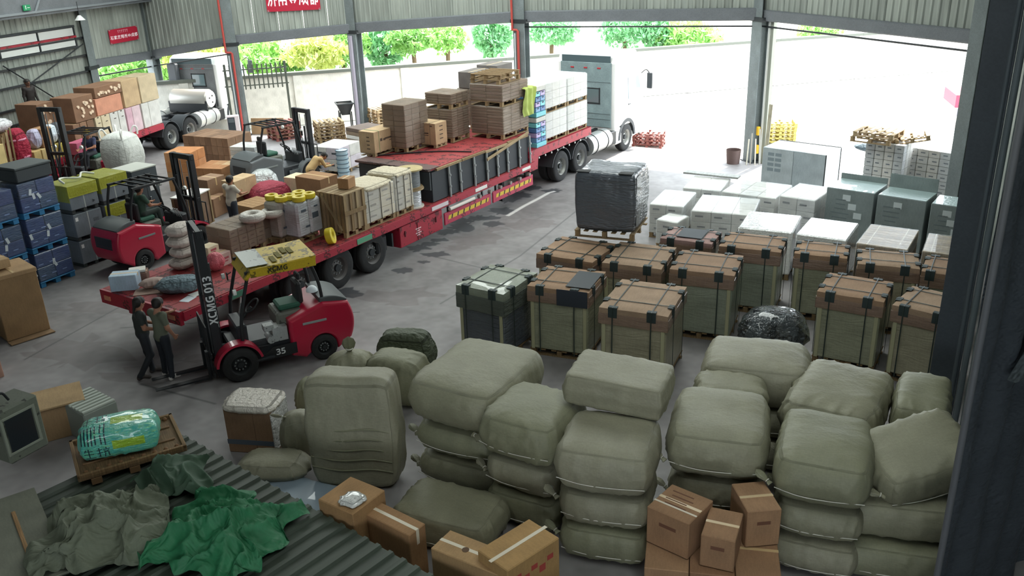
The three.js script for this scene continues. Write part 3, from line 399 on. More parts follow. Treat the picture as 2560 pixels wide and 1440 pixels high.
// tractor unit, nose towards +x, origin on the ground under the rear axle centre
function tractor(label, p, yaw, o = {}) {
  const t = thing('truck_tractor', label, 'truck', p, yaw), paint = o.paint ?? M(0xe9eae8, 0.3, { clearcoat: 0.6 }), back = o.back ?? M(0x8fa3a6, 0.5, { map: T.metal }), R = 0.52, wb = 4.3, W = 2.4, ch = o.cabTop ?? 3.75;
  part('chassis', merge([bx(7.2, 0.28, 0.12, 2.3, 0.72, 0.42), bx(7.2, 0.28, 0.12, 2.3, 0.72, -0.42), ...[-1, 0.3, 1.6, 2.9, 4.2, 5.6].map((x) => bx(0.12, 0.22, 0.8, x, 0.74, 0))]), STEEL.black, t);
  for (const x of [0.68, -0.68]) for (const z of [-1, 1]) { const w1 = wheelParts(t, R, 0.3, [x, R, z * 1.02], { rim: M(0x9a9a96, 0.45, { metalness: 0.4, side: THREE.DoubleSide }) }); if (z < 0) w1.rotation.y = Math.PI; part('inner_tyre', new THREE.LatheGeometry([[0.3, -0.15], [0.5, -0.14], [R, -0.08], [R, 0.08], [0.5, 0.14], [0.3, 0.15]].map((q) => new THREE.Vector2(...q)), 28).rotateX(Math.PI / 2), RUBBER, t, [x, R, z * 0.68]); part('mudguard', (() => { const s = new THREE.Shape(); s.absarc(0, 0, R + 0.12, 0.15, Math.PI - 0.15, false); s.absarc(0, 0, R + 0.09, Math.PI - 0.15, 0.15, true); return new THREE.ExtrudeGeometry(s, { depth: 0.6, bevelEnabled: false, curveSegments: 18 }); })(), M(0x3b4044, 0.6), t, [x, R, z > 0 ? 0.58 : -1.18]); part('axle', rod([x, R, -0.9], [x, R, 0.9], 0.09), STEEL.black, t); }
  for (const z of [-1, 1]) { const w1 = wheelParts(t, R, 0.3, [wb, R, z * 1.04], { rim: M(0xb5b5b0, 0.4, { metalness: 0.5, side: THREE.DoubleSide }) }); if (z < 0) w1.rotation.y = Math.PI; }
  part('fifth_wheel', merge([cyl(0.5, 0.08, 28).translate(-0.1, 1.08, 0), bx(0.8, 0.12, 0.9, -0.1, 0.98, 0)]), STEEL.black, t);
  // cab: side profile swept across, raked screen and roof fairing
  const prof = [[3.35, 0.95], [3.35, ch - 0.35], [3.45, ch - 0.12], [3.75, ch], [5.0, ch - 0.1], [5.5, ch - 0.65], [5.72, 2.2], [5.74, 0.55], [4.95, 0.5], [4.95, 1.05], [3.75, 1.1]];
  const cab = part('cab', (() => { const s = new THREE.Shape(prof.map((q) => new THREE.Vector2(...q))); return new THREE.ExtrudeGeometry(s, { depth: W - 0.16, bevelEnabled: true, bevelSize: 0.08, bevelThickness: 0.08, bevelSegments: 4 }).translate(0, 0, -(W - 0.16) / 2); })(), paint, t);
  for (const z of [-1, 1]) { part('side_window', (() => { const s = new THREE.Shape([[4.42, 1.98], [4.36, 2.72], [5.2, 2.7], [5.46, 2.12]].map((q) => new THREE.Vector2(...q))); return new THREE.ExtrudeGeometry(s, { depth: 0.02, bevelEnabled: true, bevelSize: 0.03, bevelThickness: 0.008, bevelSegments: 2 }); })(), M(0x9fb4c0, 0.08, { clearcoat: 1 }), cab, [0, 0, z > 0 ? W / 2 - 0.005 : -W / 2 - 0.02]); part('door_gap', bx(0.02, 1.75, 0.012, 4.28, 1.05, z * (W / 2 + 0.002)), M(0xa8abaa, 0.6), cab); part('door_handle', bx(0.2, 0.05, 0.03, 4.5, 1.72, z * (W / 2 + 0.01)), M(0x55595b, 0.5), cab); part('wheel_arch', (() => { const s = new THREE.Shape(); s.absarc(wb, R, R + 0.2, 0, Math.PI, false); s.absarc(wb, R, R + 0.07, Math.PI, 0, true); return new THREE.ExtrudeGeometry(s, { depth: 0.1, bevelEnabled: false, curveSegments: 20 }); })(), M(0x30353a, 0.6), cab, [0, 0, z > 0 ? W / 2 - 0.08 : -W / 2 - 0.02]); part('mirror', bx(0.08, 0.6, 0.22, 5.72, 2.15, z * (W / 2 + 0.26), 0.03), M(0x35393c, 0.5), cab); part('mirror_arm', tube([[5.5, 2.75, z * (W / 2)], [5.68, 2.86, z * (W / 2 + 0.12)], [5.72, 2.72, z * (W / 2 + 0.26)]], 0.018, 12, 6), BLACK, cab); }
  part('windscreen', (() => { const s = new THREE.Shape([[5.56, ch - 0.72], [5.58, ch - 0.7], [5.8, 1.95], [5.77, 1.95]].map((q) => new THREE.Vector2(...q))); return new THREE.ExtrudeGeometry(s, { depth: W - 0.4, bevelEnabled: false }).translate(0, 0, -(W - 0.4) / 2); })(), DARKGLASS, cab);
  part('bumper', bx(0.3, 0.45, W, 5.72, 0.38, 0, 0.06), M(0xd2d4d2, 0.4), t); part('sun_visor', bx(0.3, 0.05, W - 0.3, 5.62, ch - 0.62, 0, 0.02), M(0x30353a, 0.4), cab);
  const bk = part('back_wall', bx(0.04, ch - 1.35, W - 0.3, 3.25, 1.05, 0, 0.03), back, cab); part('back_window', bx(0.03, 0.5, 0.62, 3.225, 1.95, 0.25, 0.03), M(0x5f7276, 0.12, { clearcoat: 1 }), bk); part('window_seal', merge([bx(0.03, 0.04, 0.72, 3.222, 2.45, 0.25), bx(0.03, 0.04, 0.72, 3.222, 1.9, 0.25), bx(0.03, 0.6, 0.04, 3.222, 1.9, 0.58), bx(0.03, 0.6, 0.04, 3.222, 1.9, -0.08)]), BLACK, bk);
  for (const y of [1.35, 1.55, 2.7]) part('rib', bx(0.03, 0.03, W - 0.36, 3.225, y, 0), M(0x6d7d80, 0.6), bk); part('roof_band', bx(0.05, 0.28, W - 0.4, 3.27, ch - 0.34, 0), M(0x4a5b60, 0.5), bk); for (const z of [-0.55, 0, 0.55]) part('marker_lamp', bx(0.03, 0.05, 0.14, 3.225, ch - 0.52, z), M(0xb03038, 0.4), bk);
  part('air_duct', bx(0.28, 1.7, 0.45, 3.05, 1.25, -0.85, 0.05), M(0x55595e, 0.6), t);
  for (const z of [-1, 1]) { const tk = part('fuel_tank', (() => { const g = cyl(o.tankR ?? 0.36, 1.5, 28).rotateZ(Math.PI / 2); return g.translate(2.15, 0.74, z * 0.95); })(), M(0xc9ccca, 0.3, { metalness: 0.6 }), t); part('tank_strap', merge([1.75, 2.55].map((x) => new THREE.TorusGeometry((o.tankR ?? 0.36) + 0.005, 0.018, 6, 28).rotateY(Math.PI / 2).translate(x, 0.74, z * 0.95))), STEEL.dark, tk); }
  part('battery_box', bx(0.7, 0.5, 0.5, 3.3, 0.45, 0.95, 0.03), STEEL.black, t); part('air_tank', cyl(0.15, 0.8, 18).rotateZ(Math.PI / 2), M(0xcfd2d0, 0.3, { metalness: 0.5 }), t, [1.15, 0.55, 0.6]); part('side_step', bx(0.5, 0.6, 0.3, 3.6, 0.4, 1.05, 0.03), M(0xd7d9d6, 0.5), t);
  return t;
}
// ---------------------------------------------------------------- people: one skin per figure from tapered bones
function skin(bones, cell, k, colorAt) {       // bones: [a, b, ra, rb, region]
  const box = new THREE.Box3(); for (const [a, b, ra, rb] of bones) { const r = Math.max(ra, rb) + 0.03; box.expandByPoint(a.clone().addScalar(r)).expandByPoint(a.clone().subScalar(r)).expandByPoint(b.clone().addScalar(r)).expandByPoint(b.clone().subScalar(r)); }
  const size = box.getSize(V3(0, 0, 0)), ext = Math.max(size.x, size.y, size.z) + 6 * cell, N = Math.ceil(ext / cell), mid = box.getCenter(V3(0, 0, 0));
  const mc = new MarchingCubes(N, undefined, false, false, 90000); mc.isolation = 0; const F = mc.field; F.fill(-9); const h = N / 2, toW = (i) => (i - h) / h * ext / 2, step = ext / N;
  for (const [a, b, ra, rb] of bones) {
    const m = Math.max(ra, rb) + k * 1.6 + cell * 2, lo = [0, 0, 0], hi = [0, 0, 0]; ['x', 'y', 'z'].forEach((c, i) => { lo[i] = Math.max(0, Math.floor((Math.min(a[c], b[c]) - m - mid[c]) / step + h)); hi[i] = Math.min(N - 1, Math.ceil((Math.max(a[c], b[c]) + m - mid[c]) / step + h)); });
    const dx = b.x - a.x, dy = b.y - a.y, dz = b.z - a.z, l2 = dx * dx + dy * dy + dz * dz + 1e-9;
    for (let z = lo[2]; z <= hi[2]; z++) for (let y = lo[1]; y <= hi[1]; y++) for (let x = lo[0]; x <= hi[0]; x++) {
      const px = toW(x) + mid.x - a.x, py = toW(y) + mid.y - a.y, pz = toW(z) + mid.z - a.z; let t = (px * dx + py * dy + pz * dz) / l2; t = t < 0 ? 0 : t > 1 ? 1 : t;
      const d = Math.hypot(px - dx * t, py - dy * t, pz - dz * t) - (ra + (rb - ra) * t), i = z * N * N + y * N + x, o = -F[i]; const q = Math.max(k - Math.abs(o - d), 0) / k; F[i] = -(Math.min(o, d) - q * q * k * 0.25);
    }
  }
  mc.update(); const n = mc.count, pos = new Float32Array(n * 3), nor = new Float32Array(n * 3), col = new Float32Array(n * 3), v = V3(0, 0, 0);
  for (let i = 0; i < n; i++) { v.set(mc.positionArray[i * 3] * ext / 2 + mid.x, mc.positionArray[i * 3 + 1] * ext / 2 + mid.y, mc.positionArray[i * 3 + 2] * ext / 2 + mid.z); pos.set([v.x, v.y, v.z], i * 3); nor.set([mc.normalArray[i * 3], mc.normalArray[i * 3 + 1], mc.normalArray[i * 3 + 2]], i * 3); let best = 9, reg = 'skin'; for (const [a, b, ra, rb, r] of bones) { const ab = b.clone().sub(a), t = Math.min(1, Math.max(0, v.clone().sub(a).dot(ab) / (ab.lengthSq() + 1e-9))), d = v.distanceTo(a.clone().addScaledVector(ab, t)) - (ra + (rb - ra) * t); if (d < best) { best = d; reg = r; } } const c = colorAt(reg, v); col.set([c.r, c.g, c.b], i * 3); }
  const g = new THREE.BufferGeometry(); g.setAttribute('position', new THREE.BufferAttribute(pos, 3)); g.setAttribute('normal', new THREE.BufferAttribute(nor, 3)); g.setAttribute('color', new THREE.BufferAttribute(col, 3)); return g;
}
const STAND = { hip: [0, 0.92, 0], chest: [0, 1.27, 0], neck: [0, 1.42, 0], head: [0, 1.555, 0.02], hipL: [0.085, 0.89, 0], hipR: [-0.085, 0.89, 0], kneeL: [0.1, 0.48, 0.02], kneeR: [-0.1, 0.48, 0.02], ankL: [0.1, 0.085, -0.02], ankR: [-0.1, 0.085, -0.02], shL: [0.165, 1.37, 0], shR: [-0.165, 1.37, 0], elL: [0.22, 1.12, -0.02], elR: [-0.22, 1.12, -0.02], wrL: [0.25, 0.88, 0.05], wrR: [-0.25, 0.88, 0.05] };
const SKINMAT = M(0xffffff, 0.75, { vertexColors: true });
function person(label, p, yaw, pose, look, o = {}) {
  const J = {}; for (const [k, v] of Object.entries({ ...STAND, ...pose })) if (Array.isArray(v)) J[k] = V3(...v);
  const t = thing('person', label, 'person', p, yaw), cell = o.cell ?? 0.016, col = {}; for (const [k, v] of Object.entries({ skin: 0xa9745a, shirt: 0x555555, trousers: 0x2e3238, shoes: 0x33302e, ...look })) if (k !== 'hair') col[k] = new THREE.Color(v);
  const toe = (a, knee) => { const f = pose.toes ?? [0, 0, 1]; return a.clone().add(V3(f[0] * 0.16, -0.05, f[2] * 0.16)); };
  const sleeve = o.sleeve ?? 0.62, cutL = J.shL.clone().lerp(J.elL, sleeve), cutR = J.shR.clone().lerp(J.elR, sleeve), arm = o.long ? 'shirt' : 'skin';
  const w = o.wide ?? 1, B = [];
  const add = (a, b, ra, rb, r) => B.push([a, b, ra, rb, r]); const mix = (a, b, k) => a.clone().lerp(b, k);
  add(J.hip, mix(J.hip, J.chest, 0.5), 0.125 * w, 0.12 * w, 'shirt'); add(mix(J.hip, J.chest, 0.5), J.chest, 0.12 * w, 0.13 * w, 'shirt'); add(mix(J.chest, J.shL, 0.4), J.shL, 0.1, 0.075, 'shirt'); add(mix(J.chest, J.shR, 0.4), J.shR, 0.1, 0.075, 'shirt');
  add(J.chest.clone().add(V3(0.07, 0.02, 0.03)), J.hip.clone().add(V3(0.06, 0.06, 0.01)), 0.085 * w, 0.09 * w, 'shirt'); add(J.chest.clone().add(V3(-0.07, 0.02, 0.03)), J.hip.clone().add(V3(-0.06, 0.06, 0.01)), 0.085 * w, 0.09 * w, 'shirt');
  add(mix(J.chest, J.neck, 0.6), mix(J.neck, J.head, 0.4), 0.06, 0.052, 'skin'); add(mix(J.neck, J.head, 0.3), J.head, 0.05, 0.085, 'skin');
  for (const S of ['L', 'R']) { const sg = S === 'L' ? 1 : -1, cut = S === 'L' ? cutL : cutR; add(J['sh' + S], cut, 0.07, 0.058, 'shirt'); add(cut, J['el' + S], 0.05, 0.042, arm); add(J['el' + S], J['wr' + S], o.long ? 0.046 : 0.042, o.long ? 0.036 : 0.028, arm);
    add(J['hip' + S], J['knee' + S], 0.095 * w, 0.066, 'trousers'); add(J['knee' + S], J['ank' + S], 0.064, o.bare ? 0.04 : 0.052, o.bare ? 'skin' : 'trousers'); add(J['ank' + S], toe(J['ank' + S]), 0.045, 0.038, 'shoes'); add(J['ank' + S].clone().add(V3(0, -0.04, -0.03)), J['ank' + S], 0.042, 0.04, 'shoes'); }
  add(J.hip, J.hip.clone().add(V3(0, -0.05, 0)), 0.12 * w, 0.1 * w, 'trousers');
  const geos = [skin(B, cell, 0.035, (r) => col[r])];
  // hands: palm, four fingers, thumb
  for (const S of ['L', 'R']) { const sg = S === 'L' ? 1 : -1, wr = J['wr' + S], dir = wr.clone().sub(J['el' + S]).normalize(); const up = V3(0, 0, 1).sub(dir.clone().multiplyScalar(dir.z)); if (up.lengthSq() < 0.05) up.set(sg, 0, 0); up.normalize(); const sd = dir.clone().cross(up).normalize(); const H = [], palm = wr.clone().addScaledVector(dir, 0.07); for (const k of [-1, 0, 1]) H.push([wr.clone().addScaledVector(up, k * 0.014), palm.clone().addScaledVector(up, k * 0.024), 0.022, 0.017, 'skin']);
    [-0.03, -0.01, 0.01, 0.029].forEach((u, i) => { const L = [0.06, 0.075, 0.08, 0.068][i], a = palm.clone().addScaledVector(up, u), m = a.clone().addScaledVector(dir, L * 0.5).addScaledVector(sd, sg * 0.006), e = m.clone().addScaledVector(dir, L * 0.42).addScaledVector(sd, sg * 0.022); H.push([a, m, 0.0098, 0.009, 'skin'], [m, e, 0.009, 0.0078, 'skin']); });
    const th = wr.clone().addScaledVector(dir, 0.025).addScaledVector(up, 0.024), tm = th.clone().addScaledVector(up, 0.03).addScaledVector(dir, 0.025), te = tm.clone().addScaledVector(dir, 0.034).addScaledVector(up, 0.006); H.push([th, tm, 0.013, 0.011, 'skin'], [tm, te, 0.011, 0.009, 'skin']); geos.push(skin(H, 0.0062, 0.006, () => col.skin)); }
  // head with face, in its own frame
  const hq = new THREE.Quaternion().setFromEuler(new THREE.Euler(rad(o.nod ?? 0), rad(o.turn ?? 0), 0, 'YXZ')), hp = (x, y, z) => V3(x, y, z).applyQuaternion(hq).add(J.head), HB = [[hp(0, 0.03, -0.015), hp(0, 0.025, 0.01), 0.088, 0.084, 'skin'], [hp(0, -0.04, 0.02), hp(0, -0.075, 0.045), 0.062, 0.036, 'skin'], [hp(0, 0.02, 0.088), hp(0, -0.018, 0.104), 0.011, 0.015, 'skin'], [hp(0, 0.035, 0.07), hp(0, 0.03, 0.075), 0.03, 0.03, 'skin'], [hp(-0.02, -0.05, 0.083), hp(0.02, -0.05, 0.083), 0.01, 0.01, 'lip'], [hp(0.084, -0.01, -0.01), hp(0.09, 0.025, -0.015), 0.014, 0.018, 'skin'], [hp(-0.084, -0.01, -0.01), hp(-0.09, 0.025, -0.015), 0.014, 0.018, 'skin'], [hp(0.033, 0.012, 0.078), hp(0.033, 0.012, 0.079), 0.012, 0.012, 'eye'], [hp(-0.033, 0.012, 0.078), hp(-0.033, 0.012, 0.079), 0.012, 0.012, 'eye']];
  const eye = new THREE.Color(0x2a211c), lip = col.skin.clone().multiply(new THREE.Color(0.85, 0.6, 0.6)); geos.push(skin(HB, 0.0072, 0.02, (r) => (r === 'eye' ? eye : r === 'lip' ? lip : col.skin)));
  part('body', mergeGeometries(geos), SKINMAT, t);
  const hb = [[hp(0, 0.045, -0.025), hp(0, 0.055, 0.012), 0.1, 0.09, 'hair'], [hp(0, 0.0, -0.05), hp(0, 0.04, -0.04), 0.075, 0.09, 'hair'], [hp(0.07, 0.03, -0.02), hp(0.06, 0.06, 0.03), 0.03, 0.03, 'hair'], [hp(-0.07, 0.03, -0.02), hp(-0.06, 0.06, 0.03), 0.03, 0.03, 'hair']]; if (o.tail) hb.push([hp(0, 0.02, -0.1), hp(0, -0.16, -0.12), 0.035, 0.02, 'hair']); if (o.longHair) hb.push([hp(0, -0.02, -0.06), hp(0, -0.14, -0.06), 0.075, 0.06, 'hair']);
  const hc = new THREE.Color(look.hair ?? 0x1d1815); if (!o.helmet) part('hair', skin(hb, 0.011, 0.02, () => hc), M(0xffffff, 0.6, { vertexColors: true }), t);
  else part('helmet', (() => { const g = new THREE.SphereGeometry(0.125, 22, 12, 0, Math.PI * 2, 0, Math.PI * 0.5); const brim = new THREE.TorusGeometry(0.125, 0.012, 8, 26).rotateX(Math.PI / 2); return merge([g, brim]).applyQuaternion(hq).translate(J.head.x, J.head.y + 0.04, J.head.z); })(), M(o.helmet, 0.4), t);
  return t;
}
// ---------------------------------------------------------------- pallet loads on the right half of the floor
const GP = 'strapped pallets with cardboard caps';
const H1 = 1.5;
capPallet('dark-wrapped strapped pallet with a pale dusty top, leftmost by the red forklift', quad(H1, [1138, 712], [1262, 733], [1340, 682], [1228, 654]), H1, { k: 1, load: FILM_BLACK, cap: M(0x9aa290, 0.45, { map: T.card, bumpMap: T.crinkle, bumpScale: 0.02, clearcoat: 0.5 }), skirt: M(0x5f665f, 0.35, { bumpMap: T.wrapBump, bumpScale: 0.03, clearcoat: 0.6 }), capH: 0.5, group: GP });
capPallet('strapped pallet with a black sheet hanging over its right front corner', quad(H1, [1308, 714], [1462, 727], [1532, 676], [1370, 664]), H1, { k: 0, sheet: [0.3, 0.05, 0.4, 0.75], flap: true, group: GP });
capPallet('strapped pallet in the front row just behind the block-shaped bag', quad(H1, [1477, 770], [1672, 784], [1722, 716], [1567, 694]), H1, { k: 2, group: GP });
capPallet('strapped pallet with a tall pale load, second row left of the silver bag', quad(H1, [1654, 676], [1837, 680], [1864, 640], [1718, 620]), H1, { k: 1, group: GP });
capPallet('strapped pallet under the left half of the black-wrapped pallet', quad(H1, [1330, 632], [1480, 655], [1552, 606], [1408, 590]), H1, { k: 0, group: GP, shrink: 0.94 });
capPallet('strapped pallet under the right corner of the black-wrapped pallet', quad(H1, [1483, 658], [1648, 666], [1706, 616], [1562, 603]), H1, { k: 2, group: GP, shrink: 0.94 });
capPallet('strapped pallet with a dark square sheet lying flat on its pink cap', quad(H1, [1650, 594], [1782, 608], [1806, 579], [1678, 562]), H1, { k: 2, cap: M(0xb4938c, 0.85, { map: T.card }), sheet: [0.02, 0.0, 0.5, 0.72], group: GP });
capPallet('strapped pallet in front of the first sheet-covered white stack', quad(H1, [1786, 617], [1952, 624], [1974, 594], [1826, 575]), H1, { k: 1, group: GP });
capPallet('strapped pallet between the two rows, left of the slatted flat crates', quad(H1, [1975, 634], [2118, 641], [2128, 611], [2003, 598]), H1, { k: 0, group: GP });
capPallet('strapped pallet with crumpled film on its cap, in front of the wider slatted crate', quad(H1, [2132, 661], [2298, 667], [2305, 631], [2148, 618]), H1, { k: 2, group: GP, shrink: 0.93 });
capPallet('strapped pallet partly hidden by the near right column, second row', quad(H1, [2306, 676], [2418, 694], [2422, 648], [2312, 634]), H1, { k: 1, group: GP, shrink: 0.93 });
capPallet('strapped pallet in the front row right of the silver bag, yellowish load', quad(H1, [2032, 725], [2212, 754], [2238, 701], [2080, 681]), H1, { k: 0, group: GP });
capPallet('strapped pallet in the front row beside the near right column', quad(H1, [2228, 760], [2398, 797], [2412, 742], [2284, 709]), H1, { k: 2, group: GP });
{ // black stretch-wrapped pallet standing on two caps
  const q = quad(3.02, [1416, 432], [1578, 436], [1641, 402], [1487, 397]), t = thing('wrapped_pallet', 'tall load in black stretch film standing on top of other pallets', 'wrapped pallet', [q.x, H1 + 0.04, q.z], q.yaw);
  const w = q.w * 0.97, d = q.d * 0.97, h = 1.34; palletPart(t, w, d, 0, WOOD[0], 0.16);
  part('load', bagGeo(w * 1.0, h, d * 1.0, 31, { n: 14, pillow: 0.02, wrinkle: 0.012, N: 34 }), FILM_BLACK, t, [0, 0.15, 0]);
  part('label', bx(0.22, 0.15, 0.006, -0.25, 1.1, d / 2 - 0.01), M(0x6b7276, 0.5), t); part('edge_pad', bx(0.3, 0.02, 0.2, 0.45, h + 0.135, d / 2 - 0.12), BLACK, t); part('edge_pad', bx(0.3, 0.02, 0.2, -0.5, h + 0.135, d / 2 - 0.12), BLACK, t);
  for (const y of [0.55, 0.62]) part('film_fold', bar([-0.45, y, d / 2 + 0.0], [0.1, y + 0.12, d / 2 + 0.0], 0.018, 0.012), M(0x6a7276, 0.2, { clearcoat: 1 }), t);
  part('film_tail', bx(0.02, 1.1, 0.36, w / 2 - 0.0, 0.3, d / 2 - 0.3), M(0x3a4147, 0.25, { clearcoat: 0.8, bumpMap: T.crinkle, bumpScale: 0.03 }), t);
}
{ // crumpled silver film bag between the pallets
  const p = at(1930, 865, 0.2); const t = bag('crumpled grey plastic film bag lying between the strapped pallets', p.x, 0, p.z, 1.25, 1.0, 1.0, -20, { s: 12, n: 2.6, wrinkle: 0.06, group: 'loose sacks', mat: M(0x5b6266, 0.25, { bumpMap: T.crinkle, bumpScale: 0.08, clearcoat: 1, map: T.worn }) });
  part('patch', bx(0.16, 0.26, 0.01, -0.32, 0.62, 0.42, 0.004), M(0x262c32, 0.6), t, null, [-0.35, 0, 0]);
}
// low white carton stacks under glossy film, sunlit near the opening
const PRINT = M(0x50545a, 0.8), WH = [CARD.white, card(0xd9d8d2), card(0xdedfdc)];
const GW = 'white carton stacks under film';
const wr = (label, a, b, c, d, top, o = {}) => wrapped('wrapped_stack', label, quad(top, a, b, c, d), top, { mats: WH, marks: PRINT, group: GW, nx: 3, ny: 3, nz: 3, ...o });
wr('white carton stack behind the pallet with the dark square sheet', [1717, 530], [1871, 534], [1916, 498], [1760, 486], 1.0);
wr('white carton stack directly right of the black-wrapped pallet', [1622, 512], [1704, 516], [1746, 482], [1660, 472], 0.95, { nx: 2 });
wr('white carton stack left of the tall grey boxes', [1958, 488], [2058, 508], [2064, 468], [1992, 456], 1.15, { nx: 2 });
wr('white carton stack in front of the wide grey cabinet crate', [1802, 482], [1938, 494], [1984, 466], [1850, 444], 1.0);
wr('white carton stack farthest left near the bright opening', [1700, 470], [1792, 476], [1838, 446], [1740, 440], 0.9, { nx: 2 });
wr('small film-wrapped carton tucked behind the black pallet', [1648, 548], [1696, 560], [1716, 540], [1668, 530], 0.8, { nx: 1, ny: 2, nz: 1 });
wr('white stack under a crumpled clear sheet, left of the two', [1842, 568], [1978, 583], [2010, 539], [1876, 529], 1.2, { nx: 1, ny: 1, nz: 1, film: M(0xf2f4f4, 0.18, { bumpMap: T.crinkle, bumpScale: 0.04, clearcoat: 1 }), mats: [CARD.grey], marks: null });
wr('white stack under a crumpled clear sheet, right of the two', [1992, 586], [2120, 602], [2146, 560], [2024, 542], 1.2, { nx: 1, ny: 1, nz: 1, film: M(0xe2e4e4, 0.2, { bumpMap: T.crinkle, bumpScale: 0.04, clearcoat: 1 }), mats: [CARD.grey], marks: null });
// slatted flat crates under film
for (const [label, a, b, c, d] of [['wide flat wooden crate under clear film behind the crumpled-film pallet', [2134, 609], [2278, 626], [2296, 575], [2178, 556]], ['narrow flat wooden crate under clear film beside the near column', [2308, 627], [2418, 643], [2420, 592], [2316, 580]]]) {
  const q = quad(1.42, a, b, c, d), t = thing('flat_crate', label, 'crate', [q.x, 0, q.z], q.yaw, 'flat slatted crates'), w = q.w * 0.94, dd = q.d * 0.94; palletPart(t, w, dd, 0, WOOD[1]); part('load', bx(w, 0.98, dd, 0, 0.14, 0), CARD.dull, t);
  for (let i = 0; i < 9; i++) part('slat', cbox(w, 0.03, dd / 9 - 0.015, 0.004), WOOD[i % 3], t, [0, 1.37, -dd / 2 + (i + 0.5) * dd / 9]); for (const x of [-0.3, 0.3]) part('strap', merge([bx(0.02, 0.006, dd + 0.02, x * w, 1.405, 0, 0.001), bx(0.02, 1.2, 0.006, x * w, 0.2, dd / 2 + 0.012, 0.001)]), M(0xb9b08a, 0.5), t);
  part('rail', bx(w, 0.25, 0.03, 0, 1.12, dd / 2 - 0.015), WOOD[0], t); part('rail', bx(w, 0.25, 0.03, 0, 1.12, -dd / 2 + 0.015), WOOD[0], t); part('film', bx(w + 0.03, 0.32, dd + 0.03, 0, 1.1, 0, 0.02), FILM, t);
}
// tall grey printed boxes
const GREYBOX = M(0x8b9695, 0.7, { map: T.card }), GREYTOP = M(0xb9cfcf, 0.3, { clearcoat: 0.8, bumpMap: T.crinkle, bumpScale: 0.02 }), FAINT = M(0x6b7678, 0.8), LBL = M(0xc6cfcf, 0.6);
[['tall grey printed box, leftmost of three beside the white stacks', [2066, 468], [2194, 485], [2216, 461], [2102, 442], 0], ['tall grey printed box in the middle with an open lid flap', [2200, 486], [2326, 506], [2336, 484], [2219, 462], 1], ['tall grey printed box with white labels next to the near column', [2334, 508], [2440, 524], [2446, 500], [2342, 484], 2]].forEach(([label, a, b, c, d, i]) => {
  const q = quad(1.5, a, b, c, d), t = thing('grey_box', label, 'box', [q.x, 0, q.z], q.yaw, 'tall grey printed boxes'), w = q.w * 0.96, dd = q.d * 0.96; palletPart(t, w, dd, 0, WOOD[1]);
  const b0 = part('box', bx(w, 1.35, dd, 0, 0.14, 0, 0.012), GREYBOX, t); part('top_sheet', bx(w * 0.98, 0.01, dd * 0.98, 0, 1.49, 0), GREYTOP, t);
  for (let r = 0; r < 5; r++) part('print', bx(w * rr(0.2, 0.4), 0.03, 0.003, -w * 0.18, 1.2 - r * 0.12, dd / 2 + 0.001, 0.0008), FAINT, b0);
  for (let r = 0; r < (i === 1 ? 1 : 3); r++) part('label', bx(0.2, 0.16, 0.003, w * (0.02 + 0.13 * r) - 0.1, 1.2 - r * 0.22, dd / 2 + 0.001, 0.0008), LBL, b0);
  if (i === 1) part('lid_flap', bx(w, 0.36, 0.015, 0, 1.49, -dd / 2 + 0.01), GREYBOX, t); if (i === 0) part('lid_flap', bx(w, 0.16, 0.015, 0, 1.49, -dd / 2 + 0.01), GREYBOX, t);
});
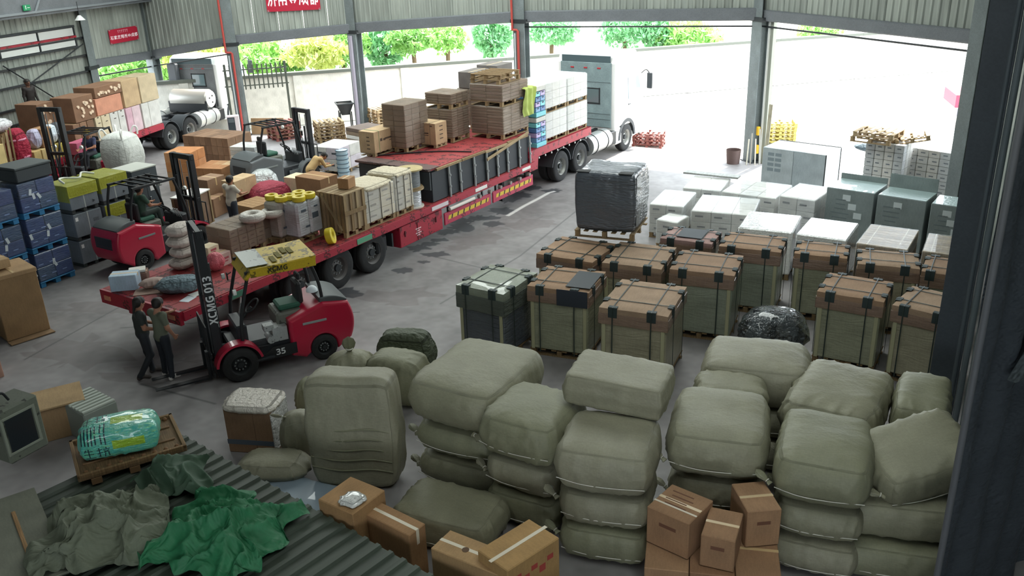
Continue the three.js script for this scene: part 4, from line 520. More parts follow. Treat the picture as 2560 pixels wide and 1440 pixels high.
{ // wide grey cabinet crate by column 6
  const q = quad(1.45, [1904, 366], [2070, 388], [2100, 368], [1952, 350]), t = thing('cabinet_crate', 'wide pale grey cabinet crate with a centre seam beside the wide column', 'crate', [q.x, 0, q.z], q.yaw), w = q.w, d = q.d; palletPart(t, w, d, 0, WOOD[0]);
  part('cabinet', bx(w / 2 - 0.006, 1.3, d, -w / 4, 0.14, 0, 0.01), M(0xb3bdc0, 0.55, { map: T.card }), t); part('cabinet', bx(w / 2 - 0.006, 1.3, d, w / 4, 0.14, 0, 0.01), M(0xaab6ba, 0.55, { map: T.card }), t);
  for (let r = 0; r < 4; r++) for (let c = 0; c < 2; c++) part('print', bx(0.2, 0.1, 0.004, -w * 0.36 + c * 0.24, 1.2 - r * 0.16, d / 2, 0.001), M(0x79858a, 0.7), t); part('edge_strip', bx(0.03, 1.3, 0.03, w / 2, 0.14, d / 2), BLACK, t); part('edge_strip', bx(0.03, 1.3, 0.03, w / 2, 0.14, -d / 2), BLACK, t); part('edge_strip', bx(w, 0.02, 0.03, 0, 1.44, -d / 2), STEEL.dark, t);
  const f = new Frame(q.x, q.z, q.yaw * 180 / Math.PI), pl = solo('plank', bar([-w / 2 - 0.1, 0, 0.2], [-w / 2 - 0.24, 2.6, -0.3], 0.12, 0.03), M(0xcfc6ad, 0.7, { map: T.wood }), 'pale plank leaning between the cabinet crate and the wide column', 'plank', [q.x, 0, q.z], q.yaw);
}
// white carton towers outside the opening
[['white carton tower with pallets on top, outside the bright opening', [2166, 352], [2266, 366], [2284, 352], [2190, 340], 2.2], ['white carton tower without pallets, outside near the right column', [2274, 366], [2388, 386], [2400, 370], [2298, 352], 2.0]].forEach(([label, a, b, c, d, top], i) => {
  const q = quad(top, a, b, c, d); wrapped('carton_tower', label, q, top, { nx: 4, ny: 9, nz: 3, mats: [CARD.white, card(0xcfd2d3), card(0xdcdcd8)], marks: M(0x777d82, 0.7), group: 'white carton towers', cat: 'carton tower', film: null });
  if (i === 0) { emptyPallet(1.1, 1.0, [q.x - 0.35, top + 0.005, q.z - 0.1], q.yaw, 'wooden pallet lying left on the white carton tower', 'pallets on the carton tower', WOOD[0]); emptyPallet(1.1, 1.0, [q.x - 0.3, top + 0.15, q.z - 0.12], q.yaw + 0.05, 'upper wooden pallet on the white carton tower', 'pallets on the carton tower', WOOD[2]); const e = emptyPallet(0.9, 0.8, [q.x + 0.55, top + 0.03, q.z + 0.1], q.yaw + 0.4, 'tilted light pallet at the right on the carton tower', 'pallets on the carton tower', WOOD[2]); e.rotation.z = 0.2; }
});
function heap(name, label, cat, p, w, h, d, yaw, mat, s, o = {}) { const m = solo(name, bagGeo(w, h, d, s, { n: 2.3, wrinkle: 0.05, pillow: 0.3, ...o }), mat, label, cat, p, yaw, o.group); return m; }
{ const p = at(2190, 440, 0.8); heap('tarpaulin', 'dark blue-grey cloth heaped against the white carton tower', 'tarpaulin', [p.x, 1.5, p.z], 1.3, 0.3, 0.6, -0.5, M(0x5b6b75, 0.8, { bumpMap: T.cloth, bumpScale: 0.06 }), 4); }
{ const p = at(2412, 470, 0.6); for (let i = 0; i < 3; i++) solo('roll', new THREE.CylinderGeometry(0.12, 0.12, 0.9, 18).rotateZ(Math.PI / 2).translate(0, 0.12, 0), M([0xb0383e, 0x3a3338, 0x8c2b3a][i], 0.6), ['red roll beside the near column at the far opening', 'dark roll lying under the red roll', 'wine red roll on the pile by the near column'][i], 'roll', [p.x + 0.1, 0 + i * 0.24, p.z - i * 0.1], -0.6 + i * 0.1, 'rolls at the right opening'); }
{ const a = at(1712, 432, 0.92), b = at(1848, 446, 0.92), f = V3(0, 0, 0).addVectors(a, b).multiplyScalar(0.5); solo('board', cbox(a.distanceTo(b), 0.05, 0.3, 0.005), M(0xb9bcb8, 0.6, { map: T.wood }), 'long pale board lying on the far white cartons', 'board', [f.x, 0.93, f.z], Math.atan2(-(b.z - a.z), b.x - a.x)); }
// brooms, planks and a small heap at the foot of the wide column
{ const c = C[5]; [[-0.35, 0.9, 0xb7b3a2], [-0.22, 1.1, 0x8e8a80], [-0.05, 0.9, 0xc9c2ae], [0.1, 1.25, 0x9b9a92]].forEach(([dx, h, col], i) => solo('broom_handle', bar([0, 0, 0], [0.06 - i * 0.03, h, -0.1], 0.04), M(col, 0.7), ['short pale stick leaning on the wide column, leftmost', 'grey stick leaning on the wide column', 'pale lath leaning on the wide column', 'longest stick leaning on the wide column'][i], 'stick', [c.x + dx, 0, c.z + 0.56], 0, 'sticks by the wide column'));
  solo('dustbin', merge([new THREE.CylinderGeometry(0.26, 0.22, 0.5, 20, 1, true).translate(0, 0.25, 0), cyl(0.22, 0.02, 20).translate(0, 0.01, 0)]), M(0x5d4b47, 0.7, { side: THREE.DoubleSide }), 'dull brown bin at the foot of the wide column', 'bin', [c.x - 0.75, 0, c.z + 0.25]); }
// ---------------------------------------------------------------- the long red trailer in the middle and its cargo
const TF = new Frame(-6.55, -16.09, 56.8), DK = 1.15, TW = 2.6, GN = 1.5, ST = 2.12;
const tX = (px, py, h = DK) => TF.H(px, py, h).x;
const XS0 = TF.V(1080, 486, -0.05).x, XS1 = TF.V(1336, 404, 0).x, XG1 = TF.V(1478, 320, 0).x;
{
  const t = thing('flatbed_trailer', 'long red low-bed trailer loaded with pallets across the middle', 'trailer', [TF.ox, 0, TF.oz], TF.yaw);
  const L = XS1, R = TRAILER_RED;
  const dk = part('deck', bx(L, 0.06, TW, L / 2, DK - 0.06, -TW / 2), DECK_RED, t);
  for (let i = 0; i < 5; i++) part('deck_seam', bx(L, 0.004, 0.015, L / 2, DK, -0.45 - i * 0.45, 0.001), M(0x6d2629, 0.8), dk);
  part('side_rail', bx(L, 0.2, 0.06, L / 2, DK - 0.22, -0.0), R, t); part('side_rail', bx(L, 0.2, 0.06, L / 2, DK - 0.22, -TW), R, t); part('tail_beam', bx(0.08, 0.3, TW, -0.04, DK - 0.3, -TW / 2), R, t);
  for (const z of [-0.25, -1.3, -2.35]) part('tail_lamp', bx(0.03, 0.1, 0.2, -0.09, DK - 0.2, z), M(0xd08a6a, 0.4), t);
  for (const z of [-0.85, -1.75]) part('main_beam', bx(L, 0.3, 0.14, L / 2, DK - 0.42, z), R, t);
  for (let x = 0.6; x < L; x += 1.1) part('cross_member', bx(0.08, 0.14, TW - 0.1, x, DK - 0.2, -TW / 2), STEEL.black, t);
  part('gooseneck', (() => { const s = new THREE.Shape([[L - 0.3, DK - 0.3], [L - 0.3, GN], [XG1, GN], [XG1, GN - 0.26], [L + 0.25, GN - 0.26], [L + 0.2, DK - 0.3]].map((q) => new THREE.Vector2(...q))); return new THREE.ExtrudeGeometry(s, { depth: TW, bevelEnabled: false }).translate(0, 0, -TW); })(), R, t);
  for (let i = 0; i < 9; i++) part('lashing_hook', bx(0.05, 0.06, 0.03, L + 0.3 + i * (XG1 - L - 0.3) / 9, GN - 0.34, 0.0), M(0xdcdcd6, 0.5), t);
  part('light_strip', bx(0.5, 0.09, 0.012, L - 0.55, DK - 0.16, 0.036), M(0xe2e2dc, 0.4), t); part('light_strip', bx(0.6, 0.1, 0.012, tX(1190, 470) + 0.4, DK - 0.17, 0.036), M(0xe2e2dc, 0.4), t); part('number_strip', bx(0.75, 0.11, 0.012, tX(1098, 498) - 0.2, DK - 0.17, 0.036), M(0xd9cfd0, 0.4), t); part('green_tag', bx(0.55, 0.14, 0.015, tX(897, 583), DK - 0.2, 0.037), M(0x5a9a78, 0.5), t); part('green_tag', bx(0.4, 0.14, 0.015, tX(584, 722), DK - 0.2, 0.037), M(0x3f7a62, 0.5), t);
  // wheels
  const W0 = [735, 757], W1 = [835, 716], W2 = [930, 678]; for (const q of [W0, W1, W2]) { const x = TF.H(...q, 0).x; for (const z of [-0.22, -TW + 0.22]) { const w = wheelParts(t, 0.52, 0.28, [x, 0.52, z], { rim: M(0x6f6d6c, 0.6, { side: THREE.DoubleSide }) }); if (z < -1) w.rotation.y = Math.PI; part('inner_tyre', new THREE.LatheGeometry([[0.3, -0.14], [0.48, -0.13], [0.52, -0.07], [0.52, 0.07], [0.48, 0.13], [0.3, 0.14]].map((p) => new THREE.Vector2(...p)), 28).rotateX(Math.PI / 2), RUBBER, t, [x, 0.52, z < -1 ? z + 0.34 : z - 0.34]); } part('axle', rod([x, 0.52, -TW + 0.3], [x, 0.52, -0.3], 0.08), STEEL.black, t); part('leaf_spring', bx(0.9, 0.09, 0.08, x, 0.64, -0.75), STEEL.black, t); }
  // tool box and striped side guards
  const xb0 = TF.V(1002, 590, 0.02).x, xb1 = TF.V(1108, 550, 0.02).x; part('tool_box', bx(xb1 - xb0, 0.56, 0.5, (xb0 + xb1) / 2, 0.34, -0.25, 0.015), TRAILER_RED, t); part('box_seam', bx(0.015, 0.5, 0.012, (xb0 + xb1) / 2 - 0.2, 0.36, 0.008), BLACK, t); part('box_latch', bx(0.04, 0.16, 0.02, xb1 - 0.3, 0.62, 0.01), M(0x5c1620, 0.6), t); part('box_latch', bx(0.04, 0.16, 0.02, xb0 + 0.2, 0.6, 0.01), M(0x5c1620, 0.6), t);
  for (let i = 0; i < 4; i++) part('lettering', bx(0.14 + 0.1 * (i % 2), 0.03, 0.006, xb0 + 0.75, 0.48 + i * 0.06, 0.008, 0.001), M(0xe6c2c4, 0.6), t); part('spare_bracket', bx(0.06, 0.36, 0.3, xb0 - 0.25, 0.46, -0.2), STEEL.dark, t); part('black_tank', bx(0.4, 0.44, 0.5, xb0 - 0.6, 0.4, -0.35, 0.04), STEEL.black, t);
  const g0 = xb1 + 0.12, g1 = L - 0.1, gm = (g0 + g1) / 2; [[g0, gm - 0.06], [gm + 0.06, g1]].forEach(([a, b]) => { const p = part('side_guard', bx(b - a, 0.34, 0.05, (a + b) / 2, 0.4, -0.03, 0.01), M(0xc7405c, 0.45, { map: T.worn }), t); const n = 14; for (let i = 0; i < n; i++) part('stripe', extrude([[0, 0], [0.06, 0], [0.1, 0.11], [0.04, 0.11]], 0.004, 0), i % 2 ? BLACK : M(0xd9b83a, 0.5), p, [a + 0.14 + i * (b - a - 0.3) / n, 0.53, -0.004]); for (let i = 0; i < n; i++) part('stripe', extrude([[0, 0], [0.09, 0], [0.13, 0.11], [0.04, 0.11]], 0.003, 0), M(0xd9b83a, 0.5), p, [a + 0.2 + i * (b - a - 0.3) / n, 0.53, -0.004]); part('bracket', bx(0.05, 0.5, 0.05, a + 0.3, 0.6, -0.12), STEEL.black, p); part('bracket', bx(0.05, 0.5, 0.05, b - 0.3, 0.6, -0.12), STEEL.black, p); });
  part('tie_down_roll', rod([g0 + 0.2, 0.82, 0.02], [g0 + 1.4, 0.82, 0.02], 0.05), M(0xd7cfc6, 0.6), t); for (let i = 0; i < 6; i++) part('winch', cyl(0.055, 0.1, 14).rotateX(Math.PI / 2), M(0x8f8580, 0.5), t, [g0 + 1.7 + i * 0.55, 0.8, 0.0]);
  part('landing_leg', bx(0.14, 0.9, 0.14, L - 1.2, 0.1, -0.5), STEEL.black, t); part('landing_leg', bx(0.14, 0.9, 0.14, L - 1.2, 0.1, -2.1), STEEL.black, t);
  for (const px of [[515, 760], [600, 725]]) part('side_strut', bar([tX(...px), 0.4, -0.02], [tX(...px) + 0.12, 0.92, -0.02], 0.04), M(0xb6b2b0, 0.5), t);
}
// raised platform on the trailer: black sheet sides, steel props, plank edging, red top
{
  const t = thing('loading_platform', 'black-sided raised platform with steel props on the front of the red trailer', 'platform', [TF.ox, 0, TF.oz], TF.yaw), x0 = XS0, x1 = XS1 - 0.35, w = x1 - x0;
  part('core', bx(w - 0.1, ST - DK - 0.08, TW - 0.2, (x0 + x1) / 2, DK, -TW / 2), M(0x262a2e, 0.7), t);
  part('top_sheet', bx(w + 0.1, 0.05, TW, (x0 + x1) / 2, ST - 0.06, -TW / 2), DECK_RED, t); part('top_sheet_lip', bx(0.5, 0.06, TW, x0 + 0.1, ST - 0.062, -TW / 2), M(0x6d5652, 0.8, { map: T.worn }), t);
  const props = [[1128, 480], [1155, 472], [1190, 457], [1221, 444], [1247, 435], [1272, 424], [1301, 411], [1327, 401]];
  let last = x0; props.forEach((q, i) => { const x = TF.V(...q, 0.02).x; part('side_panel', bx(Math.max(0.05, x - last - 0.06), ST - DK - 0.14, 0.03, (x + last) / 2, DK + 0.02, -0.06), M(0x2c3136, 0.6), t); last = x; const p = part('prop', rod([x, DK, 0.0], [x - 0.03, ST - 0.1, 0.0], 0.035), M(0xa9adac, 0.4, { metalness: 0.5 }), t); for (const y of [0.3, 0.62]) part('clamp', cyl(0.05, 0.06, 12), CHROME, p, [x, DK + y, 0]); });
  for (let i = 0; i < 4; i++) { const a = x0 + 0.15 + i * (w - 0.2) / 4; part('edge_plank', bx((w - 0.2) / 4 - 0.03, 0.07, 0.1, a + (w - 0.2) / 8, ST - 0.1 - (i === 2 ? 0.03 : 0), -0.0), WOOD[i % 3], t); } part('edge_plank', bar([x0 + w * 0.52, ST - 0.32, 0.05], [x1 - 0.05, ST + 0.03, 0.05], 0.08, 0.04), WOOD[2], t);
  part('hem', bx(0.06, 0.5, TW - 0.1, x0 - 0.03, ST - 0.6, -TW / 2), M(0x3a3f42, 0.7), t);
  part('rope', tube([[x0 + 0.4, ST + 0.02, -TW + 0.2], [x0 + 1.2, ST + 0.02, -1.6], [x0 + 1.7, ST + 0.02, -0.9], [x0 + 2.0, ST + 0.02, -0.1]], 0.02, 30, 6), BLACK, t);
}
// boxes on the trailer, placed by the lower near corner of the side face and its upper far corner
const onT = (x, y, z) => TF.W(x, y, z);
function tbox(bl, tr, zr, depth, y0) { const a = TF.V(...bl, zr), b = TF.V(...tr, zr); const yb = y0 ?? a.y; return { x0: a.x, x1: b.x, y0: yb, y1: b.y, w: b.x - a.x, h: b.y - yb, cx: (a.x + b.x) / 2, cz: zr - depth / 2, d: depth }; }
const tq = (b) => { const c = onT(b.cx, 0, b.cz); return { x: c.x, z: c.z, w: b.w, d: b.d, yaw: TF.yaw }; };
const BROWNWRAP = [card(0x8a7664), card(0x81705f), card(0x917d6b)], FILM_B = M(0x9d8e80, 0.35, { transparent: true, opacity: 0.3, clearcoat: 0.6, bumpMap: T.wrapBump, bumpScale: 0.02 });
const tw = (label, b, o) => wrapped('wrapped_pallet', label, tq(b), b.y1, { y0: b.y0, group: 'wrapped pallets on the red trailer', mats: BROWNWRAP, film: FILM_B, ...o });
const upTo = (x, z, py) => { const w = TF.W(x, 0, z); return heightAt(w, py); };
{ const a = TF.V(1012, 318, -1.72), b = TF.V(1072, 306, -1.72), w = b.x - a.x; tw('brown wrapped pallet at the rear left of the raised platform', { cx: a.x + w / 2, cz: -1.72 - 0.42, w, d: 0.84, y0: ST, y1: upTo(a.x, -1.72, 264) }, { nx: 3, ny: 8, nz: 2 }); }
{ const a = TF.H(1134, 358, ST), b = TF.H(1172, 344, ST), w = Math.max(0.9, b.x - a.x), bb = { cx: a.x + w / 2, cz: a.z - 0.5, w, d: 1.0, y0: ST }; const tp = upTo(a.x, a.z, 236), mid = ST + (tp - ST) * 0.68; tw('tall brown wrapped pallet in the middle of the platform, lower tier', { ...bb, y1: mid }, { nx: 3, ny: 12, nz: 2 }); tw('short brown wrapped pallet stacked on the tall one', { ...bb, y0: mid + 0.01, y1: tp }, { nx: 3, ny: 4, nz: 2 }); }
{ const a = TF.H(1258, 351, ST), b = TF.H(1332, 326, ST), w = b.x - a.x - 0.08, bb = { cx: a.x + w / 2 + 0.03, cz: a.z - 0.6, w, d: 1.2, y0: ST }; const tp = upTo(a.x, a.z, 215), mid = ST + (tp - ST) * 0.6; tw('brown wrapped pallet with a white lit side at the front of the platform', { ...bb, y1: mid }, { nx: 3, ny: 10, nz: 2, mats: [card(0x93806e), card(0xa28f7d)] }); tw('second-tier wrapped pallet under the empty pallets', { ...bb, y0: mid + 0.01, y1: tp }, { nx: 3, ny: 5, nz: 2, mats: [card(0x93806e), card(0xa08a7c)] });
  const top = tp + 0.005; for (let i = 0; i < 2; i++) { const c = onT(bb.cx - 0.1, 0, bb.cz - 0.05); emptyPallet(1.2, 1.05, [c.x, top + i * 0.145, c.z], TF.yaw + 0.06 * i, i ? 'upper empty wooden pallet under the draped green cloth' : 'lower empty wooden pallet on the brown wrapped stack', 'empty pallets on the trailer cargo', WOOD[i]); }
  // green raincoat draped over the corner
  const rc = onT(a.x + w - 0.1, top - 0.55, a.z + 0.05), cl = new THREE.PlaneGeometry(0.62, 1.1, 18, 24), p = cl.attributes.position; for (let i = 0; i < p.count; i++) { const u = p.getX(i), v = p.getY(i), over = Math.max(0, v - 0.3); p.setXYZ(i, u + 0.05 * Math.sin(v * 5), Math.min(v, 0.3) - 0.02 * Math.cos(u * 20), 0.06 + 0.04 * Math.sin(u * 22 + v * 3) * (1 - Math.min(1, over * 4)) - over + 0.03 * ns(u * 5, v * 5, 1)); } cl.computeVertexNormals();
  solo('raincoat', cl, M(0xb6c66a, 0.7, { side: THREE.DoubleSide }), 'light green raincoat hanging over the corner of the trailer cargo', 'raincoat', rc, TF.yaw);
}
{ // plywood-coloured long cartons on the platform
  const a = TF.H(939, 393, ST), b = TF.H(1012, 364, ST), ink = M(0x5a4d40, 0.8); const w = b.x - a.x; let c = onT(a.x + w / 2, ST, a.z - 0.28); const c1 = thing('long_carton', 'long tan carton with dark print at the left on the platform', 'carton', c, TF.yaw, 'long tan cartons on the platform'); palletPart(c1, w, 0.54, 0, WOOD[2], 0.1); part('box', bx(w, 0.6, 0.56, 0, 0.1, 0), CARD.pale, c1);
  for (const [x, y, l, h] of [[-0.5, 0.4, 0.1, 0.08], [-0.35, 0.4, 0.1, 0.06], [-0.05, 0.42, 0.5, 0.05], [0.1, 0.36, 0.4, 0.02], [0.5, 0.56, 0.2, 0.04]]) part('print', bx(l, h, 0.003, x * w * 0.6, y, 0.28, 0.0008), ink, c1); part('strap', bx(0.02, 0.61, 0.57, -w * 0.36, 0.1, 0), M(0x6b8f5c, 0.5), c1); for (let i = 0; i < 4; i++) part('print', bx(0.003, 0.03, 0.12 - 0.02 * (i % 2), -w / 2, 0.2 + i * 0.11, 0.05, 0.0008), ink, c1);
  const d = TF.H(1092, 372, ST), e = TF.H(1014, 364, ST); c = onT(d.x + 0.3, ST, (d.z + e.z) / 2 + 0.02); const dd = Math.abs(d.z - e.z) - 0.1; const c2 = thing('long_carton', 'long tan carton standing crosswise on a small pallet on the platform', 'carton', c, TF.yaw, 'long tan cartons on the platform'); palletPart(c2, 0.55, dd, 0, WOOD[2], 0.1); part('box', bx(0.56, 0.62, dd, 0, 0.1, 0), CARD.pale, c2); for (const [z, y, l, h] of [[0.1, 0.4, 0.3, 0.04], [0.1, 0.35, 0.3, 0.02], [-0.25, 0.62, 0.16, 0.04], [0.35, 0.62, 0.08, 0.04]]) part('print', bx(0.003, h, l, -0.28, y, z * dd, 0.0008), ink, c2); for (let i = 0; i < 4; i++) part('print', bx(0.16, 0.03, 0.003, 0, 0.24 + i * 0.12, dd / 2, 0.0008), ink, c2); part('strap', bx(0.57, 0.63, 0.02, 0, 0.1, dd * 0.3), M(0x8b7b60, 0.5), c2);
}
// white carton blocks on the gooseneck, with blue crates at their rear corner
{
  const x0 = TF.H(1338, 365, GN).x + 0.42, x1 = XG1 - 0.1, xm = (x0 + x1) / 2, mats = [CARD.white, card(0xe9e8e4), card(0xd8d8d4)];
  for (const [i, a, b, y0, y1, lab] of [[0, x0, xm - 0.02, GN, GN + 0.96, 'white carton block on the trailer front, lower rear'], [1, xm + 0.02, x1, GN, GN + 0.96, 'white carton block on the trailer front, lower front'], [2, x0, xm - 0.02, GN + 0.97, GN + 1.9, 'white carton block on the trailer front, upper rear'], [3, xm + 0.02, x1, GN + 0.97, GN + 1.87, 'white carton block on the trailer front, upper front']]) wrapped('white_block', lab, tq({ cx: (a + b) / 2, cz: -0.75, w: b - a, d: 1.3 }), y1, { y0, nx: 3, ny: 3, nz: 2, mats, group: 'white carton blocks on the trailer front', film: FILM, shrink: 0.99 });
  const BL = [M(0x6f9fc8, 0.5), M(0xb9a9d6, 0.5), M(0x5a7fb4, 0.5), M(0x7fd0d6, 0.5)];
  for (const [y, lab] of [[GN, 'stack of pale blue and violet crates at the lower rear corner of the white blocks'], [GN + 0.97, 'stack of pale blue and violet crates at the upper rear corner of the white blocks']]) { const c = onT(x0 - 0.36, y, -0.4), t = thing('crate_stack', lab, 'crate', c, TF.yaw, 'blue crate stacks'); part('base_pallet', bx(0.6, 0.14, 0.7, 0, 0, 0), M(0x6fc3cf, 0.5), t); for (let r = 0; r < 4; r++) for (let k = 0; k < 2; k++) { const b = part('crate', bx(0.27, 0.14, 0.66, -0.15 + k * 0.3, 0.15 + r * 0.16, 0, 0.01), BL[(r + k * 2) % 4], t); part('handle_hole', bx(0.12, 0.04, 0.01, -0.15 + k * 0.3, 0.24 + r * 0.16, 0.33), M(0x24304c, 0.6), b); } part('top_carton', bx(0.58, 0.14, 0.68, 0, 0.8, 0), CARD.white, t); }
  const g = [card(0x88827f), card(0x7d7773)]; const q = TF.H(1250, 200, GN + 2.3); [[xm - 1.5, 0.9, 'dull grey-brown carton on top of the trailer cargo, front one'], [xm - 2.5, 0.95, 'dull grey-brown carton on top of the trailer cargo, rear one']].forEach(([x, w, lab], i) => carton(w, 0.5, 0.8, g[i], onT(x, ST + (i ? 1.28 : 1.36), -1.95), TF.yaw, lab, 'grey cartons on top of the cargo'));
  for (const [x, y, z, h] of [[xm - 1.5, ST, -1.95, 1.35], [xm - 2.5, ST, -1.95, 1.27]]) wrapped('wrapped_pallet', x > xm - 2 ? 'brown wrapped pallet at the far side of the platform, front' : 'brown wrapped pallet at the far side of the platform, middle', tq({ cx: x, cz: z, w: 0.95, d: 1.0 }), y + h, { y0: y, nx: 2, ny: 8, nz: 2, mats: BROWNWRAP, film: FILM_B, group: 'wrapped pallets on the red trailer' });
}
// cable drums standing on the deck behind the platform
{ const x = XS0 - 0.44; for (let i = 0; i < 2; i++) { const c = onT(x - 0.02, DK + i * 0.53, -0.4), t = thing('cable_drum', i ? 'upper wooden cable drum wound with grey cable on the red trailer' : 'lower cable drum wrapped in foil under the wooden one on the red trailer', 'cable drum', c, 0, 'cable drums on the trailer'); part('flange', cyl(0.33, 0.035, 34).translate(0, 0.0175, 0), i ? WOOD[0] : M(0xd8d4c8, 0.6), t); part('flange', cyl(0.36, 0.035, 34).translate(0, 0.505, 0), i ? M(0xd8c48e, 0.7, { map: T.wood }) : WOOD[2], t); part('winding', cyl(0.27, 0.46, 34).translate(0, 0.26, 0), i ? M(0x7f8487, 0.5, { bumpMap: T.wrapBump, bumpScale: 0.02 }) : M(0xcdd0d3, 0.3, { metalness: 0.4, bumpMap: T.crinkle, bumpScale: 0.04 }), t); part('bore', cyl(0.045, 0.04, 16).translate(0, 0.506, 0), BLACK, t); } }
// wrapped wood crate and long white cartons roped to the deck
{
  const PB = 0.13; const b1 = tbox([864, 573], [910, 475], -0.12, 0.95), t = thing('wooden_crate', 'slatted wooden crate under film at the rear of the roped cartons', 'crate', onT(b1.cx, DK, b1.cz + 0.05), TF.yaw); const w = b1.w, d = 0.88, H = 0.92; palletPart(t, w, d, 0, WOOD[0]); part('panel', bx(w - 0.06, H, d - 0.06, 0, 0.14, 0), card(0xa58f72), t);
  for (let i = 0; i < 4; i++) { part('slat', cbox(0.09, H, 0.025, 0.003), WOOD[i % 3], t, [-w / 2 + 0.06 + i * (w - 0.12) / 3, 0.14, d / 2 - 0.01]); } for (let i = 0; i < 7; i++) part('slat', cbox(0.025, H, 0.09, 0.003), WOOD[(i + 1) % 3], t, [-w / 2 + 0.01, 0.14, -d / 2 + 0.08 + i * (d - 0.16) / 6]); part('slat', bar([-w / 2 - 0.01, 0.2, d / 2 - 0.1], [-w / 2 - 0.01, 1.0, -d / 2 + 0.2], 0.08, 0.025), WOOD[2], t); for (let i = 0; i < 6; i++) part('slat', cbox(w, 0.025, d / 6 - 0.02, 0.003), WOOD[i % 3], t, [0, H + 0.14, -d / 2 + (i + 0.5) * d / 6]); part('rail', bx(w, 0.1, 0.03, 0, H * 0.6, d / 2 + 0.005), WOOD[1], t);
  const b2 = tbox([918, 560], [986, 452], -0.1, 0.98), b3 = tbox([992, 526], [1030, 418], -0.1, 0.98); const wm = [card(0xd9cfba), card(0xcfc4ae), CARD.cream];
  [[b2, 'roped white carton block on the trailer, next to the wooden crate', 0.98], [b3, 'roped white carton block on the trailer, next to the cable drums', 1.06]].forEach(([b, lab, h]) => { const q = tq({ cx: b.cx, cz: b.cz, w: b.w - 0.02, d: 0.95 }); const k = wrapped('roped_block', lab, q, DK + h, { y0: DK, nx: 2, ny: 3, nz: 3, mats: wm, marks: M(0x7a6d5c, 0.8), film: FILM, group: 'roped carton blocks', straps: [-0.4, 0.0, 0.36], shrink: 0.99, loose: 0.006 }); const sag = part('top_wrap', bagGeo(b.w * 1.0, 0.2, 0.98, 5 + (b === b3), { n: 5, pillow: 0.35, wrinkle: 0.03, N: 18 }), M(0xcbbfa4, 0.5, { bumpMap: T.crinkle, bumpScale: 0.05 }), k, [0, h - 0.1, 0]); });
  carton(0.34, 0.26, 0.3, CARD.tan, onT(b1.cx + 0.2, DK + 1.09, b1.cz + 0.1), TF.yaw + 0.2, 'small tan carton lying on the slatted crate', undefined);
}
// tall white wrapped tubs topped with yellow tape rolls
{
  const J = [[703, 612, 745, 596, 0.5], [750, 612, 815, 586, 0.55]].map(([a, b, c, e, d]) => { const p = TF.H(a, b, DK), q = TF.H(c, e, DK); return { w: q.x - p.x - 0.05, cx: (p.x + q.x) / 2, cz: (p.z + q.z) / 2 - d / 2, d }; });
  J.forEach((b, i) => { const c = onT(b.cx, DK, b.cz), t = thing('wrapped_stack', i ? 'bright white printed stack with yellow rolls on top, front of the pair' : 'dull white printed stack with yellow rolls on top, rear of the pair', 'wrapped stack', c, TF.yaw, 'white printed stacks'); palletPart(t, b.w + 0.02, b.d + 0.06, 0, WOOD[1]); const m = M(i ? 0xd6dade : 0xb9b2a8, 0.35, { bumpMap: T.wrapBump, bumpScale: 0.02, clearcoat: 0.6, map: T.card }); for (const k of [-1, 1]) part('pack', bx(b.w / 2 - 0.01, 0.86, b.d - 0.01, k * b.w / 4, 0.14, 0, 0.05), m, t); for (const [x, y, l, h] of [[-0.18, 0.75, 0.16, 0.06], [0.16, 0.52, 0.2, 0.14], [-0.1, 0.35, 0.14, 0.05], [0.2, 0.78, 0.12, 0.04]]) part('print', bx(l, h, 0.004, x * b.w * 1.3, y, b.d / 2, 0.001), M(0x55606a, 0.6), t);
    const Y = M(0xd8c22e, 0.4), top = DK + 1.005; const spots = i ? [[-0.19, -0.17], [0.14, -0.17], [-0.19, 0.16], [0.14, 0.16]] : [[0, -0.17], [0, 0.16]]; spots.forEach(([dx, dz], n) => { const p = onT(b.cx + dx, top, b.cz + dz); solo('tape_roll', new THREE.LatheGeometry([[0.08, 0], [0.15, 0], [0.158, 0.02], [0.158, 0.1], [0.15, 0.12], [0.08, 0.12], [0.075, 0.06], [0.08, 0]].map((q) => new THREE.Vector2(...q)), 30), Y, (i ? ['far rear', 'far front', 'near rear', 'near front'] : ['far', 'near'])[n] + (i ? ' yellow tape roll of four on the bright white printed stack' : ' yellow tape roll of two on the dull white printed stack'), 'tape roll', p, 0, i ? 'yellow rolls on the bright stack' : 'yellow rolls on the dull stack'); }); });
  const p = TF.V(834, 582, -0.05), y = solo('tape_roll', new THREE.LatheGeometry([[0.08, -0.06], [0.19, -0.06], [0.2, -0.04], [0.2, 0.08], [0.19, 0.1], [0.08, 0.1], [0.075, 0], [0.08, -0.06]].map((q) => new THREE.Vector2(...q)), 30).rotateX(Math.PI / 2).rotateY(0.5).rotateX(-0.25), M(0xd8c22e, 0.4), 'large yellow roll leaning upright on the trailer deck by the crate', 'tape roll', onT(p.x, DK + 0.2, -0.2), TF.yaw);
}
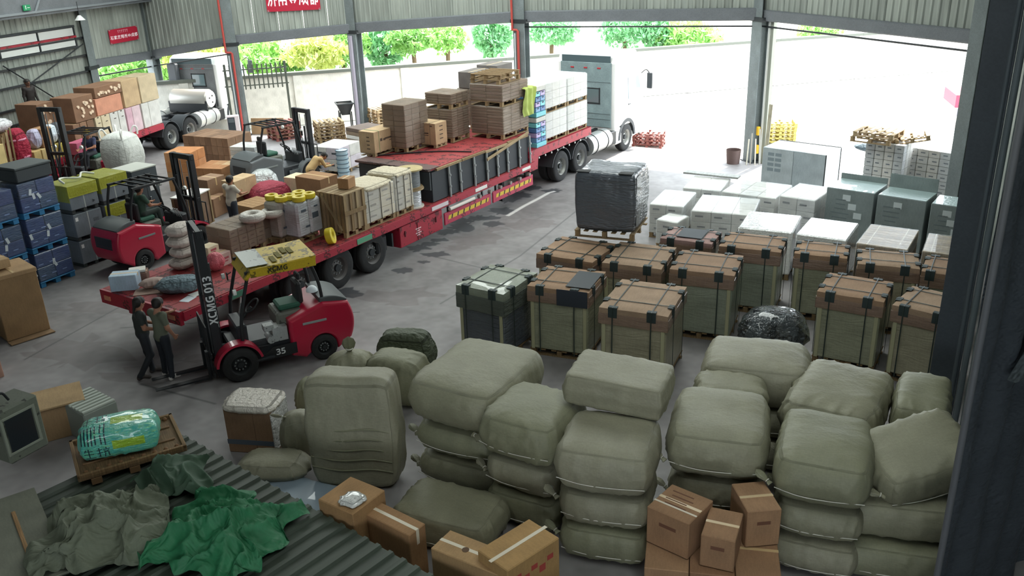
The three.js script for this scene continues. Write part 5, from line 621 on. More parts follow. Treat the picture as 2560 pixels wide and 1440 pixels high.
// brown printed carton blocks, white coils, sacks and loose boxes towards the tail
{
  const k0 = TF.H(583, 652, DK), k1 = TF.H(660, 616, DK), bb = { w: k1.x - k0.x, cx: (k0.x + k1.x) / 2, cz: k0.z - 0.4, d: 0.8 }; wrapped('carton_block', 'long block of brown printed cartons near the tail of the red trailer', tq(bb), DK + 0.72, { y0: DK, nx: 4, ny: 3, nz: 2, mats: [card(0x9a8672), card(0xa18d78)], marks: M(0x6f5d4f, 0.8), film: FILM_B, cat: 'carton block', group: 'brown carton blocks on the tail', shrink: 0.99 });
  const k2 = TF.H(663, 614, DK), k3 = TF.H(703, 598, DK), b2 = { w: k3.x - k2.x - 0.04, cx: (k2.x + k3.x) / 2, cz: k2.z - 0.35, d: 0.7 }; wrapped('carton_block', 'small block of brown cartons beside the dull white stack', tq(b2), DK + 0.66, { y0: DK, nx: 2, ny: 2, nz: 2, mats: [card(0x9a8b7a)], film: FILM_B, cat: 'carton block', group: 'brown carton blocks on the tail', shrink: 0.98 });
  const COIL = M(0xcfc9bf, 0.5, { bumpMap: T.crinkle, bumpScale: 0.04 }); [[632, 556, 0.3, 'white wrapped coil lying on the long carton block'], [681, 545, 0.27, 'white wrapped coil behind the dull white stack']].forEach(([px, py, r, lab], i) => { const h = DK + (i ? 0.66 : 0.72) + 0.01, p = at(px, py - 4, h); solo('coil', new THREE.TorusGeometry(r * 0.66, r * 0.36, 14, 34).rotateX(Math.PI / 2).scale(1, 0.95, 1).translate(0, r * 0.34, 0), COIL, lab, 'coil', [p.x, h, p.z], 0, 'white wrapped coils'); });
  const SACK = M(0xcdc2b8, 0.7, { map: T.weave, bumpMap: T.cloth, bumpScale: 0.03 }), sp = TF.H(462, 668, DK); ['bottom', 'second', 'third', 'topmost'].forEach((n, i) => bag('white plump sack, ' + n + ' of the stack behind the forklift mast', onT(sp.x + 0.1 * (i % 2), 0, 0).x * 0 + onT(sp.x + 0.06 * (i % 2), 0, sp.z).x, DK + i * 0.25, onT(sp.x + 0.06 * (i % 2), 0, sp.z).z, 0.62, 0.27, 0.5, 56 + i * 6, { s: i * 5, n: 2.8, mat: SACK, group: 'white sacks stacked on the trailer tail', N: 18 }));
  const lp = TF.H(548, 672, DK); [[0, 0, 0, 0.36, 0.26, 0.3, CARD.white, 'white printed carton at the foot of the brown block'], [0.4, 0, 0.02, 0.3, 0.3, 0.3, card(0xd8b9ae), 'pale pink printed carton at the foot of the brown block'], [0.15, 0.3, -0.04, 0.34, 0.22, 0.28, CARD.cream, 'cream carton lying on the two small cartons']].forEach(([x, y, z, w, h, d, m, lab]) => carton(w, h, d, m, onT(lp.x - 0.15 + x, DK + y, lp.z - 0.2 + z), TF.yaw + 0.1, lab, 'loose cartons on the tail', { marks: [[0, h * 0.5, w * 0.5, 0.05], [0, h * 0.3, w * 0.3, 0.03]], ink: M(0xa8545a, 0.7) }));
  const pr = TF.H(536, 640, DK + 0.35); bag('pink-red plastic bag squeezed in front of the brown carton block', onT(pr.x, 0, pr.z).x, DK + 0.02, onT(pr.x, 0, pr.z).z, 0.4, 0.42, 0.35, 40, { s: 3, n: 2.2, mat: M(0xc8606a, 0.5, { bumpMap: T.crinkle, bumpScale: 0.05 }), group: 'loose sacks', N: 16 });
  const lb = TF.H(312, 722, DK); carton(0.55, 0.34, 0.36, M(0xb9cfe0, 0.6, { map: T.card }), onT(lb.x + 0.05, DK, lb.z), rad(8), 'light blue carton at the tail left corner of the red trailer', undefined); const lb2 = TF.H(345, 705, DK); carton(0.4, 0.2, 0.36, card(0x8d6f62), onT(lb2.x + 0.1, DK, lb2.z - 0.1), rad(14), 'low brown carton behind the light blue carton', undefined); { const c = onT(lb2.x + 0.1, DK + 0.208, lb2.z - 0.1); solo('paper_stack', bx(0.34, 0.05, 0.28), M(0xe6e4dc, 0.8), 'stack of white papers on the low brown carton', 'paper', c, rad(20)); }
  const tp = TF.H(452, 728, DK); heap('jacket', 'blue-grey jacket lying bunched on the red deck', 'jacket', onT(tp.x, DK, tp.z), 0.95, 0.34, 0.6, rad(10), M(0x6d8088, 0.85, { bumpMap: T.cloth, bumpScale: 0.08 }), 8); const tp2 = TF.H(380, 728, DK); solo('cardboard_sheet', cbox(0.7, 0.02, 0.4, 0.004), card(0xb5988a), 'flattened pinkish cardboard sheet on the red deck', 'cardboard', onT(tp2.x, DK, tp2.z), rad(12)); heap('cloth', 'small pale crumpled cloth behind the jacket', 'cloth', onT(tp2.x + 0.15, DK + 0.022, tp2.z - 0.12), 0.5, 0.2, 0.3, rad(30), M(0xb09a90, 0.85), 14);
  const pp = TF.H(470, 748, DK); [[0, 0, 0.3, 0xdfe8ee, 'blue-white paper sheet on the red deck, left one'], [0.28, -0.06, -0.1, 0xf0f0ea, 'white printed paper sheet on the red deck, right one']].forEach(([x, z, r, c, lab], i) => { const m = solo('paper_sheet', bx(0.3, 0.006, 0.22, 0, 0.001 + i * 0.007, 0, 0.001), M(c, 0.8), lab, 'paper', onT(pp.x + x, DK, pp.z + z), TF.yaw + r); });
}
// the tractor in front
{ const e = TF.H(1397, 452, 0), c = TF.W(e.x + 0.68, 0, -1.28); tractor('white tractor unit with grey-blue cab back pulling the red trailer', c, TF.yaw, { cabTop: 3.7 }); }
// ---------------------------------------------------------------- left side: white truck with its load, stacked crates, middle floor
const LT = new Frame(-16.11, -27.41, 75.2), LD = 1.2;
{
  const t = thing('flatbed_trailer', 'red flatbed trailer with mixed cartons along the left wall', 'trailer', [LT.ox, 0, LT.oz], LT.yaw), x0 = -3.2, x1 = LT.V(408, 312, 0).x, L = x1 - x0; 
  part('deck', bx(L, 0.08, 2.5, (x0 + x1) / 2, LD - 0.08, -1.25), DECK_RED, t); part('side_rail', bx(L, 0.22, 0.06, (x0 + x1) / 2, LD - 0.24, 0.0), TRAILER_RED, t); part('side_rail', bx(L, 0.22, 0.06, (x0 + x1) / 2, LD - 0.24, -2.5), TRAILER_RED, t); part('side_skirt', bx(L * 0.6, 0.5, 0.04, x0 + L * 0.34, 0.42, -0.05), TRAILER_RED, t); for (const z of [-0.8, -1.7]) part('main_beam', bx(L, 0.4, 0.14, (x0 + x1) / 2, LD - 0.5, z), TRAILER_RED, t); for (let i = 0; i < 6; i++) part('lamp', bx(0.1, 0.07, 0.02, x0 + 0.5 + i * 1.9, LD - 0.16, 0.035), M(0xe2d6c8, 0.4), t);
  for (const x of [x0 + 1.2, x0 + 2.5]) for (const z of [-0.2, -2.3]) { const w = wheelParts(t, 0.5, 0.28, [x, 0.5, z]); if (z < -1) w.rotation.y = Math.PI; }
}
{ const e = LT.H(385, 366, 0), c = LT.W(e.x + 0.35, 0, -1.25), t = tractor('white tractor unit with a gas cylinder standing in the left opening', c, LT.yaw, { cabTop: 3.2, back: M(0x6f7274, 0.6, { map: T.metal }), tankR: 0.34 }); part('gas_cylinder', (() => { const g = new THREE.LatheGeometry([[0, -0.95], [0.3, -0.93], [0.42, -0.86], [0.42, 0.86], [0.3, 0.93], [0, 0.95]].map((q) => new THREE.Vector2(...q)), 34).rotateX(Math.PI / 2); return g.translate(2.55, 1.5, 0.2); })(), M(0xb4b2ac, 0.35, { metalness: 0.5 }), t); part('cylinder_cap', cyl(0.36, 0.04, 30).rotateX(Math.PI / 2).translate(2.55, 1.5, 1.14), M(0xeceae6, 0.4), t); for (const [x, y] of [[0.1, 0.12], [-0.12, 0.05], [0.08, -0.16]]) part('cap_valve', cyl(0.035, 0.03, 12).rotateX(Math.PI / 2).translate(2.55 + x, 1.5 + y, 1.17), BLACK, t); part('cylinder_frame', merge([bx(0.08, 0.5, 1.9, 2.2, 0.95, 0.2), bx(0.08, 0.5, 1.9, 2.9, 0.95, 0.2)]), STEEL.black, t); }
// cargo of the left trailer: faces read on its right side
const lbox = (bl, tr, zr = -0.06) => { const a = LT.V(...bl, zr), b = LT.V(...tr, zr), ym = (bl[1] + tr[1]) / 2, xa = LT.V(bl[0], ym, zr).x, xb = LT.V(tr[0], ym, zr).x; return { x: (xa + xb) / 2, y: a.y, w: Math.abs(xb - xa), h: b.y - a.y }; };
function lcart(label, bl, tr, mat, o = {}) { const b = lbox(bl, tr, o.zr), d = o.d ?? 0.9, p = LT.W(b.x, o.y ?? b.y, (o.zr ?? -0.06) - d / 2); return { t: carton(b.w - 0.02, (o.top ?? b.y + b.h) - (o.y ?? b.y) - 0.01, d, mat, p, LT.yaw, label, o.group ?? 'cartons on the left trailer', { cross: true, ...o }), b }; }
const topOf = (px, py, zr = -0.06) => LT.V(px, py, zr).y;
const y1 = LD, yT = topOf(290, 286), yW = topOf(310, 272);
{ const e = [240, 256, 278, 299, 316]; for (let i = 0; i < 4; i++) lcart(['first', 'second', 'third', 'fourth'][i] + ' tall white carton from the left in the row under the peach box', [e[i], 349 - i * 5.5], [e[i + 1], 275 - i], [CARD.cream, CARD.cream, CARD.white, CARD.white][i], { y: y1, top: yW, marks: [[0, 0.9, 0.1, 0.04], [0.03, 0.7, 0.12, 0.03]] }); }
{ const e = [318, 334, 356]; for (let i = 0; i < 2; i++) lcart((i ? 'right' : 'left') + ' pink-white carton beside the white row on the left trailer', [e[i], 326], [e[i + 1], 270], [card(0xe3b9c6), card(0xe8ccd2)][i], { y: y1, top: yW }); const f = [358, 376, 404]; for (let i = 0; i < 2; i++) lcart((i ? 'right' : 'left') + ' bright white carton at the front end of the left trailer', [f[i], 320], [f[i + 1], 262], CARD.white, { y: y1, top: yW }); }
const peach = lcart('long peach-coloured box on the white carton row', [240, 288], [308, 246], card(0xdb9a7e), { y: yW + 0.005, top: yW + 0.62, d: 0.9 });
lcart('tan carton pile under film right of the peach box', [308, 272], [350, 206], CARD.pale, { y: yW + 0.005, top: yW + 1.02 }); lcart('pale carton pile with torn film at the front top of the left trailer', [351, 266], [396, 196], card(0xd6c3a2), { y: yW + 0.005, top: yW + 1.02 });
// brown cartons showing pale round roll ends
const ROLLEND = M(0xe0c8ae, 0.8), BRN = card(0x8d6a52);
function rolls(label, bl, tr, y, top, n, zr = -0.06, d = 0.9, sd = 1) { const b = lbox(bl, tr, zr), h = top - y - 0.01, w = b.w - 0.02, t = thing('roll_carton', label, 'carton', LT.W(b.x, y, zr - d / 2), LT.yaw, 'brown cartons with pale roll ends'); part('box', cbox(w, h, d, 0.01), BRN, t); for (let i = 0; i < n; i++) { const r = 0.055, x = (hash(i, sd, 1) - 0.5) * (w - 0.18), yy = 0.1 + hash(i, sd, 2) * (h - 0.2); part('roll_end', cyl(r, 0.05, 14).rotateX(Math.PI / 2), ROLLEND, t, [x, yy, d / 2 + 0.015]); } return t; }
rolls('brown carton with roll ends on top of the peach box', [236, 250], [306, 214], yW + 0.63, yW + 1.02, 12, -0.06, 0.9, 1);
rolls('large brown carton with roll ends left of the peach box', [182, 300], [237, 238], yW - 0.02, yW + 0.86, 14, -0.06, 0.9, 2);
for (let i = 0; i < 3; i++) lcart(['left', 'middle', 'right'][i] + ' narrow brown carton under the roll-end carton', [184 + i * 18, 352 - i * 4], [202 + i * 18, 300], [card(0x8f6d55), card(0x9a765c), card(0x86664f)][i], { y: y1, top: yW - 0.03 });
rolls('brown carton with roll ends by the dark figure', [98, 330], [142, 268], LD + 0.75, LD + 1.75, 12, -0.78, 0.9, 3); lcart('flat brown carton under the roll-end carton at the far left', [62, 345], [142, 330], card(0x7d5c48), { y: LD + 0.0, top: LD + 0.74, zr: -0.78 });
for (let i = 0; i < 4; i++) lcart(['first', 'second', 'third', 'fourth'][i] + ' yellow carton from the left at the foot of the left trailer load', [86 + i * 20, 412 - i * 6.5], [106 + i * 20, 370 - i * 5], [CARD.yellow, card(0xe0c489), CARD.yellow, card(0xd9c45f)][i], { y: y1, top: LD + 0.46, d: 0.5, zr: 0.0 });
{ const m = [M(0xb7b4cc, 0.6, { bumpMap: T.crinkle, bumpScale: 0.04 }), card(0xa9805c), M(0xc9d3dc, 0.5, { bumpMap: T.crinkle, bumpScale: 0.04 }), M(0x4b4f55, 0.6)]; ['violet-white bag', 'brown carton', 'white-blue bag', 'dark pack'].forEach((n, i) => { const x = LT.V(92 + i * 20, 370, -0.28).x; const p = LT.W(x, LD + 0.47, -0.28); if (i === 1) carton(0.5, 0.62, 0.46, m[i], LT.W(x, LD + 0.47, -0.3), LT.yaw, 'brown carton standing on the yellow cartons', 'packs on the yellow cartons'); else heap(i === 3 ? 'pack' : 'plastic_bag', n + ' standing on the yellow cartons', 'bag', p, 0.42, 0.66, 0.4, LT.yaw, m[i], i * 9, { n: 3, group: 'packs on the yellow cartons' }); }); }
for (let i = 0; i < 3; i++) lcart(['left', 'middle', 'right'][i] + ' bright pink carton low on the left trailer', [190 + i * 14, 374 - i * 3], [204 + i * 14, 346], card(0xd9708f), { y: LD, top: LD + 0.42, d: 0.4, zr: 0.42, plain: true });
{ // red blanket bundle with pink straps, standing
  const x = LT.V(58, 395, -0.2).x, t = thing('blanket_bundle', 'tall red blanket bundle tied with pale pink straps on the left trailer', 'bundle', LT.W(x, LD, -0.3), LT.yaw), y2 = topOf(58, 318) - LD; part('roll', bagGeo(0.62, y2, 0.55, 6, { n: 3, pillow: 0.1, wrinkle: 0.05, N: 22 }), M(0xa3213c, 0.8, { bumpMap: T.cloth, bumpScale: 0.06 }), t); for (const y of [0.28, 0.72]) part('strap', new THREE.TorusGeometry(0.3, 0.022, 6, 30).rotateX(Math.PI / 2).scale(1.02, 1.6, 0.92), M(0xd98aa4, 0.6), t, [0, y * y2, 0]); }
{ const x = LT.V(28, 400, -0.15).x; for (let i = 0; i < 5; i++) solo('timber', bar([0, 0, 0], [0.12, 1.15 + 0.06 * i, -0.02], 0.07, 0.04), WOOD[i % 3], ['first', 'second', 'third', 'fourth', 'fifth'][i] + ' timber from the left, leaning beside the red bundle', 'timber', LT.W(x - 0.25 + i * 0.1, LD, -0.16 - 0.05 * (i % 2)), LT.yaw, 'timbers on the left trailer'); const p = LT.V(24, 320, -0.3); heap('plastic_bag', 'white plastic bags heaped above the timbers at the far left', 'bag', LT.W(p.x - 0.2, topOf(20, 330, -0.7), -0.9), 1.5, 0.5, 0.7, LT.yaw, M(0xdcdde0, 0.4, { bumpMap: T.crinkle, bumpScale: 0.08 }), 21, { n: 3 }); lcart('tan carton pile under the white bags at the far left', [-30, 440], [40, 330], card(0xb29066), { y: LD, top: topOf(20, 330, -0.7) - 0.01, zr: -0.8, d: 0.8 }); lcart('yellow box at the left picture edge on the trailer', [-40, 425], [14, 335], card(0xe2c98c), { y: LD, zr: -0.03, d: 0.4, top: LD + 1.0 }); }
// jumbo bag and its base, on the floor in front of the left trailer
{ const p = at(330, 500, 0), f = LT.yaw; wrapped('wrapped_stack', 'low dull carton stack carrying the white jumbo bag', { x: p.x, z: p.z, w: 1.1, d: 1.1, yaw: f }, 0.85, { nx: 2, ny: 2, nz: 2, mats: [CARD.grey], film: null }); const y = heightAt(p, 330); const t = thing('jumbo_bag', 'big white jumbo bag standing behind the yellow-wrapped grey cartons', 'bag', [p.x, 0.86, p.z], f); part('sack', bagGeo(1.12, y - 0.86, 1.1, 13, { n: 3.4, pillow: 0.06, wrinkle: 0.02, N: 26 }), M(0xd9dcd6, 0.7, { map: T.weave, bumpMap: T.cloth, bumpScale: 0.02 }), t); for (const [x, z] of [[-0.4, -0.4], [0.4, -0.4], [0.4, 0.4], [-0.4, 0.4]]) part('lifting_loop', tube([[x, y - 1.0, z], [x * 1.05, y - 0.8, z], [x * 0.8, y - 0.72, z * 0.9], [x * 0.6, y - 0.9, z * 0.7]], 0.03, 16, 6), M(0xe8e8e2, 0.7), t); }
// blue-wrapped stacks on blue pallets
{
  const BM = M(0x2f4480, 0.45, { map: T.card, bumpMap: T.wrapBump, bumpScale: 0.015, clearcoat: 0.4 }), BM2 = M(0x3d5378, 0.4, { map: T.worn, bumpMap: T.wrapBump, bumpScale: 0.02, clearcoat: 0.5 }), BP = M(0x2f79a8, 0.5), LB = M(0xdfe6ea, 0.6), BI = M(0x7f93c4, 0.7);
  const bf = new Frame(at(106, 722).x, at(106, 722).z, 62);
  const stack = (bf, H, tag, dark) => { const n = 3, h = H / n; for (let i = 0; i < n; i++) { const c = bf.W(0.5, i * h + 0.001, -0.45), t = thing('blue_pallet', ['lowest', 'middle', 'topmost'][i] + ' blue-wrapped pallet of the ' + tag + ' stack at the left', 'wrapped pallet', c, bf.yaw, 'blue-wrapped pallets'); for (const x of [-0.42, 0, 0.42]) part('foot', bx(0.14, 0.12, 0.84, x, 0, 0), BP, t); part('pallet_deck', bx(1.0, 0.03, 0.88, 0, 0.12, 0), BP, t); for (let r = 0; r < 2; r++) for (let k = 0; k < 2; k++) part('carton', bx(0.48, (h - 0.17) / 2 - 0.01, 0.84, -0.245 + k * 0.49, 0.155 + r * (h - 0.17) / 2, 0, 0.012), (i + r + k) % 3 ? BM : BM2, t); for (let k = 0; k < 3; k++) part('label', bx(0.07, 0.15, 0.004, -0.35 + 0.3 * k, 0.3 + 0.3 * hash(i, k, 8), 0.424), LB, t, null, [0, 0, (hash(i, k, 9) - 0.5) * 1.2]); for (let k = 0; k < 5; k++) part('print', bx(0.13, 0.025, 0.003, -0.36 + (k % 3) * 0.3, 0.28 + Math.floor(k / 3) * 0.3, 0.422, 0.001), BI, t); part('film', bx(1.01, h - 0.17, 0.88, 0, 0.155, 0, 0.03), M(0x8fa3b4, 0.25, { transparent: true, opacity: 0.16, clearcoat: 0.6, bumpMap: T.wrapBump, bumpScale: 0.02 }), t); } if (dark) { const c = bf.W(0.55, H + 0.005, -0.45), t = thing('dark_crate', 'dark grey lidded crate on top of the blue stack', 'crate', c, bf.yaw); part('body', bx(0.95, 0.3, 0.8, 0, 0, 0, 0.02), M(0x3c4346, 0.6), t); part('lid', bx(0.99, 0.06, 0.84, 0, 0.3, 0, 0.015), M(0x474f4f, 0.6), t); } };
  const hT = heightAt(at(106, 722), 462); stack(bf, hT, 'right', true); const b2 = new Frame(bf.W(-1.16, 0, 0.05).x, bf.W(-1.16, 0, 0.05).z, 62); stack(b2, hT * 0.99, 'left', false); const b3 = new Frame(bf.W(-2.3, 0, -0.1).x, bf.W(-2.3, 0, -0.1).z, 62); stack(b3, hT * 0.97, 'outermost left', false);
}
// grey cartons wrapped in yellow film
{
  const GF = new Frame(at(212, 671).x, at(212, 671).z, 60), GC = M(0x7b838a, 0.75, { map: T.card }), REC = M(0x33383c, 0.8), wid = 0.86; const hh = 0.735;
  const col = (off, n, tag, yel) => { for (let i = 0; i < n; i++) { const c = GF.W(off + wid / 2, i * hh + 0.001, -0.45), t = thing('grey_carton', ['lowest', 'middle', 'topmost'][i] + ' grey carton of the ' + tag + ' column behind the blue stacks', 'carton', c, GF.yaw, 'grey cartons in columns'); for (const x of [-0.34, 0, 0.34]) part('skid', bx(0.1, 0.1, 0.8, x, 0, 0), M(0x3a403f, 0.7), t); const b = part('box', bx(wid - 0.03, hh - 0.12, 0.86, 0, 0.1, 0, 0.012), GC, t); part('tape', bx(0.035, hh - 0.12, 0.004, 0, 0.1, 0.431, 0.001), M(0xaab0ae, 0.35), b); part('recycle_mark', new THREE.TorusGeometry(0.035, 0.011, 5, 3), REC, b, [0.26, 0.22, 0.433]); for (let k = 0; k < 3; k++) part('print', bx(0.16, 0.012, 0.003, 0.22, 0.42 + k * 0.03, 0.431, 0.0008), REC, b); if (i < 2) part('label', bx(0.08, 0.1, 0.004, -0.33, hh - 0.2, 0.432), WHITE, b); if (yel && i === n - 1) { part('yellow_film', merge([bx(wid, 0.3, 0.012, 0, hh - 0.3, 0.45), bx(wid, 0.012, 0.92, 0, hh, 0), bx(0.012, 0.42, 0.9, -wid / 2, hh - 0.42, 0)]), FILM_YELLOW, t); part('lid', bx(wid - 0.02, 0.03, 0.84, 0, hh - 0.02, 0), M(0x565d58, 0.7), t); } if (yel === 2 && i === 1) part('yellow_film', merge([bx(wid, 0.36, 0.012, 0, hh - 0.38, 0.45)]), FILM_YELLOW, t); } };
  col(0, 3, 'first', 1); col(0.95, 3, 'second', 2); { const top = hh * 3 + 0.03; const c = GF.W(0.5, top, -0.4); solo('hose', merge([tube([[-0.4, 0.03, 0.2], [-0.45, 0.14, 0.1], [-0.2, 0.1, -0.1], [0.1, 0.06, 0.1], [0.35, 0.12, -0.1], [0.6, 0.05, 0.05]], 0.028, 50, 8)]), M(0xc9cbbf, 0.5), 'pale hose lying coiled on the first grey carton column', 'hose', c, GF.yaw); }
  const c = GF.W(2.45, 0, -0.5), t = thing('dark_cabinet', 'tall dark grey cabinet beside the second grey column behind the forklift mast', 'cabinet', c, GF.yaw); part('body', bx(0.85, 2.1, 0.8, 0, 0, 0, 0.015), M(0x444c51, 0.6), t); part('door_line', bx(0.012, 1.9, 0.006, 0, 0.1, 0.4), BLACK, t); part('handle', bx(0.03, 0.2, 0.03, 0.06, 1.1, 0.41), CHROME, t); part('top_cloth', bx(0.87, 0.04, 0.82, 0, 2.1, 0), M(0xb6b8b0, 0.8), t); part('label', bx(0.2, 0.24, 0.006, 0.2, 1.45, 0.402), WHITE, t);
}
// big brown carton column at the left edge
{ const f = new Frame(at(22, 858).x, at(22, 858).z, 46), H = 1.42, t = thing('tall_carton', 'tall brown carton with a flared foot sheet at the left edge', 'carton', f.W(0.44, 0, -0.5), f.yaw); part('box', bx(0.9, H, 0.96, 0, 0.02, 0, 0.012), card(0xa5855f), t); part('lid', bx(0.93, 0.1, 0.99, 0, H - 0.02, 0, 0.012), card(0xbc9a72), t); part('foot_sheet', bar([-0.46, 0.02, 0.62], [0.46, 0.02, 0.6], 0.02, 0.24), card(0x9d7f5e), t); part('tape', bx(0.05, 0.003, 0.98, 0, H + 0.081, 0), TAPE, t); carton(0.6, 0.2, 0.5, card(0xc5a57c), f.W(0.2, H + 0.125, -0.55), f.yaw + 0.1, 'flat pale carton on the tall brown carton', undefined); const f2 = at(0, 940); carton(0.5, 0.75, 0.6, card(0xb88f7d), [f2.x - 0.28, 0, f2.z], rad(46), 'pinkish carton cut by the left picture edge', undefined); }
// ---------------------------------------------------------------- middle floor between the left stacks and the red trailer
function cartonWall(label, group, q, top, nx, ny, nz, mats, o = {}) { const f = new Frame(q.x, q.z, q.yaw * 180 / Math.PI), w = q.w / nx, d = q.d / nz, h = (top - (o.y0 ?? 0)) / ny, g = cbox(w - 0.008, h - 0.006, d - 0.008, 0.006); for (let i = 0; i < nx; i++) for (let j = 0; j < ny; j++) for (let k = 0; k < nz; k++) { if (!(k === nz - 1 || i === nx - 1 || j === ny - 1 || i === 0)) continue; if (o.skip && o.skip(i, j, k)) continue; solo('carton', g, mats[Math.floor(hash(i + 3, j * 7 + k, 4) * mats.length)], label, 'carton', f.W(-q.w / 2 + (i + 0.5) * w, (o.y0 ?? 0) + j * h + 0.001, -q.d / 2 + (k + 0.5) * d), q.yaw, group); } }
cartonWall('small brown carton in the wide wall of cartons behind the grey stack', 'small brown cartons in the wide wall', quad(1.3, [438, 340], [572, 343], [634, 328], [520, 322]), 1.3, 8, 4, 3, [card(0x8f6f56), card(0x83664f), card(0x9a7a60)]);
cartonWall('tan carton in the lit stack beside the tall forklift mast', 'tan cartons beside the mast', quad(1.35, [424, 380], [482, 384], [494, 368], [440, 364]), 1.35, 2, 4, 2, [CARD.orange, card(0xcb9468), CARD.tan]);
cartonWall('orange-brown carton in the low mixed stack', 'low mixed cartons', quad(0.8, [500, 418], [560, 424], [580, 404], [520, 398]), 0.8, 3, 3, 2, [card(0xb58258), CARD.tan, CARD.pale]);
{ const q = quad(1.35, [577, 366], [638, 369], [660, 357], [602, 352]); wrapped('carton_tower', 'grey-white carton stack with a sunlit right side beside the brown wall', q, 1.35, { nx: 2, ny: 8, nz: 2, mats: [CARD.white, card(0xcfd0cf)], film: null, cat: 'carton tower' }); }
{ const q = quad(1.0, [790, 366], [850, 372], [892, 352], [830, 344]); wrapped('carton_tower', 'large white cartons behind the red trailer left of the tan cartons', q, 1.0, { nx: 2, ny: 2, nz: 2, mats: [CARD.white, card(0xdcd4dc)], marks: PRINT, film: null, cat: 'carton tower' }); const p = at(855, 426); const t = thing('tub_stack', 'stack of pale blue tubs beside the white cartons', 'tub', [p.x + 0.2, 0, p.z + 0.75], 0.4); for (let i = 0; i < 6; i++) part('tub', cyl(0.19, 0.15, 24, 0.22).translate(0, 0.08 + i * 0.155, 0), M(0xb9d3e0, 0.4), t); for (let i = 0; i < 6; i++) part('rim', new THREE.TorusGeometry(0.215, 0.016, 6, 26).rotateX(Math.PI / 2).translate(0, 0.15 + i * 0.155, 0), M(0x4a5d6b, 0.5), t); }
// pallets stacked near the back openings
{ const stackP = (px, py, n, lab, mats, yaw, w = 1.15) => { const p = at(px, py); const words = ['lowest', 'second', 'third', 'fourth', 'fifth', 'sixth', 'seventh', 'eighth']; for (let i = 0; i < n; i++) emptyPallet(w, 1.0, [p.x + 0.04 * (hash(i, px, 1) - 0.5), i * 0.143, p.z], yaw + 0.1 * (hash(i, px, 2) - 0.5), words[i] + ' pallet ' + lab, 'empty pallets ' + lab, mats[i % mats.length]); };
  stackP(712, 345, 5, 'of the reddish stack behind the middle forklift', [M(0xa4615a, 0.8, { map: T.wood }), M(0x9a7058, 0.8, { map: T.wood })], 0.7); stackP(826, 352, 6, 'of the tan stack left of the fourth column', WOOD, 0.4); stackP(962, 316, 6, 'of the stack right of the fourth column', WOOD, 0.6); }
{ let p = at(850, 330); const t = thing('hopper', 'dark steel hopper beside the tan pallet stack', 'hopper', [p.x + 0.15, 0, p.z - 0.9], 0.3); part('funnel', new THREE.CylinderGeometry(0.5, 0.24, 0.5, 4, 1, true).rotateY(Math.PI / 4).translate(0, 0.85, 0), M(0x3b3e40, 0.6, { side: THREE.DoubleSide }), t); for (const [x, z] of [[-0.25, -0.25], [0.25, -0.25], [0.25, 0.25], [-0.25, 0.25]]) part('leg', bx(0.05, 0.75, 0.05, x, 0, z), STEEL.black, t); part('rim', merge([bx(0.76, 0.05, 0.05, 0, 1.08, 0.36), bx(0.76, 0.05, 0.05, 0, 1.08, -0.36), bx(0.05, 0.05, 0.76, 0.36, 1.08, 0), bx(0.05, 0.05, 0.76, -0.36, 1.08, 0)]), STEEL.dark, t);
  const q = quad(0.75, [876, 318], [912, 328], [954, 314], [918, 302]); wrapped('board_stack', 'flat white boards stacked on dark cartons behind the long tan carton', q, 0.75, { nx: 1, ny: 4, nz: 1, mats: [CARD.dull, card(0x6d5d52), CARD.dull, CARD.white], film: null, cat: 'board stack' });
  const b = at(668, 338); solo('cardboard_sheet', cbox(1.5, 0.7, 0.03, 0.004).clone().rotateX(-0.14), card(0xa98a68), 'large cardboard sheet leaning by the column with red pipes', 'cardboard', [b.x, 0.0, b.z - 0.2], -0.15);
  const m = at(590, 346), t2 = thing('control_cabinet', 'small dark-faced cabinet at the foot of the column with red pipes', 'cabinet', [m.x, 0, m.z], 0.25); part('body', bx(0.5, 1.0, 0.3, 0, 0, 0, 0.015), M(0xd9cdd0, 0.6), t2); part('front', bx(0.3, 0.86, 0.02, -0.08, 0.08, 0.15), M(0x333a40, 0.4), t2); part('plate', bx(0.24, 0.18, 0.02, -0.08, 0.72, 0.155), M(0x5a6166, 0.4), t2);
}
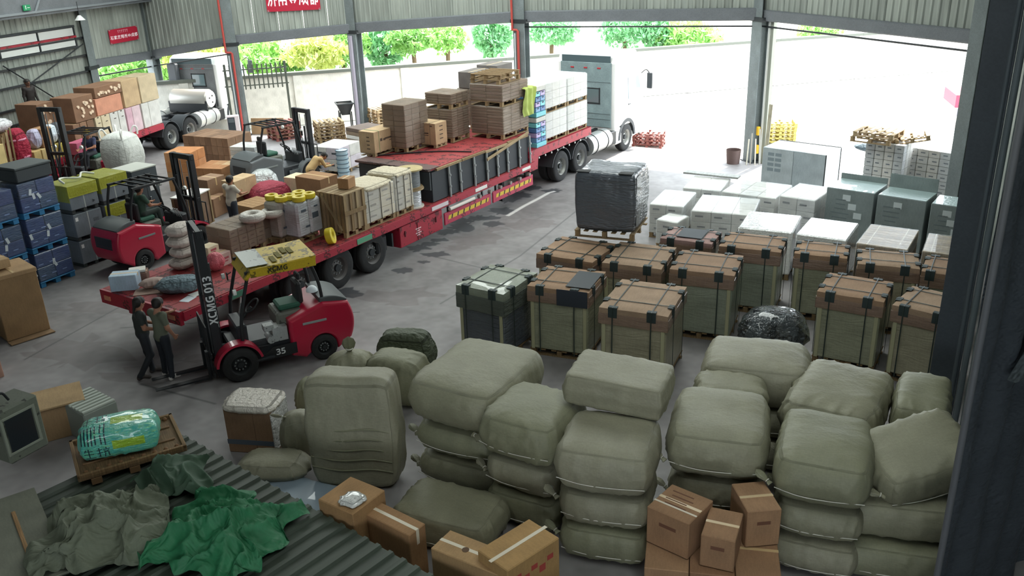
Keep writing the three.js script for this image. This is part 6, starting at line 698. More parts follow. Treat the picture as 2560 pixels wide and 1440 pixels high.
// mixed cartons, sacks and plywood beside the red trailer
{
  const c = (lab, h, a, b, cc, d, mat, o = {}) => { const q = quad(h, a, b, cc, d); return carton(q.w * 0.97, h - (o.y0 ?? 0), q.d * 0.97, mat, [q.x, o.y0 ?? 0, q.z], q.yaw, lab, o.group ?? 'mixed cartons beside the red trailer', o); };
  const cr = quad(1.15, [446, 492], [480, 496], [510, 472], [462, 466]), t = thing('framed_crate', 'wood-framed brown crate with a white top beside the tall forklift mast', 'crate', [cr.x, 0, cr.z], cr.yaw), w = cr.w, d = cr.d; palletPart(t, w, d, 0, WOOD[1]); part('panel', bx(w - 0.04, 0.95, d - 0.04, 0, 0.14, 0), card(0x8f7460), t); part('top_sheet', bx(w, 0.04, d, 0, 1.09, 0), M(0xece9e4, 0.6, { map: T.card }), t); for (let i = 0; i < 3; i++) part('slat', cbox(0.07, 0.95, 0.03, 0.003), WOOD[i], t, [-w / 2 + 0.08 + i * (w - 0.16) / 2, 0.14, d / 2]); for (let i = 0; i < 3; i++) part('slat', cbox(0.03, 0.95, 0.07, 0.003), WOOD[i], t, [w / 2, 0.14, -d / 2 + 0.08 + i * (d - 0.16) / 2]); part('label', bx(0.008, 0.2, 0.2, w / 2 + 0.01, 0.3, d * 0.2), M(0xd8cfc0, 0.7), t); part('label', bx(0.008, 0.14, 0.22, w / 2 + 0.01, 0.55, d * 0.2), M(0xcbb9a4, 0.7), t);
  c('brown carton with a white dotted lid behind the man in the pale shirt', 1.1, [492, 448], [520, 452], [552, 438], [522, 430], card(0x9b7c62)); c('low brown carton beside the framed crate', 0.6, [515, 496], [540, 500], [552, 484], [526, 480], card(0xa88468)); c('pale tan carton, upper one right of the man in the pale shirt', 1.05, [562, 452], [588, 456], [632, 436], [600, 430], CARD.pale, { y0: 0.53 }); c('pale tan carton, lower one right of the man in the pale shirt', 0.52, [562, 478], [590, 486], [634, 462], [602, 454], card(0xc79f78));
  const pq = quad(0.62, [590, 510], [632, 520], [682, 500], [640, 486]), pt = thing('plywood_box', 'low wide plywood box beside the trailer tail cargo', 'box', [pq.x, 0, pq.z], pq.yaw); palletPart(pt, pq.w, pq.d, 0, WOOD[0]); part('body', bx(pq.w, 0.44, pq.d, 0, 0.14, 0), card(0xa8845c), pt); for (let i = 0; i < 5; i++) part('plank', cbox(pq.w, 0.025, pq.d / 5 - 0.01, 0.003), M(0xb08a5e, 0.8, { map: T.wood }), pt, [0, 0.585, -pq.d / 2 + (i + 0.5) * pq.d / 5]);
  c('tan carton at the feet of the stooping man', 0.95, [744, 440], [800, 452], [836, 436], [780, 424], CARD.brown); c('cream carton lid left of the stooping man', 0.8, [714, 442], [744, 448], [766, 434], [738, 430], CARD.cream);
  { const p = at(672, 512); heap('tarpaulin', 'folded wine-red tarpaulin between the cartons', 'tarpaulin', [p.x, 0, p.z], 1.3, 0.75, 1.0, 0.8, M(0x8c2a3c, 0.75, { bumpMap: T.cloth, bumpScale: 0.05 }), 33, { n: 3.5 }); }
  { const p = at(676, 486); heap('foil_bag', 'grey foil-covered bundle beside the middle forklift', 'bundle', [p.x - 0.1, 0.0, p.z + 0.3], 0.9, 0.95, 0.8, 0.2, M(0xb9bdbd, 0.35, { bumpMap: T.crinkle, bumpScale: 0.06, metalness: 0.2 }), 18, { n: 2.6 }); }
  const SK = [M(0xcfc2a8, 0.75, { map: T.weave, bumpMap: T.cloth, bumpScale: 0.03 }), M(0xd6c8bc, 0.75, { map: T.weave, bumpMap: T.cloth, bumpScale: 0.03 }), M(0xdab8ae, 0.75, { map: T.weave })];
  [[668, 476, DK + 0.02, 1.0, 0.32, 0.7, 0, 'large cream sack lying at the back of the trailer tail cargo'], [735, 478, DK + 0.02, 0.9, 0.34, 0.65, 1, 'pale sack behind the white coil on the trailer'], [775, 466, DK + 0.02, 0.7, 0.3, 0.55, 2, 'pinkish sack next to the slatted crate'], [712, 522, DK + 0.02, 0.55, 0.36, 0.5, 1, 'round pale sack behind the yellow rolls']].forEach(([px, py, y, w, h, d, k, lab], i) => { const l = TF.H(px, py + 14, DK), z = Math.max(l.z, -TW + 0.35), p = TF.W(l.x, y, z); bag(lab, p.x, y, p.z, w, h, d, 57 + i * 20, { s: i * 11 + 2, n: 2.7, mat: SK[k], group: 'sacks on the trailer', N: 18, wrinkle: 0.04 }); });
  const fb = quad(DK + 0.35, [776, 498], [838, 506], [880, 486], [818, 478]); { const l = TF.H(880, 470, DK + 0.6); carton(1.2, 0.5, 0.7, card(0xc9bfae), TF.W(l.x + 0.9, DK, -1.75), TF.yaw, 'pale flat crate behind the roped cartons on the trailer', undefined); }
}
// ---------------------------------------------------------------- foreground: woven bales, cartons, the corrugated booth roof
{
  const H = 0.52, tiers = [0, 0.525, 1.05];
  const col = (q, name, o = {}) => {   // a bale on the third tier with two bales under it
    const w = q.w * (o.sw ?? 1.05), d = q.d * (o.sd ?? 1.05), yaw = q.yaw * 180 / Math.PI;
    (o.under ?? [0, 1]).forEach((k) => bag(['bottom', 'middle'][k] + ' bale under the ' + name, q.x + (o.dx?.[k] ?? 0), tiers[k], q.z + (o.dz?.[k] ?? 0.06 * (1 - k)), w * 0.93, H + 0.01, d * 0.9, yaw + 4 * (hash(k, q.x * 100 | 0, 2) - 0.5), { s: (q.x * 13 + k * 7 | 0) + 40, ears: o.earsU ?? [[-1, 0.35, 0.8]], stitch: true, wrinkle: 0.03 }));
    return bag(name, q.x, tiers[2], q.z, w, o.h ?? 0.7, d, yaw, { s: o.s ?? (q.x * 31 | 0) + 60, ears: o.ears ?? [], stitch: o.stitch, wrinkle: o.wrinkle ?? 0.025, rx: o.rx, rz: o.rz });
  };
  col(quad(1.75, [1636, 1080], [1880, 1092], [1955, 968], [1735, 962]), 'broad front-row bale right of the block bale', { ears: [[-1, 0.3, 0.9]], stitch: true });
  col(quad(1.75, [1918, 1145], [2160, 1165], [2205, 1038], [1986, 1004]), 'front bale with a white knot left of the tilted bale', { ears: [[-1, 0.35, 0.9]], stitch: true });
  const b5 = quad(1.66, [1386, 1136], [1590, 1152], [1684, 1046], [1434, 1024]); col(b5, 'bale carrying the block-shaped bale', { stitch: true, earsU: [[-1, 0.7, 0.9]] });
  { const q = quad(2.22, [1384, 944], [1650, 962], [1692, 906], [1474, 872]); bag('block-shaped bale with sharp edges on top of the front row', q.x, 1.74, q.z, q.w * 1.02, 0.48, q.d * 1.05, q.yaw * 180 / Math.PI, { s: 77, n: 12, pillow: 0.05, wrinkle: 0.02, rz: -2 }); }
  col(quad(1.7, [1206, 1038], [1398, 1092], [1440, 988], [1300, 932]), 'plump bale between standing bale and block bale', { stitch: true, wrinkle: 0.04 });
  col(quad(1.75, [1030, 958], [1214, 998], [1370, 882], [1150, 824]), 'largest smooth bale at the back left of the bale pile', { ears: [[0.6, 0.15, 1]], h: 0.76 });
  col(quad(1.7, [1966, 1014], [2182, 1046], [2236, 942], [2026, 870]), 'wrinkled bale behind the knotted front bale', { wrinkle: 0.05, ears: [[1, 0.5, 0.9]] });
  col(quad(1.7, [1722, 930], [2006, 926], [2034, 862], [1812, 836]), 'hump-backed bale behind the broad middle bale', { wrinkle: 0.03, h: 0.74 });
  { const q = quad(1.62, [1738, 958], [1900, 962], [1916, 898], [1752, 890]); bag('small bale with a torn corner in front of the hump-backed bale', q.x - 0.1, 1.25, q.z + 0.42, q.w, 0.44, q.d * 0.8, -10, { s: 21, wrinkle: 0.05 }); }
  col(quad(1.65, [2214, 1028], [2366, 1040], [2384, 956], [2268, 924]), 'bale against the near right column', { wrinkle: 0.04 });
  { const q = quad(1.5, [2166, 1222], [2330, 1150], [2350, 1050], [2196, 1100]); bag('tilted bale with a knotted end at the near right', q.x + 0.22, 1.12, q.z - 0.05, 1.3, 0.62, 1.05, 8, { s: 15, rx: 14, rz: 12, ears: [[-1, 0.5, 0.8], [1, 0.5, 0.8]], stitch: true, wrinkle: 0.04 }); bag('bale under the tilted bale at the near right', q.x - 0.1, 0.53, q.z + 0.1, 1.5, 0.56, 1.1, -14, { s: 45, wrinkle: 0.03 }); bag('lowest bale at the near right, under two others', q.x - 0.15, 0, q.z + 0.25, 1.5, 0.53, 1.1, -18, { s: 46, wrinkle: 0.03, stitch: true }); }
  // the standing bale and the loose bags to the left
  const sb = at(900, 1222), sh = heightAt(sb, 955); { const t = bag('tall bale standing upright at the left of the pile', sb.x - 0.02, 0, sb.z - 0.25, 1.4, sh * 1.0, 0.62, -8, { s: 5, n: 7, pillow: 0.03, wrinkle: 0.02, N: 34, rx: -4 }); for (let i = 0; i < 5; i++) part('crease', tube([[-0.66, sh * (0.2 + i * 0.09), 0.28], [-0.2, sh * (0.18 + i * 0.09), 0.325], [0.3, sh * (0.2 + i * 0.09), 0.325], [0.62, sh * (0.17 + i * 0.09), 0.29]], 0.012, 30, 5), BAGM[1], t); }
  const loose = (lab, px, py, w, h, d, yaw, o = {}) => { const p = at(px, py); return bag(lab, p.x, o.y ?? 0, p.z, w, h, d, yaw, { n: 2.7, wrinkle: 0.05, ...o }); };
  loose('dark green folded bag standing at the back of the bale pile', 1022, 935, 1.05, 0.95, 0.6, -12, { s: 9, n: 3.2, mat: M(0x565e4a, 0.65, { map: T.weave, bumpMap: T.cloth, bumpScale: 0.05 }) });
  loose('pale rounded bale in front of the dark folded bag', 1000, 1000, 1.1, 0.95, 0.8, -20, { s: 28, n: 3.6 });
  { const t = loose('round sack tied at the top beside the red forklift', 886, 985, 0.95, 0.88, 0.8, 10, { s: 30, n: 2.2, wrinkle: 0.08 }); const e = part('tied_neck', earGeo, BAGM[1], t, [0, 0.8, 0]); e.scale.setScalar(1.7); part('string', new THREE.TorusGeometry(0.036, 0.008, 6, 14), STRING, e, [0, 0.085, 0], [Math.PI / 2, 0, 0]); }
  loose('upright bag squeezed behind the left edge of the standing bale', 756, 1140, 0.55, 0.85, 0.5, 10, { s: 50, ears: [[-0.6, 0.95, 0.4]] }); loose('small bag behind the standing bale next to the red forklift', 786, 1050, 0.5, 0.85, 0.5, 0, { s: 52 });
  loose('flattened green bag lying at the foot of the standing bale', 690, 1190, 1.15, 0.42, 0.75, -8, { s: 53, n: 2.4 });
  { const a = at(735, 1215); solo('plastic_sheet', bagGeo(1.5, 0.12, 0.7, 61, { n: 5, wrinkle: 0.03, pillow: 0.3, N: 18 }), M(0x93a3b0, 0.4, { clearcoat: 0.5 }), 'pale blue plastic sheet on the floor before the standing bale', 'sheet', [a.x + 0.15, 0, a.z + 0.28], rad(-26)); }
  // dark bales low in front of the largest bale
  const fr = (lab, px, py, y, w, d, yaw, s) => { const p = at(px, py, y); bag(lab, p.x, y, p.z, w, 0.56, d, yaw, { s, ears: [[1, 0.4, 0.9]], stitch: true, wrinkle: 0.035 }); };
  fr('dark low bale between the standing bale and the front row', 1130, 1330, 0, 1.5, 1.0, -25, 81);
}
{ // tan cartons at the bottom right of the middle
  const INK = M(0x6e4a36, 0.8), K = [card(0xa98362), card(0xb08a68), card(0x9d7657)];
  const c = (lab, h, y0, a, b, cc, d, m, o = {}) => { const q = quad(h, a, b, cc, d), t = thing('carton', lab, 'carton', [q.x, y0, q.z], q.yaw, 'tan cartons at the lower right'); part('box', cbox(q.w, h - y0, q.d, 0.01), m, t); part('tape', bx(q.w * 0.99, 0.003, 0.05, 0, h - y0 - 0.001, 0, 0.001), TAPE, t); if (o.lines) for (let i = 0; i < 4; i++) part('print', bx(q.w * 0.5, 0.003, 0.02, -q.w * 0.1 + 0.04 * (i % 2), h - y0, -q.d * 0.3 + i * 0.09, 0.0008), INK, t); if (o.band) part('band', bx(q.w * 1.01, 0.006, 0.03, 0, h - y0, q.d * 0.2), M(0xd8cdb8, 0.5), t); part('print', bx(q.w * 0.4, 0.05, 0.003, 0, (h - y0) * 0.6, q.d / 2, 0.0008), INK, t); return t; };
  const h2 = 1.25, hm = 0.72; c('printed tan carton with a white band, left of three on the lower cartons', h2, hm, [1614, 1264], [1722, 1310], [1786, 1250], [1682, 1212], K[0], { lines: true, band: true }); c('tan carton at the right back of the three upper cartons', h2, hm, [1866, 1284], [1950, 1270], [1914, 1202], [1834, 1208], K[1]); c('tan carton leaning in front of the two upper cartons', h2 - 0.08, hm, [1748, 1338], [1836, 1352], [1862, 1284], [1780, 1266], K[0]);
  const q = quad(hm, [1590, 1425], [1940, 1440], [1950, 1300], [1640, 1290]); const f = new Frame(q.x, q.z, q.yaw * 180 / Math.PI), nm = ['left', 'middle', 'right']; for (let i = 0; i < 3; i++) for (let k = 0; k < 2; k++) carton(q.w / 3 - 0.01, hm / 2 - 0.01, q.d, K[(i + k) % 3], f.W((i - 1) * q.w / 3, k * hm / 2, 0), q.yaw, (k ? 'upper ' : 'lower ') + nm[i] + ' tan carton of the base layers at the lower right', 'tan cartons at the lower right', { marks: [[0, hm * 0.25, 0.15, 0.04]], ink: INK });
}
{ // low booth with a corrugated roof in the near left
  const RH = 1.0, B0 = at(575, 1150, RH), Cc = at(1180, 1490, RH), yaw = Math.atan2(-(Cc.z - B0.z), Cc.x - B0.x), B = B0.clone().addScaledVector(Cc.clone().sub(B0).normalize(), -1.5), L = B.distanceTo(Cc) + 1.2, D = 6.4, RM = M(0x4c564a, 0.55, { map: T.streak });
  const t = thing('corrugated_booth', 'low booth with a dark green corrugated roof filling the near left corner', 'booth', [B.x, 0, B.z], yaw), n = Math.round(L / 0.22), p = L / n, prof = []; for (let i = 0; i < n; i++) prof.push([i * p, 0], [(i + 0.5) * p, 0], [(i + 0.6) * p, 0.035], [(i + 0.9) * p, 0.035]); prof.push([L, 0]);
  const per = 5; for (let s = 0; s * per < n; s++) { const seg = prof.slice(s * per * 4, Math.min(prof.length, (s + 1) * per * 4 + 1)), pos = [], uv = [], idx = []; seg.forEach(([x, y]) => { pos.push(x, RH - 0.035 + y, 0, x, RH - 0.035 + y, D); uv.push(x, 0, x, D); }); for (let i = 0; i < seg.length - 1; i++) { const a = i * 2; idx.push(a, a + 1, a + 2, a + 2, a + 1, a + 3); } const g0 = new THREE.BufferGeometry(); g0.setAttribute('position', new THREE.Float32BufferAttribute(pos, 3)); g0.setAttribute('uv', new THREE.Float32BufferAttribute(uv, 2)); g0.setIndex(idx); const g = g0.toNonIndexed(); g.computeVertexNormals(); part('roof_sheet', g, M(0x4c564a, 0.55, { map: T.streak, side: THREE.DoubleSide }), t); }
  part('body', bx(L - 0.2, RH - 0.05, D - 0.2, L / 2, 0, D / 2), M(0x4a524c, 0.7), t);
  const f = new Frame(B.x, B.z, yaw * 180 / Math.PI); const on = (px, py) => { const q = at(px, py, RH); return q; };
  // grey screen cabinet lying at the edge
  { const q = at(60, 1130, RH), c = thing('screen_cabinet', 'old grey cabinet with a dark screen at the left edge', 'cabinet', [q.x - 0.05, RH + 0.02, q.z], rad(62)); part('case', bx(0.62, 0.86, 0.5, 0, 0, 0, 0.03), M(0x6f7466, 0.6, { map: T.worn }), c); part('screen', bx(0.42, 0.52, 0.02, -0.04, 0.18, 0.25), M(0x23282c, 0.3, { clearcoat: 0.5 }), c); part('bezel', merge([bx(0.5, 0.04, 0.03, -0.04, 0.7, 0.25), bx(0.5, 0.04, 0.03, -0.04, 0.14, 0.25), bx(0.04, 0.6, 0.03, -0.29, 0.14, 0.25), bx(0.04, 0.6, 0.03, 0.21, 0.14, 0.25)]), M(0x83887a, 0.6), c); part('cable', tube([[-0.2, 0.86, 0.1], [-0.26, 1.0, 0.12], [-0.12, 1.06, 0.14], [-0.02, 0.9, 0.1]], 0.02, 20, 6), BLACK, c); }
  { const q = at(90, 985, 0.9); solo('cardboard_sheet', cbox(1.1, 0.03, 0.8, 0.004), card(0xc9a97e), 'flat tan cardboard piece behind the screen cabinet', 'cardboard', [q.x, 0.62, q.z - 0.3], rad(30)); solo('carton', cbox(0.9, 0.6, 0.7, 0.01), card(0xab8b66), 'carton under the flat cardboard piece behind the screen cabinet', 'carton', [q.x, 0, q.z - 0.3], rad(30)); }
  { const q = at(185, 985, 0.7), c = thing('plastic_crate', 'pale ribbed plastic crate lid behind the aqua package', 'crate', [q.x + 0.25, 0, q.z + 0.1], rad(-38)); part('body', bx(0.85, 0.6, 0.6, 0, 0, 0, 0.02), M(0x8c938a, 0.6), c); for (let i = 0; i < 8; i++) part('rib', cbox(0.06, 0.04, 0.58, 0.008), M(0xb6bdb2, 0.5), c, [-0.38 + i * 0.108, 0.6, 0]); }
  // moulded pallet with the aqua package
  { const q = quad(RH + 0.16, [110, 1178], [330, 1225], [545, 1070], [280, 1005]), w = 1.45, d = 1.1, c = thing('moulded_pallet', 'brown moulded pallet with knobbly rim under the aqua package', 'pallet', [q.x, RH + 0.003, q.z], rad(30)); part('tray', bx(w, 0.06, d, 0, 0.1, 0, 0.01), M(0x8a6d4c, 0.8, { map: T.wood }), c); part('rim', merge([bx(w, 0.05, 0.05, 0, 0.15, d / 2 - 0.025), bx(w, 0.05, 0.05, 0, 0.15, -d / 2 + 0.025), bx(0.05, 0.05, d, w / 2 - 0.025, 0.15, 0), bx(0.05, 0.05, d, -w / 2 + 0.025, 0.15, 0)]), M(0x9a7a54, 0.8, { map: T.wood }), c); for (let i = 0; i < 9; i++) { part('knob', new THREE.SphereGeometry(0.035, 8, 6), M(0x7c5a3c, 0.8), c, [-w / 2 + 0.12 + i * (w - 0.24) / 8, 0.17, d / 2 - 0.1]); part('knob', new THREE.SphereGeometry(0.035, 8, 6), M(0x7c5a3c, 0.8), c, [-w / 2 + 0.12 + i * (w - 0.24) / 8, 0.17, -d / 2 + 0.1]); } for (const x of [-0.5, 0, 0.5]) part('foot', bx(0.14, 0.1, d, x, 0, 0), M(0x7c5f42, 0.8), c); for (const z of [-0.2, 0.2]) part('groove_bar', bx(w - 0.2, 0.02, 0.05, 0, 0.16, z), M(0x7c5f42, 0.8), c);
    const pk = canvasTex(512, 256, (g, w, h) => { g.fillStyle = '#4fb2a6'; g.fillRect(0, 0, w, h); for (let i = 0; i < 900; i++) { g.fillStyle = `rgba(${150 + 60 * hash(i, 1, 1)},${200 + 40 * hash(i, 2, 1)},${90 + 120 * hash(i, 3, 1)},0.12)`; g.fillRect(hash(i, 4, 1) * w, hash(i, 5, 1) * h, 60 * hash(i, 6, 1), 8); } g.fillStyle = '#9cc23c'; g.fillRect(w * 0.42, h * 0.34, w * 0.4, h * 0.3); g.strokeStyle = '#16323c'; g.lineWidth = 9; const st = (pts) => { g.beginPath(); pts.forEach(([x, y], i) => (i ? g.lineTo(x, y) : g.moveTo(x, y))); g.stroke(); }; for (let i = 0; i < 5; i++) st([[30 + i * 22, 20], [26 + i * 22, 100]]); st([[150, 24], [150, 104]]); st([[176, 20], [176, 110]]);
      g.lineWidth = 7; st([[40, 150], [88, 150]]); st([[30, 182], [92, 182]]); st([[26, 220], [100, 220]]); st([[62, 128], [62, 220]]); st([[46, 136], [36, 160]]); st([[128, 132], [128, 218], [118, 212]]); st([[112, 156], [146, 150]]); st([[112, 190], [146, 178]]); st([[152, 148], [196, 144]]); st([[174, 128], [174, 146]]); st([[156, 160], [190, 176]]); st([[190, 156], [156, 178]]); st([[164, 182], [158, 220]]); st([[184, 180], [186, 222]]); });
    const pg = bagGeo(1.02, 0.42, 0.62, 23, { n: 7, pillow: 0.05, wrinkle: 0.03 }); const up = pg.attributes.position, uu = pg.attributes.uv; for (let i = 0; i < up.count; i++) uu.setXY(i, up.getX(i) / 1.06 + 0.5, Math.abs(up.getZ(i)) > 0.27 ? up.getY(i) / 0.44 : up.getZ(i) / 0.66 + 0.5); const px2 = at(300, 1085, RH + 0.4), pkt = solo('film_package', pg, M(0xffffff, 0.3, { map: pk, clearcoat: 0.6, bumpMap: T.crinkle, bumpScale: 0.02 }), 'aqua printed film package with dark characters on the moulded pallet', 'package', [px2.x, RH + 0.2, px2.z], rad(20)); }
  // cloths and tarpaulins
  const tarp = (lab, px, py, w, d, yaw, mat, s, h = 0.5) => { const g = new THREE.PlaneGeometry(w, d, 60, 60).rotateX(-Math.PI / 2), P = g.attributes.position; for (let i = 0; i < P.count; i++) { const x = P.getX(i), z = P.getZ(i), e = Math.max(Math.abs(x) / (w / 2), Math.abs(z) / (d / 2)); let y = h * Math.max(0, 1 - Math.pow(e, 2.2)) * (0.55 + 0.6 * Math.abs(ns(x * 1.5 + s, 3, z * 1.5))); const r = 1 - Math.abs(ns(x * 3.2 + s, 1, z * 3.2)) * 2, r2 = 1 - Math.abs(ns(x * 7 + s, 2, z * 7)) * 2; y += 0.2 * Math.max(0, r) * Math.max(0, r) * (1 - e * 0.4) + 0.06 * Math.max(0, r2) * (1 - 0.5 * e); P.setXYZ(i, x + 0.34 * ns(x * 2.4, s, z * 2.4) * e, Math.max(0.012 + 0.01 * r2, y), z + 0.34 * ns(z * 2.4, s + 5, x * 2.4) * e); } const uv = g.attributes.uv; for (let i = 0; i < uv.count; i++) uv.setXY(i, uv.getX(i) * w, uv.getY(i) * d); g.computeVertexNormals(); const q = at(px, py, RH); return solo('tarpaulin', g, mat, lab, 'tarpaulin', [q.x, RH + 0.01, q.z], rad(yaw)); };
  tarp('grey-green crumpled tarpaulin on the booth roof', 270, 1340, 1.5, 1.5, 20, M(0x6f7663, 0.7, { map: T.weave, bumpMap: T.cloth, bumpScale: 0.04, side: THREE.DoubleSide }), 3, 0.45);
  tarp('bright green mesh tarpaulin on the booth roof', 560, 1350, 1.6, 1.45, -24, M(0x2c7a50, 0.6, { map: T.weave, bumpMap: T.cloth, bumpScale: 0.04, side: THREE.DoubleSide }), 8, 0.32);
  tarp('dull green folded tarpaulin behind the bright green one', 440, 1210, 0.9, 0.7, 10, M(0x47604c, 0.65, { map: T.weave, side: THREE.DoubleSide }), 14, 0.28);
  { const q = at(70, 1330, RH), b = solo('cardboard_sheet', bx(0.9, 0.03, 2.2), M(0x7d7f70, 0.8, { map: T.card }), 'long grey board with a tan edge at the lower left', 'board', [q.x - 0.1, RH + 0.005, q.z + 0.2], rad(36)); const e = solo('wooden_lath', bx(0.05, 0.05, 2.3), M(0xb08a5e, 0.8, { map: T.wood }), 'tan wooden lath along the grey board at the lower left', 'lath', [q.x + 0.3, RH + 0.005, q.z + 0.55], rad(36)); }
}
{ // carton on the floor behind the booth, half in white film
  const p = at(650, 1128), t = thing('carton', 'tan carton with white film torn off, on the floor before the red forklift', 'carton', [p.x - 0.05, 0, p.z - 0.25], rad(-10)); part('box', bx(0.82, 0.82, 0.62, 0, 0, 0, 0.012), card(0x9c7b60), t); part('film_top', bagGeo(0.9, 0.16, 0.7, 31, { n: 5, wrinkle: 0.03, N: 18 }), M(0xcfc8bd, 0.35, { bumpMap: T.crinkle, bumpScale: 0.05 }), t, [0, 0.74, 0]); part('film_side', bx(0.02, 0.7, 0.64, 0.415, 0.06, 0), M(0xd2d2d0, 0.3, { bumpMap: T.crinkle, bumpScale: 0.06 }), t); part('band', bx(0.83, 0.09, 0.004, 0, 0.16, 0.311), M(0x5a6470, 0.5), t); part('seam', bx(0.01, 0.8, 0.003, 0.1, 0, 0.311), M(0x6b5340, 0.8), t); }
{ // cartons along the booth edge at the bottom centre
  const t1 = quad(1.15, [790, 1248], [885, 1285], [960, 1225], [880, 1190]), K = card(0xb18a5e), dn = 1.15; const a = thing('carton', 'tan carton with shiny tape and torn film in front of the standing bale', 'carton', [t1.x, 0, t1.z], t1.yaw, 'cartons along the booth'); part('box', bx(t1.w, dn, t1.d, 0, 0, 0, 0.012), K, a); part('torn_film', bagGeo(t1.w * 0.5, 0.1, t1.d * 0.5, 71, { n: 3, N: 14, wrinkle: 0.05 }), M(0xcfd0cc, 0.2, { bumpMap: T.crinkle, bumpScale: 0.06, clearcoat: 1 }), a, [0.12, dn - 0.02, 0.1]);
  const t2 = quad(1.0, [870, 1262], [1020, 1345], [1068, 1302], [915, 1240]); carton(t2.w, 1.0, t2.d * 0.9, card(0xa9825a), [t2.x, 0, t2.z], t2.yaw, 'narrow open tan carton in the row along the booth', 'cartons along the booth', { tape: TAPE_CLEAR });
  const t3 = quad(1.05, [1080, 1368], [1240, 1440], [1300, 1385], [1120, 1328]), b = carton(t3.w, 1.05, t3.d, card(0xb79468), [t3.x, 0, t3.z], t3.yaw, 'flat tan carton lid with a round hole in the row along the booth', 'cartons along the booth', { tape: TAPE_CLEAR }); part('hole', cyl(0.045, 0.004, 20), M(0x5e4630, 0.8), b, [-0.1, 1.053, 0.02]);
  const t4 = quad(1.2, [1265, 1432], [1402, 1340], [1330, 1293], [1185, 1378]); const c = thing('carton', 'large tan carton with red print at the bottom centre', 'carton', [t4.x, 0, t4.z], t4.yaw, 'cartons along the booth'); part('box', bx(t4.w * 0.92, 1.2, Math.max(0.5, t4.d), 0, 0, 0, 0.012), card(0xb9935f), c); for (let i = 0; i < 5; i++) part('print', bx(0.1, 0.07 + 0.03 * (i % 2), 0.003, -0.26 + i * 0.13, 0.98 - 0.1 * (i % 2), Math.max(0.5, t4.d) / 2, 0.0008), M(0xa8443c, 0.7), c); part('tape', bx(t4.w, 0.003, 0.05, 0, 1.2, 0), TAPE_CLEAR, c);
}
{ // dark curtain and its folds at the right edge
  const dd = sight(2452, 800), x = dd.x * 7.6 / -dd.z, z = -7.6, g = new THREE.PlaneGeometry(3.2, 9.6, 50, 40), P = g.attributes.position; for (let i = 0; i < P.count; i++) { const u = P.getX(i) + 1.6, v = P.getY(i) + 4.8; P.setXYZ(i, u, v, 0.06 * Math.sin(u * 9 + 0.4 * Math.sin(v)) + 0.05 * ns(u * 2, v * 0.8, 4)); } const uv = g.attributes.uv; for (let i = 0; i < uv.count; i++) uv.setXY(i, uv.getX(i) * 3.2, uv.getY(i) * 9.6); g.computeVertexNormals(); const vis = at(2470, 600, 0);
  const t = thing('dark_curtain', 'dark grey hanging curtain at the near right edge', 'curtain', [x, 0, z], rad(38)); part('cloth', g, M(0x3a4148, 0.8, { map: T.weave, bumpMap: T.cloth, bumpScale: 0.03, side: THREE.DoubleSide }), t); part('edge_tube', rod([0.0, 0, 0.03], [0.0, 9.6, 0.03], 0.035), M(0x5a5c60, 0.6), t); 
  const tp = V3(0, 0, 0); const q = at(2520, 935, 3.0), s = new THREE.Shape([[0, 0], [1.4, 0.95], [1.4, -0.3], [0.7, -0.12]].map((k) => new THREE.Vector2(...k))); solo('tarpaulin', new THREE.ExtrudeGeometry(s, { depth: 0.05, bevelEnabled: true, bevelSize: 0.03, bevelThickness: 0.03, bevelSegments: 3 }), M(0x4a5256, 0.75, { map: T.weave, bumpMap: T.cloth, bumpScale: 0.05 }), 'folded dark tarpaulin corner hanging at the right edge', 'tarpaulin', new Frame(x, z, 38).W(0.62, heightAt({ x: x + 0.4, z: z - 0.3 }, 945), 0.14), rad(38));
}
